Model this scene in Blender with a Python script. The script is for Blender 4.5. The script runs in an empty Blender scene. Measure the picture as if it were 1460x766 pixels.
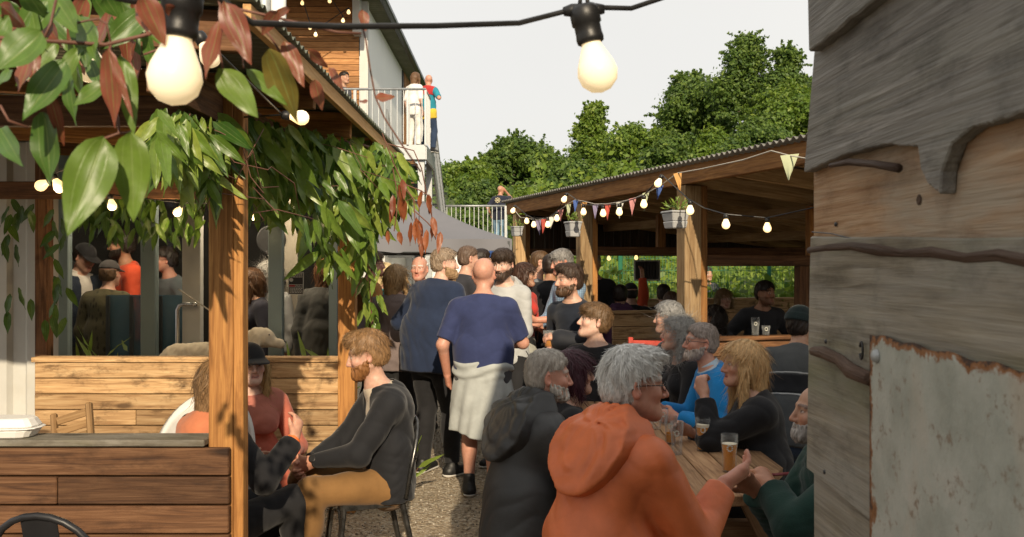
import bpy, math, random
import numpy as np
from math import radians, sin, cos, pi, sqrt
from mathutils import Vector, Matrix

SC = bpy.context.scene
COL = SC.collection
# ---------------------------------------------------------------- camera, sky, sun, exposure
CAM_H = 1.68
FPX, CX, CY = 1300.0, 730.0, 383.0          # focal length and centre in photo pixels (1460 wide)
cd = bpy.data.cameras.new("camera"); cam = bpy.data.objects.new("camera", cd); COL.objects.link(cam)
cam.location = (0, 0, CAM_H); cam.rotation_euler = (radians(90), 0, 0)
cd.sensor_width = 36; cd.lens = 36 * FPX / 1460; cd.clip_start = 0.05; cd.clip_end = 2000
cd.dof.use_dof = True; cd.dof.focus_distance = 5.6; cd.dof.aperture_fstop = 11.0
SC.camera = cam

SUN_AZ, SUN_EL = radians(8), radians(25)   # sun behind the camera, slightly to its right
sd = Vector((sin(SUN_AZ) * cos(SUN_EL), -cos(SUN_AZ) * cos(SUN_EL), sin(SUN_EL)))   # towards the sun
w = bpy.data.worlds.new("World"); SC.world = w; w.use_nodes = True
nt = w.node_tree; nt.nodes.clear()
sky = nt.nodes.new("ShaderNodeTexSky"); sky.sky_type = 'NISHITA'; sky.sun_disc = False
sky.sun_elevation = SUN_EL; sky.sun_rotation = math.atan2(sd.x, sd.y); sky.dust_density = 4.0; sky.air_density = 1.0
hs = nt.nodes.new("ShaderNodeHueSaturation"); hs.inputs['Saturation'].default_value = 0.35
mixw = nt.nodes.new("ShaderNodeMix"); mixw.data_type = 'RGBA'; mixw.inputs[0].default_value = 0.8
mixw.inputs[7].default_value = (11.6, 11.4, 10.9, 1)      # a high, thin, bright veil of cloud
tcw = nt.nodes.new("ShaderNodeTexCoord"); nzw = nt.nodes.new("ShaderNodeTexNoise"); nzw.inputs['Scale'].default_value = 2.2; nzw.inputs['Detail'].default_value = 4
mrw = nt.nodes.new("ShaderNodeMapRange"); mrw.inputs[3].default_value = 0.72; mrw.inputs[4].default_value = 0.9
bg = nt.nodes.new("ShaderNodeBackground"); bg.inputs[1].default_value = 0.08
out = nt.nodes.new("ShaderNodeOutputWorld")
L = nt.links.new
L(sky.outputs[0], hs.inputs['Color']); L(hs.outputs[0], mixw.inputs[6]); L(tcw.outputs['Generated'], nzw.inputs['Vector'])
L(nzw.outputs['Fac'], mrw.inputs[0]); L(mrw.outputs[0], mixw.inputs[0])
L(mixw.outputs[2], bg.inputs[0]); L(bg.outputs[0], out.inputs[0])
sl = bpy.data.lights.new("sun", 'SUN'); sl.energy = 5.0; sl.angle = radians(0.6); sl.color = (1.0, 0.83, 0.60)
so = bpy.data.objects.new("sun", sl); COL.objects.link(so); so.rotation_euler = sd.to_track_quat('Z', 'Y').to_euler(); so.location = (3, -20, 12)
SC.view_settings.view_transform = 'Standard'; SC.view_settings.look = 'None'
SC.view_settings.exposure = 0.12; SC.view_settings.gamma = 1.0
SC.cycles.max_bounces = 6; SC.cycles.transparent_max_bounces = 12; SC.cycles.use_denoising = True
SC.cycles.caustics_reflective = False; SC.cycles.caustics_refractive = False; SC.cycles.sample_clamp_indirect = 4

# ---------------------------------------------------------------- helpers
V3 = lambda *a: np.array(a if len(a) > 1 else a[0], dtype=float)
def P(px, py, Y): return V3((px - CX) * Y / FPX, Y, CAM_H - (py - CY) * Y / FPX)
def unit(v): v = np.asarray(v, float); return v / (np.linalg.norm(v) + 1e-12)

def tag(o, label=None, cat=None, group=None, kind=None):
    if label: o['label'] = label
    if cat: o['category'] = cat
    if group: o['group'] = group
    if kind: o['kind'] = kind
    return o
def empty(name, label, cat, loc=(0, 0, 0), group=None):
    o = bpy.data.objects.new(name, None); COL.objects.link(o); o.location = tuple(loc); o.empty_display_size = 0.1
    return tag(o, label, cat, group)
def link(name, me, mat, parent=None, bevel=0.0, smooth=False, auto=None):
    if mat is not None:
        for m in (mat if isinstance(mat, (list, tuple)) else [mat]): me.materials.append(m)
    o = bpy.data.objects.new(name, me); COL.objects.link(o)
    if parent is not None:
        o.parent = parent
        if parent.type == 'EMPTY' or True:
            off = parent_world(parent)
            me.transform(Matrix.Translation(-off))
    if smooth: me.polygons.foreach_set('use_smooth', [True] * len(me.polygons))
    if auto:
        me.polygons.foreach_set('use_smooth', [True] * len(me.polygons)); me.set_sharp_from_angle(angle=radians(auto))
    if bevel:
        b = o.modifiers.new("edge", 'BEVEL'); b.width = bevel; b.segments = 1; b.limit_method = 'ANGLE'; b.angle_limit = radians(40)
    return o
def parent_world(p):
    v = Vector(p.location)
    while p.parent: p = p.parent; v += Vector(p.location)
    return v

class MB:
    """collects boxes, tubes, sheets ... and builds ONE mesh; carries a per-vertex grain coordinate 'gc' and a tint"""
    def __init__(s): s.v = []; s.f = []; s.g = []; s.t = []; s.m = []; s.mi = 0; s.n = 0
    def add(s, v, f, g=None, t=None):
        v = np.asarray(v, float); s.v.append(v)
        s.g.append(v.copy() if g is None else np.asarray(g, float))
        s.t.append(np.full(len(v), random.random() if t is None else t) if np.isscalar(t) or t is None else np.asarray(t, float))
        s.f += [tuple(i + s.n for i in q) for q in f]; s.m += [s.mi] * len(f); s.n += len(v); return s
    def obox(s, c, ax, ay, az, t=None, grain=None):
        """box: centre and three half-axis vectors; grain runs along the longest"""
        c, ax, ay, az = map(V3, (c, ax, ay, az)); A = [ax, ay, az]
        if np.dot(np.cross(ax, ay), az) < 0: A[2] = -az
        sg = [(-1, -1, -1), (1, -1, -1), (1, 1, -1), (-1, 1, -1), (-1, -1, 1), (1, -1, 1), (1, 1, 1), (-1, 1, 1)]
        v = [c + A[0] * x + A[1] * y + A[2] * z for x, y, z in sg]
        ln = [np.linalg.norm(a) for a in A]; k = int(np.argmax(ln)) if grain is None else grain
        o = [k] + [i for i in range(3) if i != k]; off = V3(random.uniform(0, 50), random.uniform(0, 50), random.uniform(0, 50))
        g = [V3([sgn[o[0]] * ln[o[0]], sgn[o[1]] * ln[o[1]], sgn[o[2]] * ln[o[2]]]) + off for sgn in sg]
        return s.add(v, [(0, 3, 2, 1), (4, 5, 6, 7), (0, 1, 5, 4), (1, 2, 6, 5), (2, 3, 7, 6), (3, 0, 4, 7)], g, t)
    def box(s, x0, x1, y0, y1, z0, z1, t=None):
        return s.obox(((x0 + x1) / 2, (y0 + y1) / 2, (z0 + z1) / 2), ((x1 - x0) / 2, 0, 0), (0, (y1 - y0) / 2, 0), (0, 0, (z1 - z0) / 2), t)
    def beam(s, a, b, w, h, up=(0, 0, 1), t=None):
        """timber from a to b, width w (sideways) and depth h (towards up)"""
        a, b = V3(a), V3(b); d = unit(b - a); r = unit(np.cross(d, up)); u = np.cross(r, d)
        return s.obox((a + b) / 2, (b - a) / 2, r * w / 2, u * h / 2, t, grain=0)
    def tube(s, pts, rad, n=8, cap=True, t=None):
        pts = [V3(p) for p in pts]; m = len(pts)
        rad = [rad] * m if np.isscalar(rad) else rad
        d0 = unit(pts[1] - pts[0]); ref = V3(0, 0, 1) if abs(d0[2]) < .9 else V3(1, 0, 0)
        u = unit(np.cross(d0, ref)); vv = []; gg = []; ln = 0
        for i, p in enumerate(pts):
            d = unit(pts[min(i + 1, m - 1)] - pts[max(i - 1, 0)]); u = unit(u - d * np.dot(u, d)); w_ = np.cross(d, u)
            if i: ln += np.linalg.norm(p - pts[i - 1])
            for k in range(n):
                a = 2 * pi * k / n; q = u * cos(a) + w_ * sin(a); vv.append(p + q * rad[i]); gg.append(V3(ln, cos(a) * rad[i], sin(a) * rad[i]))
        f = [(i * n + k, i * n + (k + 1) % n, (i + 1) * n + (k + 1) % n, (i + 1) * n + k) for i in range(m - 1) for k in range(n)]
        if cap: f += [tuple(range(n - 1, -1, -1)), tuple(range((m - 1) * n, m * n))]
        return s.add(vv, f, gg, t)
    def lathe(s, c, prof, n=20, axis=(0, 0, 1), t=None):
        """profile of (radius, height) turned round axis through c"""
        c = V3(c); az = unit(axis); ref = V3(1, 0, 0) if abs(az[0]) < .9 else V3(0, 1, 0)
        u = unit(np.cross(az, ref)); w_ = np.cross(az, u); m = len(prof)
        vv = [c + az * h + (u * cos(2 * pi * k / n) + w_ * sin(2 * pi * k / n)) * r for r, h in prof for k in range(n)]
        f = [(i * n + k, i * n + (k + 1) % n, (i + 1) * n + (k + 1) % n, (i + 1) * n + k) for i in range(m - 1) for k in range(n)]
        return s.add(vv, f, None, t)
    def prism(s, poly, o, u, v, nrm, th, t=None):
        """flat outline poly [(a,b)] on axes u, v from o, extruded by th along nrm"""
        o, u, v, nrm = map(V3, (o, u, v, nrm)); n = len(poly)
        A = [o + u * a + v * b for a, b in poly]; B = [p + nrm * th for p in A]
        off = V3(random.uniform(0, 50), random.uniform(0, 50), random.uniform(0, 50))
        g = [V3(a, b, 0) + off for a, b in poly] + [V3(a, b, th) + off for a, b in poly]
        area = sum(poly[i][0] * poly[(i + 1) % n][1] - poly[(i + 1) % n][0] * poly[i][1] for i in range(n))
        flip = (area > 0) == (np.dot(np.cross(u, v), nrm) > 0)
        fr, bk = tuple(range(n)), tuple(range(2 * n - 1, n - 1, -1))
        sd_ = [(i, i + n, (i + 1) % n + n, (i + 1) % n) for i in range(n)]
        f = [fr, bk] + sd_
        if flip: f = [tuple(reversed(q)) for q in f]
        return s.add(A + B, f, g, t)
    def sheet(s, fn, nu, nv, t=None, gfn=None):
        vv = [fn(i / nu, j / nv) for j in range(nv + 1) for i in range(nu + 1)]
        gg = [gfn(i / nu, j / nv) for j in range(nv + 1) for i in range(nu + 1)] if gfn else None
        f = [(j * (nu + 1) + i, j * (nu + 1) + i + 1, (j + 1) * (nu + 1) + i + 1, (j + 1) * (nu + 1) + i) for j in range(nv) for i in range(nu)]
        return s.add(vv, f, gg, t)
    def build(s, name, mat, parent=None, **kw):
        V = np.concatenate(s.v) if s.v else np.zeros((0, 3)); me = bpy.data.meshes.new(name)
        me.from_pydata(V.tolist(), [], s.f)
        a = me.attributes.new('gc', 'FLOAT_VECTOR', 'POINT'); a.data.foreach_set('vector', np.concatenate(s.g).astype(np.float32).ravel())
        a = me.attributes.new('tint', 'FLOAT', 'POINT'); a.data.foreach_set('value', np.concatenate(s.t).astype(np.float32))
        if any(s.m): me.polygons.foreach_set('material_index', s.m)
        return link(name, me, mat, parent, **kw)

def quads_mesh(name, V, F, attrs=None):
    """fast mesh from an (n,3) array and an (m,4) quad array; attrs {name:(n,) or (n,3)}"""
    me = bpy.data.meshes.new(name); F = np.asarray(F, np.int32); k = F.shape[1]
    me.vertices.add(len(V)); me.vertices.foreach_set('co', np.asarray(V, np.float32).ravel())
    me.loops.add(F.size); me.loops.foreach_set('vertex_index', F.ravel())
    me.polygons.add(len(F)); me.polygons.foreach_set('loop_start', np.arange(0, F.size, k, dtype=np.int32))
    for nm, a in (attrs or {}).items():
        a = np.asarray(a, np.float32)
        if a.ndim == 1: me.attributes.new(nm, 'FLOAT', 'POINT').data.foreach_set('value', a)
        elif a.shape[1] == 3: me.attributes.new(nm, 'FLOAT_VECTOR', 'POINT').data.foreach_set('vector', a.ravel())
        else: me.attributes.new(nm, 'FLOAT_COLOR', 'POINT').data.foreach_set('color', a.ravel())
    me.update(calc_edges=True); return me

# ---------------------------------------------------------------- materials
class NM:
    def __init__(s, name, rough=.6, metal=0.0, spec=.5):
        s.m = bpy.data.materials.new(name); s.m.use_nodes = True; s.t = s.m.node_tree; s.b = s.t.nodes['Principled BSDF']; s.o = s.t.nodes['Material Output']
        s.b.inputs['Roughness'].default_value = rough; s.b.inputs['Metallic'].default_value = metal; s.b.inputs['Specular IOR Level'].default_value = spec
    def n(s, typ, **kw):
        x = s.t.nodes.new('ShaderNode' + typ)
        for k, v in kw.items():
            if k in x.inputs: x.inputs[k].default_value = v
            else: setattr(x, k, v)
        return x
    def l(s, a, b): s.t.links.new(a, b)
    def attr(s, nm): return s.n('Attribute', attribute_name=nm)
    def mapv(s, vec, scale, loc=(0, 0, 0)):
        m = s.n('Mapping'); m.inputs['Scale'].default_value = scale; m.inputs['Location'].default_value = loc; s.l(vec, m.inputs[0]); return m.outputs[0]
    def noise(s, vec, scale, detail=4, rough=.55, dist=0.0):
        x = s.n('TexNoise'); x.inputs['Scale'].default_value = scale; x.inputs['Detail'].default_value = detail; x.inputs['Roughness'].default_value = rough; x.inputs['Distortion'].default_value = dist
        if vec is not None: s.l(vec, x.inputs['Vector'])
        return x.outputs['Fac']
    def ramp(s, fac, stops):
        r = s.n('ValToRGB'); e = r.color_ramp.elements
        while len(e) > len(stops): e.remove(e[-1])
        while len(e) < len(stops): e.new(.5)
        for i, (p, c) in enumerate(stops): e[i].position = p; e[i].color = (*c, 1) if len(c) == 3 else c
        s.l(fac, r.inputs[0]); return r.outputs[0]
    def mix(s, fac, a, b, mode='MIX'):
        x = s.n('Mix', data_type='RGBA', blend_type=mode)
        for v, i in ((fac, 0), (a, 6), (b, 7)):
            if hasattr(v, 'links') or hasattr(v, 'is_output'): s.l(v, x.inputs[i])
            else: x.inputs[i].default_value = v if i == 0 else ((*v, 1) if len(v) == 3 else v)
        return x.outputs[2]
    def math(s, op, a, b=0.0):
        x = s.n('Math', operation=op)
        for v, i in ((a, 0), (b, 1)):
            if hasattr(v, 'is_output'): s.l(v, x.inputs[i])
            else: x.inputs[i].default_value = v
        return x.outputs[0]
    def rng(s, v, a, b, c, d):
        x = s.n('MapRange'); s.l(v, x.inputs[0])
        for i, q in enumerate((a, b, c, d)): x.inputs[i + 1].default_value = q
        return x.outputs[0]
    def color(s, c):
        if hasattr(c, 'is_output'): s.l(c, s.b.inputs['Base Color'])
        else: s.b.inputs['Base Color'].default_value = (*c, 1)
    def bump(s, h, strength=.3, dist=.005):
        x = s.n('Bump'); x.inputs['Strength'].default_value = strength; x.inputs['Distance'].default_value = dist; s.l(h, x.inputs['Height']); s.l(x.outputs[0], s.b.inputs['Normal']); return x
    def rough(s, v): s.l(v, s.b.inputs['Roughness'])

def wood(name, dark, mid, light, stain=.35, rough=.7, knots=True, grey=None, gscale=1.0, bump=.35, green=0.0):
    k = NM(name, rough, spec=.3); gc = k.attr('gc').outputs['Vector']; tint = k.attr('tint').outputs['Fac']
    v1 = k.mapv(gc, (1.3 * gscale, 22 * gscale, 22 * gscale)); n1 = k.noise(v1, 1.6, 5, .6, 1.2)
    v2 = k.mapv(gc, (6 * gscale, 160 * gscale, 160 * gscale)); n2 = k.noise(v2, 1.0, 3, .6)
    c = k.ramp(n1, [(.28, dark), (.5, mid), (.74, light)])
    c = k.mix(k.rng(n2, .35, .65, .0, .55), c, k.mix(.5, c, dark), 'MIX')
    tb = k.rng(tint, 0, 1, .62, 1.22); x = k.n('Vector Math' if 0 else 'VectorMath', operation='SCALE'); k.l(c, x.inputs[0]); k.l(tb, x.inputs[3]); c = x.outputs[0]
    if grey: c = k.mix(k.rng(k.noise(k.mapv(gc, (1.1, 5, 5)), 2.0, 5, .65), .40, .62, 0, .85), c, grey)
    if green: c = k.mix(k.rng(k.noise(k.mapv(gc, (1.0, 4, 4), (7, 3, 1)), 2.4, 4), .52, .75, 0, green), c, (.10, .12, .035))
    st = k.noise(k.mapv(gc, (2.4, 4.5, 4.5), (3, 9, 2)), 2.2, 6, .7)
    c = k.mix(k.rng(st, .52, .72, 0, stain), c, tuple(q * .35 for q in dark))
    if knots:
        vo = k.n('TexVoronoi', feature='F1'); vo.inputs['Scale'].default_value = 1.0; k.l(k.mapv(gc, (1.7, 6.5, 6.5)), vo.inputs['Vector'])
        kn = k.rng(vo.outputs['Distance'], .07, .16, .9, 0); c = k.mix(kn, c, tuple(q * .4 for q in dark))
    k.color(c); k.rough(k.rng(n2, .3, .7, rough - .12, rough + .12)); k.bump(k.math('ADD', n2, k.math('MULTIPLY', n1, 1.5)), bump, .004)
    return k.m
def plain(name, c, rough=.6, metal=0.0, var=.15, scale=9.0, bump=0.0, spec=.5, coat=0.0, dirt=None):
    k = NM(name, rough, metal, spec); tc = k.n('TexCoord').outputs['Object']; n = k.noise(tc, scale, 5, .6)
    a = tuple(q * (1 - var) for q in c); b = tuple(min(1, q * (1 + var)) for q in c); cc = k.ramp(n, [(.3, a), (.7, b)])
    if dirt: cc = k.mix(k.rng(k.noise(tc, scale * .35, 6, .7), .48, .72, 0, .7), cc, dirt)
    k.color(cc); k.rough(k.rng(n, .3, .7, max(.05, rough - .08), min(1, rough + .08)))
    if coat: k.b.inputs['Coat Weight'].default_value = coat
    if bump: k.bump(k.noise(tc, scale * 12, 3), bump, .002)
    return k.m
def glass(name, tint=(1, 1, 1), rough=.02):
    k = NM(name, rough); k.color(tint); k.b.inputs['Transmission Weight'].default_value = 1; k.b.inputs['IOR'].default_value = 1.45; return k.m
def lamp_mat(name, c, strength, base=(.9, .85, .75)):
    k = NM(name, .25); k.color(base); k.b.inputs['Emission Color'].default_value = (*c, 1); k.b.inputs['Emission Strength'].default_value = strength; return k.m

W_ORANGE = wood("orange_stained_timber", (.15, .060, .016), (.34, .155, .045), (.50, .25, .075), stain=.3)
W_BENCH = wood("reclaimed_pine_boards", (.20, .11, .05), (.46, .29, .14), (.62, .44, .24), stain=1.0)
W_DARK = wood("brown_stained_boards", (.055, .024, .010), (.15, .068, .028), (.25, .125, .055), stain=.5)
W_PALE = wood("pale_softwood", (.22, .13, .06), (.42, .28, .14), (.58, .42, .24), stain=.25)
W_GREY = wood("weathered_grey_boards", (.05, .045, .040), (.17, .16, .145), (.32, .305, .28), stain=.55, knots=True, gscale=.8, green=.12, grey=(.21, .20, .18), bump=.8)
W_GREY2 = wood("weathered_mossy_boards", (.09, .075, .055), (.235, .205, .155), (.36, .325, .26), stain=.55, gscale=.8, green=.4, grey=(.24, .225, .195), bump=.5)
W_WANEY = wood("waney_edge_boards", (.20, .09, .035), (.40, .25, .14), (.54, .40, .27), stain=.5, grey=(.32, .28, .22), gscale=.8, bump=.7)
W_TABLE = wood("table_boards", (.15, .075, .035), (.33, .185, .09), (.43, .265, .14), stain=.35)
W_BLACK = wood("dark_old_boards", (.012, .008, .006), (.04, .025, .016), (.085, .052, .03), stain=.5, knots=False)
W_FOLD = wood("oiled_teak", (.16, .085, .035), (.30, .18, .08), (.42, .27, .13), stain=.2, knots=False)
W_CLAD = wood("cedar_cladding", (.20, .085, .03), (.40, .19, .07), (.55, .30, .12), stain=.3)
W_BARK = wood("bark_edge", (.04, .022, .014), (.085, .05, .034), (.13, .085, .06), stain=.4, knots=False, bump=1.0)
M_WHITE = plain("white_painted_steel", (.52, .52, .49), .45, var=.08, scale=3, dirt=(.48, .45, .38))
M_WALLW = plain("white_cladding", (.80, .80, .78), .5, var=.04, scale=2)
M_GALV = plain("galvanised_steel", (.34, .355, .36), .5, .6, var=.12, scale=14)
M_ALU = plain("grey_green_aluminium_frame", (.26, .33, .33), .4, .3, var=.06, scale=4)
M_BLACK = plain("black_rubber", (.012, .012, .013), .45, var=.2, scale=30, bump=.1)
M_DKGREY = plain("dark_grey_metal", (.06, .065, .068), .4, .4, var=.15)
M_GUN = plain("worn_gunmetal", (.10, .098, .095), .30, .85, var=.35, scale=18)
M_CANVAS = plain("grey_polyester_canvas", (.15, .15, .165), .75, var=.05, scale=5)
M_PLANTER = plain("grey_plastic_planter", (.36, .37, .38), .55, var=.07, scale=8)
M_RED = plain("red_painted_wood", (.45, .045, .025), .5, var=.15, scale=12)
M_ROPE = plain("pale_cord", (.45, .42, .36), .8)
M_GREENMESH = plain("green_coated_wire", (.02, .14, .08), .45, var=.1)
def thin_glass():
    k = NM("drinking_glass", .03); k.color((.45, .47, .47)); lw = k.n('LayerWeight'); lw.inputs['Blend'].default_value = .35
    k.l(k.rng(lw.outputs['Facing'], 0, 1, .04, .42), k.b.inputs['Alpha']); return k.m
M_GLASSWARE = thin_glass()
def pane_mat():
    k = NM("window_glass", .02); k.color((.012, .016, .016)); k.b.inputs['Alpha'].default_value = .14; k.b.inputs['Specular IOR Level'].default_value = .5; return k.m
M_PANE = pane_mat()
def blueglass():
    k = NM("blue_tinted_screen", .08); k.color((.10, .20, .27)); k.b.inputs['Alpha'].default_value = .72; return k.m
M_SCREEN = blueglass()
M_BULB = lamp_mat("opal_bulb_glass", (1.0, .72, .36), .55, (.80, .74, .62))
M_BULBS = lamp_mat("small_lit_bulb", (1.0, .66, .26), 1.6)
def corrug(name, c, rough=.5, alpha=1.0, metal=0.0):
    k = NM(name, rough, metal); tc = k.n('TexCoord').outputs['Object']; n = k.noise(tc, 2.0, 6, .65)
    k.color(k.ramp(n, [(.3, tuple(q * .6 for q in c)), (.7, c)])); k.b.inputs['Alpha'].default_value = alpha; return k.m
M_ROOF1 = corrug("green_grey_corrugated_sheet", (.20, .215, .15), .45)
M_ROOF2 = corrug("dull_metal_corrugated_sheet", (.30, .285, .25), .5, 1, .3)
def gravel():
    k = NM("gravel", .9, spec=.25); tc = k.n('TexCoord').outputs['Object']
    vo = k.n('TexVoronoi', feature='F1'); vo.inputs['Scale'].default_value = 48; k.l(tc, vo.inputs['Vector'])
    vo2 = k.n('TexVoronoi', feature='F1'); vo2.inputs['Scale'].default_value = 120; k.l(tc, vo2.inputs['Vector'])
    sep = k.n('SeparateColor'); k.l(vo.outputs['Color'], sep.inputs[0])
    c = k.ramp(sep.outputs[0], [(0, (.26, .20, .135)), (.35, (.38, .31, .22)), (.7, (.46, .39, .29)), (1, (.58, .52, .42))])
    big = k.noise(tc, 1.6, 5, .6); c = k.mix(k.rng(big, .42, .62, 0, .45), c, (.30, .23, .15))
    k.color(k.mix(k.rng(vo.outputs['Distance'], .45, .85, 0, .55), c, (.10, .075, .05)))
    k.bump(k.math('SUBTRACT', k.math('MULTIPLY', vo2.outputs['Distance'], -.35), vo.outputs['Distance']), .9, .014); return k.m
M_GRAVEL = gravel()
def leafmat(name, stops, trans=.3, rough=.38, spec=.5, vein=(.25, .33, .10)):
    """leaf: colour by the 'tint' attribute, rib and veins by gc=(u across -1..1, v along, 0)"""
    k = NM(name, rough, spec=spec); t = k.attr('tint').outputs['Fac']; c = k.ramp(t, stops)
    gc = k.attr('gc').outputs['Vector']; sp = k.n('SeparateXYZ'); k.l(gc, sp.inputs[0]); au = k.math('ABSOLUTE', sp.outputs[0])
    rib = k.rng(au, .02, .07, .55, 0); side = k.rng(k.math('ABSOLUTE', k.math('SUBTRACT', au, .5)), .02, .06, .25, 0)
    if vein: c = k.mix(k.math('MAXIMUM', rib, side), c, vein)
    n = k.noise(k.n('TexCoord').outputs['Object'], 60, 3); c = k.mix(k.rng(n, .35, .65, 0, .25), c, (.05, .06, .015))
    k.color(c); tr = k.n('BsdfTranslucent'); k.l(c, tr.inputs[0]); mx = k.n('MixShader'); mx.inputs[0].default_value = trans
    k.l(k.b.outputs[0], mx.inputs[1]); k.l(tr.outputs[0], mx.inputs[2]); k.l(mx.outputs[0], k.o.inputs[0])
    if vein: k.bump(k.math('ADD', k.math('MULTIPLY', k.math('MAXIMUM', rib, side), -1.0), k.math('MULTIPLY', n, .6)), .35, .002)
    return k.m
M_VINE = leafmat("glossy_vine_leaf", [(0, (.035, .085, .012)), (.45, (.08, .17, .025)), (.72, (.17, .26, .035)), (.78, (.20, .045, .025)), (1, (.30, .095, .06))], .28, .40)
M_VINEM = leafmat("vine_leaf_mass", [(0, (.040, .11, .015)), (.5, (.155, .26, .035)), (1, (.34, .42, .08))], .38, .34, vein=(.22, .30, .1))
M_REDLEAF = leafmat("young_red_leaf", [(0, (.22, .05, .02)), (1, (.42, .13, .05))], .4, .4, vein=(.2, .05, .03))
M_STEM = plain("vine_stem", (.14, .06, .04), .6, var=.3)
M_TREE = leafmat("tree_leaves", [(0, (.045, .10, .022)), (.5, (.115, .20, .032)), (1, (.24, .33, .055))], .45, .55, vein=None)
M_TREEB = leafmat("bright_tree_leaves", [(0, (.07, .14, .016)), (.5, (.165, .265, .030)), (1, (.29, .37, .05))], .45, .5, vein=None)
M_TRUNK = plain("tree_bark", (.09, .07, .05), .9, var=.4, scale=6, bump=.5)

# ---------------------------------------------------------------- ground, hill, terrace
random.seed(11); np.random.seed(11)
def hill_z(x, y):
    a = max(0.0, y - 25.0 + .12 * (x - 2)); b = max(0.0, x - 7.5 - .25 * (y - 8)) if y > 5 else 0
    b2 = max(0.0, x - 4.4) * max(0.0, min(1, (y - 11) / 4.0))
    return min(9.0, .20 * a) + .0 * b + .22 * b2 + .25 * sin(x * .6) * min(1, a * .1)
mb = MB(); mb.box(-400, 400, -60, 24.0, -1.0, 0.0)
tag(mb.build('ground', M_GRAVEL), kind='structure')
def hs_(u, v):
    x = -90 + 200 * u; y = 12 + 130 * v; z = hill_z(x, y)
    return (x, y, z + (.012 if z > .02 else -.3))
mb = MB(); mb.sheet(hs_, 60, 60)
M_HILL = plain("grassy_earth", (.05, .07, .02), .95, var=.4, scale=.8)
tag(mb.build('hill', M_HILL, smooth=True), kind='structure')
mb = MB(); mb.box(-6.5, -0.1, 22.1, 25.5, -.2, 2.1)
tag(mb.build('terrace', plain("pale_concrete", (.42, .41, .38), .8, scale=4)), kind='structure')
# white panelled wall that holds the terrace
t = empty('panel_wall', 'white panelled wall behind the grey gazebo, below the terrace railing', 'wall', (-3, 22, 0))
mb = MB(); x = -6.4
while x < -.2: mb.box(x, x + .39, 21.98, 22.09, 0, 2.04); x += .4
mb.build('panel', M_WALLW, t, bevel=.006)
mb = MB(); mb.box(-6.5, -.1, 21.95, 22.12, 2.042, 2.10); mb.build('coping', M_GALV, t)

# ---------------------------------------------------------------- unseen block added behind the camera to shade the yard
t = empty('shade_block', 'plain unseen block added behind the camera to shade the yard', 'building', (-2, -9, 0))
mb = MB(); mb.box(-9, 4, -14, -9, 0, 5.8); mb.build('wall', plain("pale_render", (.5, .47, .42), .8), t)
mb = MB(); mb.box(-9.2, 4.2, -14.2, -8.8, 5.802, 6.0); mb.build('roof', M_DKGREY, t)

# ---------------------------------------------------------------- near timber shed on the right: lapped waney boards, rusty panel
shed = empty('timber_shed', 'near shed wall of lapped weathered boards with a rusty white metal panel', 'shed', (2.0, -.5, 0))
SX = 0.60
def yx(px, o=0.0): return (SX - o) * FPX / (px - CX)          # depth on the shed's side wall (o metres proud of it) seen at a column of the photo
def wz(px, py, o=0.0): return CAM_H - (py - CY) * yx(px, o) / FPX
def waney(pts, amp, n=8, seed=0):
    rnd = random.Random(seed); o = []
    for (a, b), (c, d) in zip(pts[:-1], pts[1:]):
        for i in range(n):
            s = i / n; o.append((a + (c - a) * s, b + (d - b) * s + rnd.uniform(-amp, amp) * (0 if i == 0 else 1)))
    return o + [pts[-1]]
def board(top, bot, off, th, mat, amp_b=.0012, amp_t=.0008, seed=0):
    """top and bottom edges as (depth, height), far end first; off = how far it stands out of the wall"""
    kf = (SX - off - th) / SX; top, bot = [[(y * kf, CAM_H + (z - CAM_H) * kf) for y, z in e] for e in (top, bot)]
    T = waney(top, amp_t, 10, seed); B = waney(bot, amp_b, 12, seed + 7)
    mb = MB(); mb.prism(B + T[::-1], (SX - off, 0, 0), (0, 1, 0), (0, 0, 1), (-1, 0, 0), th, t=random.uniform(.3, .8))
    return mb.build('board', mat, shed, bevel=.003)
NEAR = .22
board([(1.86, 2.36), (NEAR, 2.36)], [(1.845, 2.118), (1.4, 2.128), (.9, 2.118), (NEAR, 2.13)], .034, .024, W_GREY, .002, seed=1)
sp = [(yx(1146), wz(1146, 246)), (yx(1200), wz(1200, 222)), (yx(1262), wz(1262, 206)), (yx(1308), wz(1308, 209)), (yx(1312), wz(1312, 240)), (yx(1322), wz(1322, 262)), (yx(1340), wz(1340, 277)),
      (yx(1342), wz(1342, 245)), (yx(1356), wz(1356, 205)), (yx(1385), wz(1385, 182)), (yx(1420), wz(1420, 173)), (yx(1462), wz(1462, 158)), (.7, 1.855), (NEAR, 1.86)]
board([(1.80, 2.15), (1.2, 2.152), (NEAR, 2.15)], sp, .014, .022, W_GREY, .0012, seed=2)
board([(1.815, 1.93), (1.2, 1.94), (NEAR, 1.94)], [(1.815, wz(1160, 353)), (yx(1230), wz(1230, 352)), (yx(1300), wz(1300, 362)), (yx(1400), wz(1400, 366)), (yx(1460), wz(1460, 372)), (NEAR, 1.68)], -.004, .018, W_WANEY, .002, seed=3)
board([(1.835, 1.745), (1.2, 1.72), (NEAR, 1.70)], [(1.85, 1.512), (yx(1185), wz(1185, 512)), (yx(1215), wz(1215, 532)), (yx(1240), wz(1240, 540)), (1.1, 1.50), (NEAR, 1.49)], .004, .02, W_GREY2, .0025, seed=4)
board([(1.845, 1.55), (1.2, 1.53), (NEAR, 1.53)], [(1.86, 1.272), (1.545, 1.256), (.9, 1.25), (NEAR, 1.25)], -.012, .018, W_GREY2, .001, seed=5)
board([(1.815, 1.30), (NEAR, 1.29)], [(1.81, .98), (NEAR, .98)], -.03, .018, W_GREY2, .001, seed=6)
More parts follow.
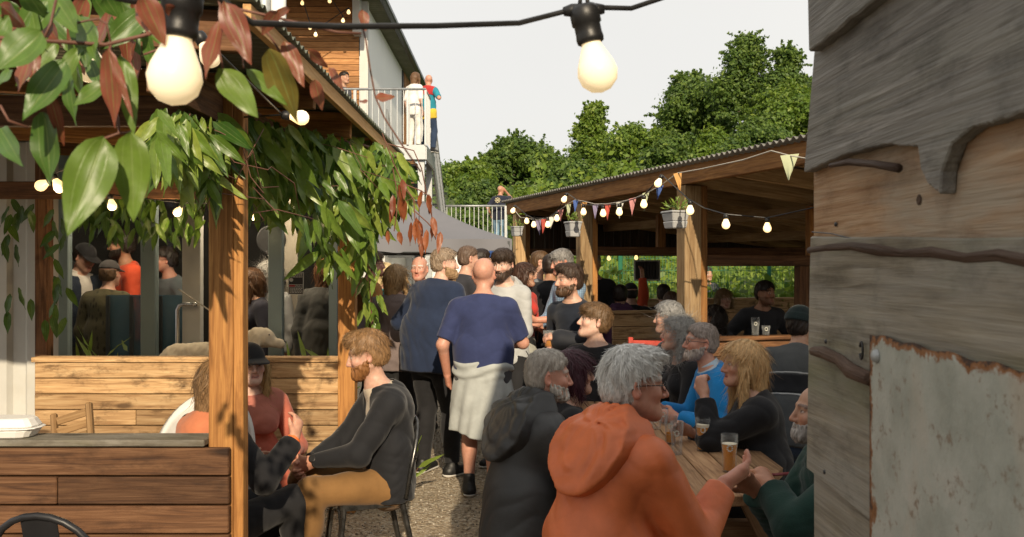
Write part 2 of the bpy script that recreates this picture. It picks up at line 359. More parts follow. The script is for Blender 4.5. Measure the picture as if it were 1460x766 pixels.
board([(1.83, 1.0), (NEAR, 1.0)], [(1.83, .62), (NEAR, .62)], -.018, .018, W_GREY2, .001, seed=8)
board([(1.82, .66), (NEAR, .66)], [(1.82, .02), (NEAR, .02)], -.03, .018, W_GREY2, .001, seed=9)
# bark left on the waney edges
mb = MB(); pts = []
for px, py in ((1153, 357), (1180, 352), (1215, 350), (1255, 356), (1290, 362), (1330, 358), (1380, 366), (1425, 364), (1465, 372)):
    pts.append((SX - .017 - random.uniform(0, .004), yx(px, .022), wz(px, py, .022) + random.uniform(-.002, .002)))
pts.append((SX - .012, .6, 1.69)); mb.tube(pts, [.007, .009, .008, .011, .007, .010, .008, .010, .009, .008], 8); mb.build('bark_edge', W_BARK, shed, smooth=True)
mb = MB(); pts = [(SX - .028, yx(px, .032), wz(px, py, .032)) for px, py in ((1157, 501), (1172, 503), (1195, 514), (1212, 530), (1238, 541))]
mb.tube(pts, [.009, .012, .011, .014, .012], 8); mb.build('bark_edge', W_BARK, shed, smooth=True)
mb = MB(); mb.tube([(SX - .04, yx(x_, .045), wz(x_, y_, .045)) for x_, y_ in ((1180, 236), (1205, 231), (1240, 234), (1276, 240))], [.004, .006, .006, .007], 7)
mb.build('twig', W_BARK, shed, smooth=True)
def rustpanel():
    k = NM("rusty_white_enamel", .55, spec=.35); tc = k.n('TexCoord').outputs['Object']
    base = k.ramp(k.noise(tc, 9, 6, .65), [(.3, (.25, .27, .235)), (.55, (.36, .375, .335)), (.75, (.43, .42, .38))])
    base = k.mix(k.rng(k.noise(k.mapv(tc, (1, 1, .5), (2, 4, 1)), 7, 5, .6), .55, .75, 0, .5), base, (.42, .33, .25))
    sp_ = k.noise(tc, 38, 5, .7); base = k.mix(k.rng(sp_, .57, .68, 0, .8), base, (.17, .12, .08))
    ed = k.attr('tint').outputs['Fac']; n = k.noise(tc, 42, 6, .7); f = k.math('ADD', ed, k.math('MULTIPLY', k.math('SUBTRACT', n, .5), 1.5))
    c = k.mix(k.rng(f, .55, .72, 0, 1), base, (.20, .085, .03)); c = k.mix(k.rng(f, .82, .98, 0, 1), c, (.045, .025, .016))
    k.color(c); k.bump(k.math('ADD', n, f), .25, .003); k.rough(k.rng(f, .4, .8, .42, .85)); return k.m
yl, yr = yx(1238, .034), .25
def pnl(u, v):
    y = yl + (yr - yl) * u; zt = wz(1240, 476, .034) + (wz(1460, 530, .034) - wz(1240, 476, .034)) * (yl - y) / (yl - yx(1460, .034)); zt += .0025 * sin(y * 60)
    return (SX - .032 - .004 * sin(u * 9), y, .75 + (zt - .75) * v)
mb = MB(); nu, nv = 90, 70
mb.sheet(pnl, nu, nv); V = np.concatenate(mb.v); tt = []
for j in range(nv + 1):
    for i in range(nu + 1):
        x, y, z = V[j * (nu + 1) + i]; de = min((yl - y), (V[nv * (nu + 1) + i][2] - z)); e = max(0, 1 - de / .030) * .95
        e = max(e, 1.0 * max(0, 1 - sqrt(((y - yl + .02) / .05) ** 2 + ((z - 1.30) / .055) ** 2))); e = max(e, .9 * max(0, 1 - sqrt(((y - 1.29) / .06) ** 2 + ((z - 1.255) / .02) ** 2)))
        tt.append(e)
mb.t = [np.array(tt)]
pn = mb.build('metal_panel', rustpanel(), shed, smooth=True); so_ = pn.modifiers.new('thick', 'SOLIDIFY'); so_.thickness = .003
mb = MB(); mb.lathe((SX - .034, yx(1248, .036), wz(1248, 508, .036)), [(0, .008), (.006, .0075), (.0095, .004), (.011, 0)], 18, (-1, 0, 0)); mb.build('bolt', M_GALV, pn, smooth=True)
for px, py in ((1181, 320), (1178, 487), (1176, 673), (1180, 205), (1186, 25)):
    mb = MB(); mb.lathe((SX - .03 if py not in (320,) else SX - .016, yx(px, .03), wz(px, py, .03)), [(0, .003), (.0035, .0025), (.0045, 0)], 12, (-1, 0, 0)); mb.build('nail', M_BLACK, shed, smooth=True)
mb = MB(); c = V3(SX - .03, yx(1228, .03), wz(1228, 500, .03)); mb.tube([c + V3(0, .006 * cos(a), .014 * sin(a)) for a in np.linspace(.4, 5.9, 14)], .002, 6); mb.build('hook', M_BLACK, shed, smooth=True)
mb = MB(); c = V3(SX - .015, yx(1310, .015), wz(1310, 285, .015)); mb.lathe(c, [(0, .001), (.006, .001), (.008, 0)], 14, (-1, 0, 0)); mb.build('knot_hole', W_BARK, shed)
mb = MB(); pts = [(SX - .022, yx(px, .022), wz(px, py, .022)) for px, py in ((1158, 331), (1185, 333), (1205, 338), (1225, 343))]; mb.tube(pts, .0012, 5); mb.build('wire', M_BLACK, shed)
mb = MB(); mb.box(.634, 4.6, -4, 1.80, 0, 3.0); mb.build('wall', W_BLACK, shed)
mb = MB(); mb.box(.634 - .02, 4.8, -4.2, 1.86, 3.002, 3.35); mb.build('roof', M_DKGREY, shed)

# ---------------------------------------------------------------- pergola: posts, beams, corrugated roof
pg = empty('pergola', 'orange timber pergola with corrugated roof sheet over the booth seating', 'pergola', (-1.2, 5, 0))
RX, RZ = -.89, 2.62
def post(x, y, z0, z1, w_, mat=W_ORANGE, parent=pg, name='post'):
    mb = MB(); mb.box(x - w_ / 2, x + w_ / 2, y - w_ / 2, y + w_ / 2, z0, z1); return mb.build(name, mat, parent, bevel=.004)
post(-1.245, 3.95, 0, 2.44, .105); post(-1.135, 6.30, 0, 2.44, .115); post(-4.6, 3.95, 0, 2.44, .1); post(-4.55, 6.9, 0, 2.44, .1)
mb = MB(); mb.box(-1.192, -1.150, 3.90, 3.975, 0, 2.40); mb.build('post_facing', W_ORANGE, pg, bevel=.003)
def roofz(x): return RZ + .055 * (RX - x)
mb = MB(); n = int((7.5 - 3.15) / .076 * 8)
mb.sheet(lambda u, v: (RX - 3.9 * v, 3.15 + 4.4 * u, roofz(RX - 3.9 * v) + .011 * sin(2 * pi * (3.15 + 4.4 * u) / .076)), n, 2)
rs = mb.build('roof_sheet', M_ROOF1, pg, smooth=True); q = rs.modifiers.new('thick', 'SOLIDIFY'); q.thickness = .003
for y in (3.30, 4.45, 5.45, 6.48, 7.42):
    mb = MB(); mb.beam((-.99 + .03, y, RZ - .089), (-4.7, y, RZ - .089 + .20), .055, .145); mb.build('rafter', W_ORANGE if y > 4 else W_DARK, pg, bevel=.003)
mb = MB(); mb.beam((-.925, 3.18, RZ - .05), (-.925, 7.5, RZ - .05), .03, .07); mb.build('fascia', wood("fresh_pine", (.42, .22, .08), (.55, .33, .14), (.64, .42, .2), stain=.15), pg, bevel=.002)
for x, z in ((-1.2, 2.37), (-4.6, 2.50)):
    mb = MB(); mb.beam((x - .06, 3.2, z), (x - .06, 7.5, z), .05, .14); mb.build('beam', W_DARK, pg, bevel=.003)
mb = MB(); mb.beam((-1.3, 3.95, 2.36), (-4.6, 3.95, 2.36), .05, .13); mb.build('beam', W_DARK, pg, bevel=.003)
mb = MB(); mb.beam((-1.3, 6.3, 2.22), (-4.6, 6.3, 2.22), .05, .12); mb.build('beam', W_DARK, pg, bevel=.003)

# ---------------------------------------------------------------- timber screens of the booth
sc1 = empty('plank_screen', 'near low screen of dark horizontal planks with a grey flat top', 'screen', (-2.4, 3.83, 0))
def plank_wall(parent, x0, x1, y, z0, z1, rows, mat, th=.03, gap=.006, splits=None, seed=3):
    rnd = random.Random(seed); zs = np.linspace(z1, z0, rows + 1); mb = MB()
    for i in range(rows):
        cuts = [x0] + (splits[i] if splits and i < len(splits) else sorted(rnd.uniform(x0 + .2, x1 - .2) for _ in range(rnd.choice([0, 1, 1])))) + [x1]
        for a, b in zip(cuts[:-1], cuts[1:]):
            o = rnd.uniform(-.003, .003); mb.box(a + .0015, b - .0015, y - th / 2 + o, y + th / 2 + o, zs[i + 1] + gap / 2, zs[i] - gap / 2, t=rnd.random())
    return mb.build('planks', mat, parent, bevel=.004)
plank_wall(sc1, -3.6, -1.195, 3.865, .07, .925, 7, wood("screen_planks", (.045, .020, .010), (.125, .058, .026), (.21, .11, .055), stain=.55), .035, .008, [[], [-1.92], [], [-2.8, -2.0], [-1.5], [-2.2], []])
mb = MB(); mb.box(-3.6, -1.30, 3.85, 4.02, .927, .955); mb.build('top_board', W_GREY2, sc1, bevel=.004)
mb = MB(); mb.box(-3.55, -1.3, 3.985, 4.01, .07, .925); mb.build('back_board', W_DARK, sc1)
bw = empty('booth_wall', 'sunlit pine plank wall of the booth, below the cabin windows', 'wall', (-2.2, 6.35, 0))
plank_wall(bw, -3.30, -1.20, 6.32, .05, 1.03, 9, W_BENCH, .04, .006, [[], [-1.73], [], [-2.6], [], [-2.0], []], 5)
mb = MB(); mb.box(-3.32, -1.07, 6.29, 6.42, 1.032, 1.066); mb.build('top_board', W_BENCH, bw, bevel=.004)
mb = MB(); mb.box(-3.28, -1.2, 6.345, 6.40, .05, 1.03); mb.build('back_board', W_DARK, bw)
mb = MB(); mb.box(-3.26, -2.15, 6.0, 6.295, .42, .46); mb.box(-3.2, -3.15, 6.02, 6.29, 0, .418); mb.box(-2.25, -2.2, 6.02, 6.29, 0, .418); mb.build('bench_seat', W_DARK, bw, bevel=.004)

# ---------------------------------------------------------------- white container on the far left
ct = empty('shipping_container', 'white corrugated container side at the left end of the booth', 'container', (-4.2, 7.0, 0))
prof = []; x = -5.2; k = 0
while x < -3.42:
    prof += [(x, 0), (x + .09, 0), (x + .12, .035), (x + .21, .035)]; x += .24
mb = MB(); vv = []; ff = []
for i, (a, b) in enumerate(prof): vv += [(a, 6.62 + b, 0.0), (a, 6.62 + b, 2.6)]
for i in range(len(prof) - 1): ff.append((2 * i, 2 * i + 2, 2 * i + 3, 2 * i + 1))
mb.add(vv, ff); mb.build('wall', M_WHITE, ct)
mb = MB(); mb.box(-5.2, -3.42, 6.72, 6.78, 0, 2.62); mb.build('shell', M_WHITE, ct)
post(-3.345, 6.52, 0, 2.5, .09, W_DARK, pg)

# ---------------------------------------------------------------- glazed cabin behind the booth
cb = empty('glazed_cabin', 'dark cabin with tall sliding glass doors in grey-green frames', 'cabin', (-2.6, 8.6, 0))
FY = 7.6
def fx(px): return (px - CX) * FY / FPX
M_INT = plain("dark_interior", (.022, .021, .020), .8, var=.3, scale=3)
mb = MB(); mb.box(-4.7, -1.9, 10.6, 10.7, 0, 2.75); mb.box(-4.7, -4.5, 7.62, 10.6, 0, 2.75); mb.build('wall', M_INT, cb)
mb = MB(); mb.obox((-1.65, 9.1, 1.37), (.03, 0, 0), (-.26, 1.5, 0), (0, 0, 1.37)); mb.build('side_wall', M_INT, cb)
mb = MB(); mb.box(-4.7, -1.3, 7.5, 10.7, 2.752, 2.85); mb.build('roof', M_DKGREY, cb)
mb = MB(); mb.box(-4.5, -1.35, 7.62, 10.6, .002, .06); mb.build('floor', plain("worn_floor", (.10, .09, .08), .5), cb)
mb = MB(); mb.box(-3.9, -1.4, 7.56, 7.66, 2.40, 2.75); mb.build('lintel', M_ALU, cb, bevel=.004)
fr = [(78, 100), (203, 224), (262, 288), (384, 404), (470, 482)]
for a, b in fr:
    mb = MB(); mb.box(fx(a), fx(b), 7.56, 7.64, .06, 2.40); mb.build('door_frame', M_ALU if a != 262 else M_WHITE, cb, bevel=.004)
for (a, b) in ((100, 203), (224, 262), (404, 470)):
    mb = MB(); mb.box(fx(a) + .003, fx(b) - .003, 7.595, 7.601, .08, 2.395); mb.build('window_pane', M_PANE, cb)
mb = MB(); mb.box(fx(272), fx(282), 7.535, 7.558, CAM_H - (500 - 383) * FY / FPX, CAM_H - (487 - 383) * FY / FPX); mb.build('socket', M_GALV, cb, bevel=.003)
# inside: bar back with bottles of shade, white alcove
mb = MB(); mb.box(fx(345) - .05, fx(384), 8.6, 8.66, .06, 2.6); mb.build('alcove_wall', plain("cream_alcove", (.42, .38, .31), .7), cb)
for z in (1.55, 1.95):
    mb = MB(); mb.lathe((fx(352) - .06, 8.595, z), [(0, .004), (.13, .004), (.14, 0)], 28, (0, -1, 0)); mb.build('round_panel', M_BLACK, cb)
t = empty('glass_screen', 'blue tinted glass balustrade inside the cabin doors', 'screen', (fx(220), 7.85, .06))
mb = MB(); mb.box(fx(128), fx(262), 7.93, 7.945, .35, 1.45); mb.build('pane', M_SCREEN, t)
for px in (130, 165, 208, 258):
    mb = MB(); mb.box(fx(px) - .015, fx(px) + .015, 7.905, 7.928, .06, 1.44); mb.build('post', M_DKGREY, t)
t = empty('grab_rail', 'bright bent steel grab rail standing at the cabin door', 'handrail', (fx(255), 7.5, 0))
r_ = lambda px, py, y=7.48: P(px, py, y)
mb = MB(); mb.tube([r_(253, 640), r_(253, 520), r_(253, 442), r_(256, 436), r_(262, 434), r_(276, 434), r_(280, 434)], .017, 10); mb.build('rail', plain("polished_steel", (.6, .6, .6), .22, .95, var=.03), t, smooth=True)
mb = MB(); mb.lathe((r_(253, 640)[0], 7.48, 0), [(.0, .02), (.05, .018), (.055, 0)], 20); mb.tube([(r_(253, 640)[0], 7.48, 0), r_(253, 638)], .017, 10); mb.build('foot', M_GALV, t)

# ---------------------------------------------------------------- two-storey building with balcony and stair
ub = empty('balcony_building', 'upper storey with cedar cladding, white side wall and sloping roof edge', 'building', (-5, 22, 0))
mb = MB(); zs = np.arange(3.98, 6.98, .115)
for z in zs: mb.box(-7.5, -3.02, 18.0, 18.03, z + .004, z + .111, t=random.random())
mb.build('cladding', W_CLAD, ub, bevel=.004)
mb = MB(); mb.box(-3.0, -2.84, 17.98, 18.12, 3.98, 6.95); mb.build('corner_post', M_WHITE, ub)
mb = MB(); mb.box(-3.10, -2.96, 17.7, 17.97, 6.25, 6.95); mb.build('eave_bracket', M_WHITE, ub)
mb = MB(); mb.box(-7.5, -2.90, 18.13, 26, 3.98, 6.93); mb.build('wall', M_WALLW, ub)
mb = MB(); y = 24.2
while y < 26.6: mb.box(-2.895, -2.86, y, y + .13, 3.98, 6.9); y += .15
mb.build('timber_end', W_CLAD, ub, bevel=.004)
mb = MB(); mb.box(-2.899, -2.87, 24.0, 24.16, 3.98, 6.9); mb.build('downpipe', M_BLACK, ub)
n = 260; mb = MB(); mb.sheet(lambda u, v: (-2.62 - 5.2 * v, 16.3 + 11.0 * u, 7.02 + .16 * v + .022 * sin(2 * pi * u * 11 / .15)), n * 2, 1)
rs = mb.build('roof', M_ROOF2, ub, smooth=True); q = rs.modifiers.new('t', 'SOLIDIFY'); q.thickness = .006
mb = MB(); mb.box(-2.62, -2.50, 16.2, 27.4, 7.0, 7.12); mb.build('gutter', M_DKGREY, ub, bevel=.02)
mb = MB(); mb.box(-7.5, -2.7, 16.4, 16.5, 6.72, 6.95); mb.build('roof_beam', M_DKGREY, ub)
for x, m in ((-4.26, M_GALV), (-4.02, M_WALLW)):
    mb = MB(); mb.tube([(x, 15.7, 3.98), (x, 15.7, 8.2)], .13, 14); mb.build('flue_pipe', m, ub, smooth=True)
mb = MB(); mb.box(-7.5, -2.55, 18.3, 26, 0, 3.7); mb.build('lower_wall', M_WHITE, ub)
mb = MB()
for z in np.arange(1.9, 3.7, .12): mb.box(-2.545, -1.78, 18.75, 18.79, z, z + .09)
mb.build('louvre', M_DKGREY, ub)
bl = empty('balcony', 'galvanised steel balcony with slim railings and a stair down the far side', 'balcony', (-2.4, 18, 3.9))
DZ = 3.95
mb = MB(); mb.box(-7.4, -1.62, 16.9, 17.97, DZ - .06, DZ); mb.box(-2.83, -1.62, 17.97, 18.75, DZ - .06, DZ); mb.build('deck', M_GALV, bl)
mb = MB(); mb.box(-7.4, -1.60, 16.86, 16.9, DZ - .25, DZ + .02); mb.box(-1.62, -1.58, 16.9, 18.75, DZ - .25, DZ + .02); mb.build('edge_channel', M_GALV, bl)
for y in (16.95, 18.55):
    mb = MB(); mb.box(-1.75, -1.63, y, y + .12, 0, DZ - .062); mb.build('column', M_GALV, bl)
mb = MB(); mb.tube([(-7.4, 16.88, DZ + 1.05), (-1.6, 16.88, DZ + 1.05), (-1.6, 18.7, DZ + 1.05)], .024, 8); mb.build('handrail', M_GALV, bl, smooth=True)
for x in (-5.8, -4.3, -2.9, -1.93, -1.6):
    mb = MB(); mb.box(x - .02, x + .02, 16.86, 16.90, DZ, DZ + 1.03); mb.build('rail_post', M_GALV, bl)
mb = MB(); x = -7.3
while x < -1.65: mb.box(x - .006, x + .006, 16.874, 16.886, DZ + .08, DZ + 1.04); x += .115
y = 17.0
while y < 18.7: mb.box(-1.606, -1.594, y - .006, y + .006, DZ + .08, DZ + 1.04); y += .115
mb.build('balusters', M_GALV, bl)
st = empty('steel_stair', 'open galvanised stair running down from the balcony to the terrace', 'stairs', (-2.1, 20.5, 2.1))
S0, S1 = V3(-1.62, 18.76, DZ), V3(-1.62, 22.2, 2.1)
for dx in (0, -.95):
    mb = MB(); mb.beam(S0 + V3(dx, 0, -.1), S1 + V3(dx, 0, -.1), .04, .22); mb.build('stringer', M_GALV, st)
    mb = MB(); mb.tube([S0 + V3(dx, 0, 1.0), S1 + V3(dx, 0, 1.0)], .022, 8); mb.tube([S0 + V3(dx, 0, .55), S1 + V3(dx, 0, .55)], .014, 6); mb.build('handrail', M_GALV, st, smooth=True)
    mb = MB()
    for k in np.linspace(0, 1, 26): q = S0 + (S1 - S0) * k + V3(dx, 0, 0); mb.tube([q, q + V3(0, 0, 1.0)], .008 if k not in (0, 1) else .022, 6)
    mb.build('balusters', M_GALV, st)
for k in np.linspace(.06, .94, 10):
    q = S0 + (S1 - S0) * k; mb = MB(); mb.box(-2.55, -1.645, q[1] - .12, q[1] + .12, q[2] - .03, q[2]); mb.build('tread', M_GALV, st)
tr = empty('terrace_railing', 'galvanised railing along the terrace edge above the gazebo', 'railing', (-.8, 22.15, 2.1))
mb = MB(); mb.tube([(-1.9, 22.15, 3.2), (-.15, 22.15, 3.2)], .025, 8); mb.build('handrail', M_GALV, tr, smooth=True)
for x in (-1.9, -.15):
    mb = MB(); mb.box(x - .03, x + .03, 22.12, 22.18, 2.1, 3.2); mb.build('rail_post', M_GALV, tr)
mb = MB(); x = -1.8
while x < -.2: mb.box(x - .008, x + .008, 22.142, 22.158, 2.15, 3.19); x += .11
mb.build('balusters', M_GALV, tr)

# ---------------------------------------------------------------- grey pop-up gazebo
gz = empty('gazebo', 'grey pop-up gazebo canopy over the crowd', 'gazebo', (-1.5, 15.4, 0))
GX, GY, GH, EZ, PZ = -1.5, 15.4, 1.5, 2.13, 2.82
def canopy(u, v):
    x, y = 2 * u - 1, 2 * v - 1; r = max(abs(x), abs(y)); a = math.atan2(y, x); z = PZ + (EZ - PZ) * r - .10 * sin(pi * min(1, r)) * (1 - .35 * abs(sin(2 * a)))
    return (GX + GH * x, GY + GH * y, z)
mb = MB(); mb.sheet(canopy, 40, 40); mb.build('canopy', M_CANVAS, gz, smooth=True)
mb = MB(); c = [(GX - GH, GY - GH), (GX + GH, GY - GH), (GX + GH, GY + GH), (GX - GH, GY + GH)]
for i in range(4):
    a, b = V3(*c[i], EZ), V3(*c[(i + 1) % 4], EZ); d = unit(b - a); nrm = V3(d[1], -d[0], 0)
    mb.sheet(lambda u, v: a + (b - a) * u + nrm * (.015 + .02 * sin(u * 22) * v) - V3(0, 0, .20 * v + .012 * sin(u * 34) * v), 60, 3)
mb.build('valance', M_CANVAS, gz, smooth=True)
mb = MB(); mb.tube([c_ + (EZ - .20,) for c_ in c] + [c[0] + (EZ - .20,)], .012, 6); mb.build('hem_bar', M_DKGREY, gz)
for a, b in c:
    mb = MB(); s = .05 * (1 if a < GX else -1); mb.box(a + s - .018, a + s + .018, b - .018, b + .018, 0, EZ - .03); mb.build('leg', M_DKGREY, gz)

# ---------------------------------------------------------------- open-sided shelter on the right
sh = empty('open_shelter', 'open timber shelter with corrugated roof, booths and lanterns on its posts', 'shelter', (2.5, 9.5, 0))
U = unit(V3(-.28, .96, 0)); VV = unit(V3(.96, .28, 0)); SA = V3(1.41, 7.5, 0); Bp = SA + U * 2.42; Cp = SA + U * 4.86; DEP = 5.2
def S(a, b, z): return SA + U * a + VV * b + V3(0, 0, z)      # along the front, into the depth, up
def fz(a): return 2.36 + .008 * a                             # underside of the front beam
def rz(a, b): return 2.52 + .012 * a - .115 * b
for a, wd, top in ((0, .15, 2.36), (2.42, .14, 2.38), (4.86, .14, 2.4)):
    mb = MB(); mb.obox(S(a, .05, top / 2), VV * wd / 2, U * wd / 2, (0, 0, top / 2)); mb.build('post', W_PALE, sh, bevel=.005)
    mb = MB(); mb.obox(S(a, .05 + wd / 2 + .032, top / 2), VV * .03, U * wd * .42, (0, 0, top / 2)); mb.build('post_cleat', W_ORANGE, sh, bevel=.004)
mb = MB(); mb.beam(S(-2.6, 0, 2.44 - .02), S(5.2, 0, 2.46 + .03), .06, .15); mb.build('fascia', W_ORANGE, sh, bevel=.004)
n = int(7.9 / .076 * 8)
mb = MB(); mb.sheet(lambda u, v: S(-2.65 + 7.9 * u, -.10 + (DEP + .3) * v, rz(-2.65 + 7.9 * u, -.1 + (DEP + .3) * v) + .013 * sin(2 * pi * 7.9 * u / .076)), n, 2)
rs = mb.build('roof_sheet', M_ROOF2, sh, smooth=True); q = rs.modifiers.new('t', 'SOLIDIFY'); q.thickness = .003
for a in (-2.4, -1.6, -.8, 0, .8, 1.6, 2.42, 3.2, 4.0, 4.86):
    mb = MB(); mb.beam(S(a, .04, rz(a, .04) - .085), S(a, DEP, rz(a, DEP) - .085), .05, .13); mb.build('rafter', W_PALE, sh, bevel=.003)
for b in (1.3, 2.6, 3.9):
    mb = MB(); mb.beam(S(-2.6, b, rz(0, b) - .19 + -.03), S(5.1, b, rz(0, b) - .19 + .06), .05, .10); mb.build('purlin', W_PALE, sh)
for a, z in ((0, 1.745), (2.42, 1.87), (4.86, 1.90)):
    mb = MB(); mb.beam(S(a, .13, z), S(a, DEP, z), .06, .09); mb.build('tie_beam', W_DARK, sh, bevel=.003)
for a, b, z in ((0, 1.22, 1.745), (2.42, .95, 1.87), (0, 3.2, 1.745)):
    mb = MB(); mb.obox(S(a, b, (z + .045 + rz(a, b) - .16) / 2), VV * .045, U * .035, (0, 0, (rz(a, b) - .16 - z - .045) / 2)); mb.build('strut', W_ORANGE, sh, bevel=.003)
mb = MB(); mb.obox(S(0, 1.12, .85), VV * .05, U * .045, (0, 0, .85)); mb.build('inner_post', W_DARK, sh, bevel=.003)
for a in (-2.4, 0, 2.42, 4.86):
    mb = MB(); mb.obox(S(a, DEP, .93), VV * .06, U * .06, (0, 0, .93)); mb.build('back_post', W_DARK, sh, bevel=.003)
mb = MB(); b = .16
while b < DEP - .1:
    w_ = random.uniform(.11, .16); zt = rz(4.9, b) - .03; mb.obox(S(4.93, b + w_ / 2, (1.86 + zt) / 2), VV * (w_ / 2 - .003), U * .012, (0, 0, (zt - 1.86) / 2)); b += w_
mb.build('gable_boards', W_BLACK, sh, bevel=.003)
def booth(a, b0, b1, z1, rows, mat, label, seat=-1):
    t = empty('booth_seat', label, 'booth', S(a, (b0 + b1) / 2, 0)); rnd = random.Random(int(a * 100) + 5); zs = np.linspace(z1, .06, rows + 1); mb = MB()
    for i in range(rows):
        cuts = [b0] + ([rnd.uniform(b0 + .3, b1 - .3)] if rnd.random() < .6 else []) + [b1]
        for p, q in zip(cuts[:-1], cuts[1:]): mb.obox(S(a, (p + q) / 2, (zs[i] + zs[i + 1]) / 2), VV * ((q - p) / 2 - .002), U * .02, (0, 0, (zs[i] - zs[i + 1]) / 2 - .003), t=rnd.random())
    mb.build('planks', mat, t, bevel=.004)
    mb = MB(); mb.obox(S(a, (b0 + b1) / 2, z1 + .017), VV * ((b1 - b0) / 2 + .01), U * .06, (0, 0, .016)); mb.build('top_board', mat, t, bevel=.004)
    mb = MB(); mb.obox(S(a + seat * .26, (b0 + b1) / 2, .45), VV * ((b1 - b0) / 2), U * .22, (0, 0, .02)); mb.build('seat', mat, t, bevel=.004)
    for e in (b0 + .1, b1 - .1):
        mb = MB(); mb.obox(S(a + seat * .3, e, .215), VV * .03, U * .14, (0, 0, .213)); mb.build('support', mat, t)
booth(-.12, .17, 4.6, 1.09, 8, W_DARK, 'dark plank booth back nearest the picnic table', 1)
booth(2.36, .35, 4.6, 1.19, 8, W_BENCH, 'plank booth back in the middle of the shelter, behind the dark-jacketed man')
booth(5.02, .1, 4.9, 1.22, 7, W_BENCH, 'sunlit plank booth back at the far end of the shelter', -1)

# ---------------------------------------------------------------- green mesh fence, pale timber fence
mf = empty('mesh_fence', 'green welded mesh fence in front of the undergrowth behind the shelter', 'fence', (5, 15, 0))
F0, F1 = V3(-.6, 16.2, 0), V3(12.5, 11.2, 0); L_ = np.linalg.norm(F1 - F0); mb = MB()
d = (F1 - F0) / L_
for k in np.arange(0, L_, .05): q = F0 + d * k; mb.obox(q + V3(0, 0, .95), d * .0022, V3(-d[1], d[0], 0) * .0022, (0, 0, .95))
for z in np.arange(.05, 1.9, .2): mb.obox((F0 + F1) / 2 + V3(0, 0, z), d * L_ / 2, V3(-d[1], d[0], 0) * .003, (0, 0, .003))
mb.build('wire_mesh', M_GREENMESH, mf)
for k in np.arange(.2, L_, 2.4): q = F0 + d * k; mb = MB(); mb.obox(q + V3(d[1], -d[0], 0) * .04 + V3(0, 0, 1.0), d * .03, V3(-d[1], d[0], 0) * .03, (0, 0, 1.0)); mb.build('post', M_GREENMESH, mf)
tf = empty('timber_fence', 'pale vertical board fence beyond the gazebo corner', 'fence', (.1, 18, 0)); mb = MB()
for k in range(9): mb.box(-.05 + k * .14, .08 + k * .14, 18, 18.03, 0, 2.05 + .02 * (k % 2))
mb.build('boards', W_PALE, tf)
# ---------------------------------------------------------------- people: one signed-distance body per person, clothes as shells over it
def smin(a, b, k):
    if k <= 0: return np.minimum(a, b)
    h = np.clip(.5 + .5 * (b - a) / k, 0, 1); return b + (a - b) * h - k * h * (1 - h)
def smax(a, b, k): return -smin(-a, -b, k)
class Cap:                                   # tapered capsule, optionally wider along one axis
    def __init__(s, a, b, ra, rb, ax=None, sc=1.0): s.a, s.b, s.ra, s.rb = V3(a), V3(b), ra, rb; s.ax = None if ax is None else unit(ax); s.sc = sc
    def bound(s): r = max(s.ra, s.rb) * max(1, s.sc); return np.minimum(s.a, s.b) - r, np.maximum(s.a, s.b) + r
    def grow(s, g, g2=None): return Cap(s.a, s.b, s.ra + g, s.rb + (g if g2 is None else g2), s.ax, 1 + (s.sc - 1) * s.ra / (s.ra + g) if s.ax is not None else 1)
    def __call__(s, p):
        d = s.b - s.a; t = np.clip((p - s.a) @ d / max(1e-9, d @ d), 0, 1); q = p - s.a - t[:, None] * d
        if s.ax is not None: q = q + np.outer((q @ s.ax) * (1 / s.sc - 1), s.ax)
        return np.sqrt((q * q).sum(1)) - (s.ra + t * (s.rb - s.ra))
class Ell:
    def __init__(s, c, R, r): s.c, s.R, s.r = V3(c), np.asarray(R, float), V3(r)      # R columns = axes
    def bound(s): m = max(s.r); return s.c - m, s.c + m
    def grow(s, g, g2=None): return Ell(s.c, s.R, s.r + g)
    def __call__(s, p):
        q = (p - s.c) @ s.R; k0 = np.sqrt(((q / s.r) ** 2).sum(1)); k1 = np.sqrt(((q / s.r ** 2) ** 2).sum(1)) + 1e-9; return k0 * (k0 - 1) / k1
def union(prims, p):
    d = None
    for pr, k in prims: e = pr(p); d = e if d is None else smin(d, e, k)
    return d
class Group:                                 # several shapes behind a bounding ball, so that far points stay cheap
    def __init__(s, fn, c, r): s.fn, s.c, s.r = fn, V3(c), r
    def __call__(s, p):
        d = np.sqrt(((p - s.c) ** 2).sum(1)); o = d - s.r + .03; m = d < s.r + .05
        if m.any(): o = o.copy(); o[m] = s.fn(p[m])
        return o

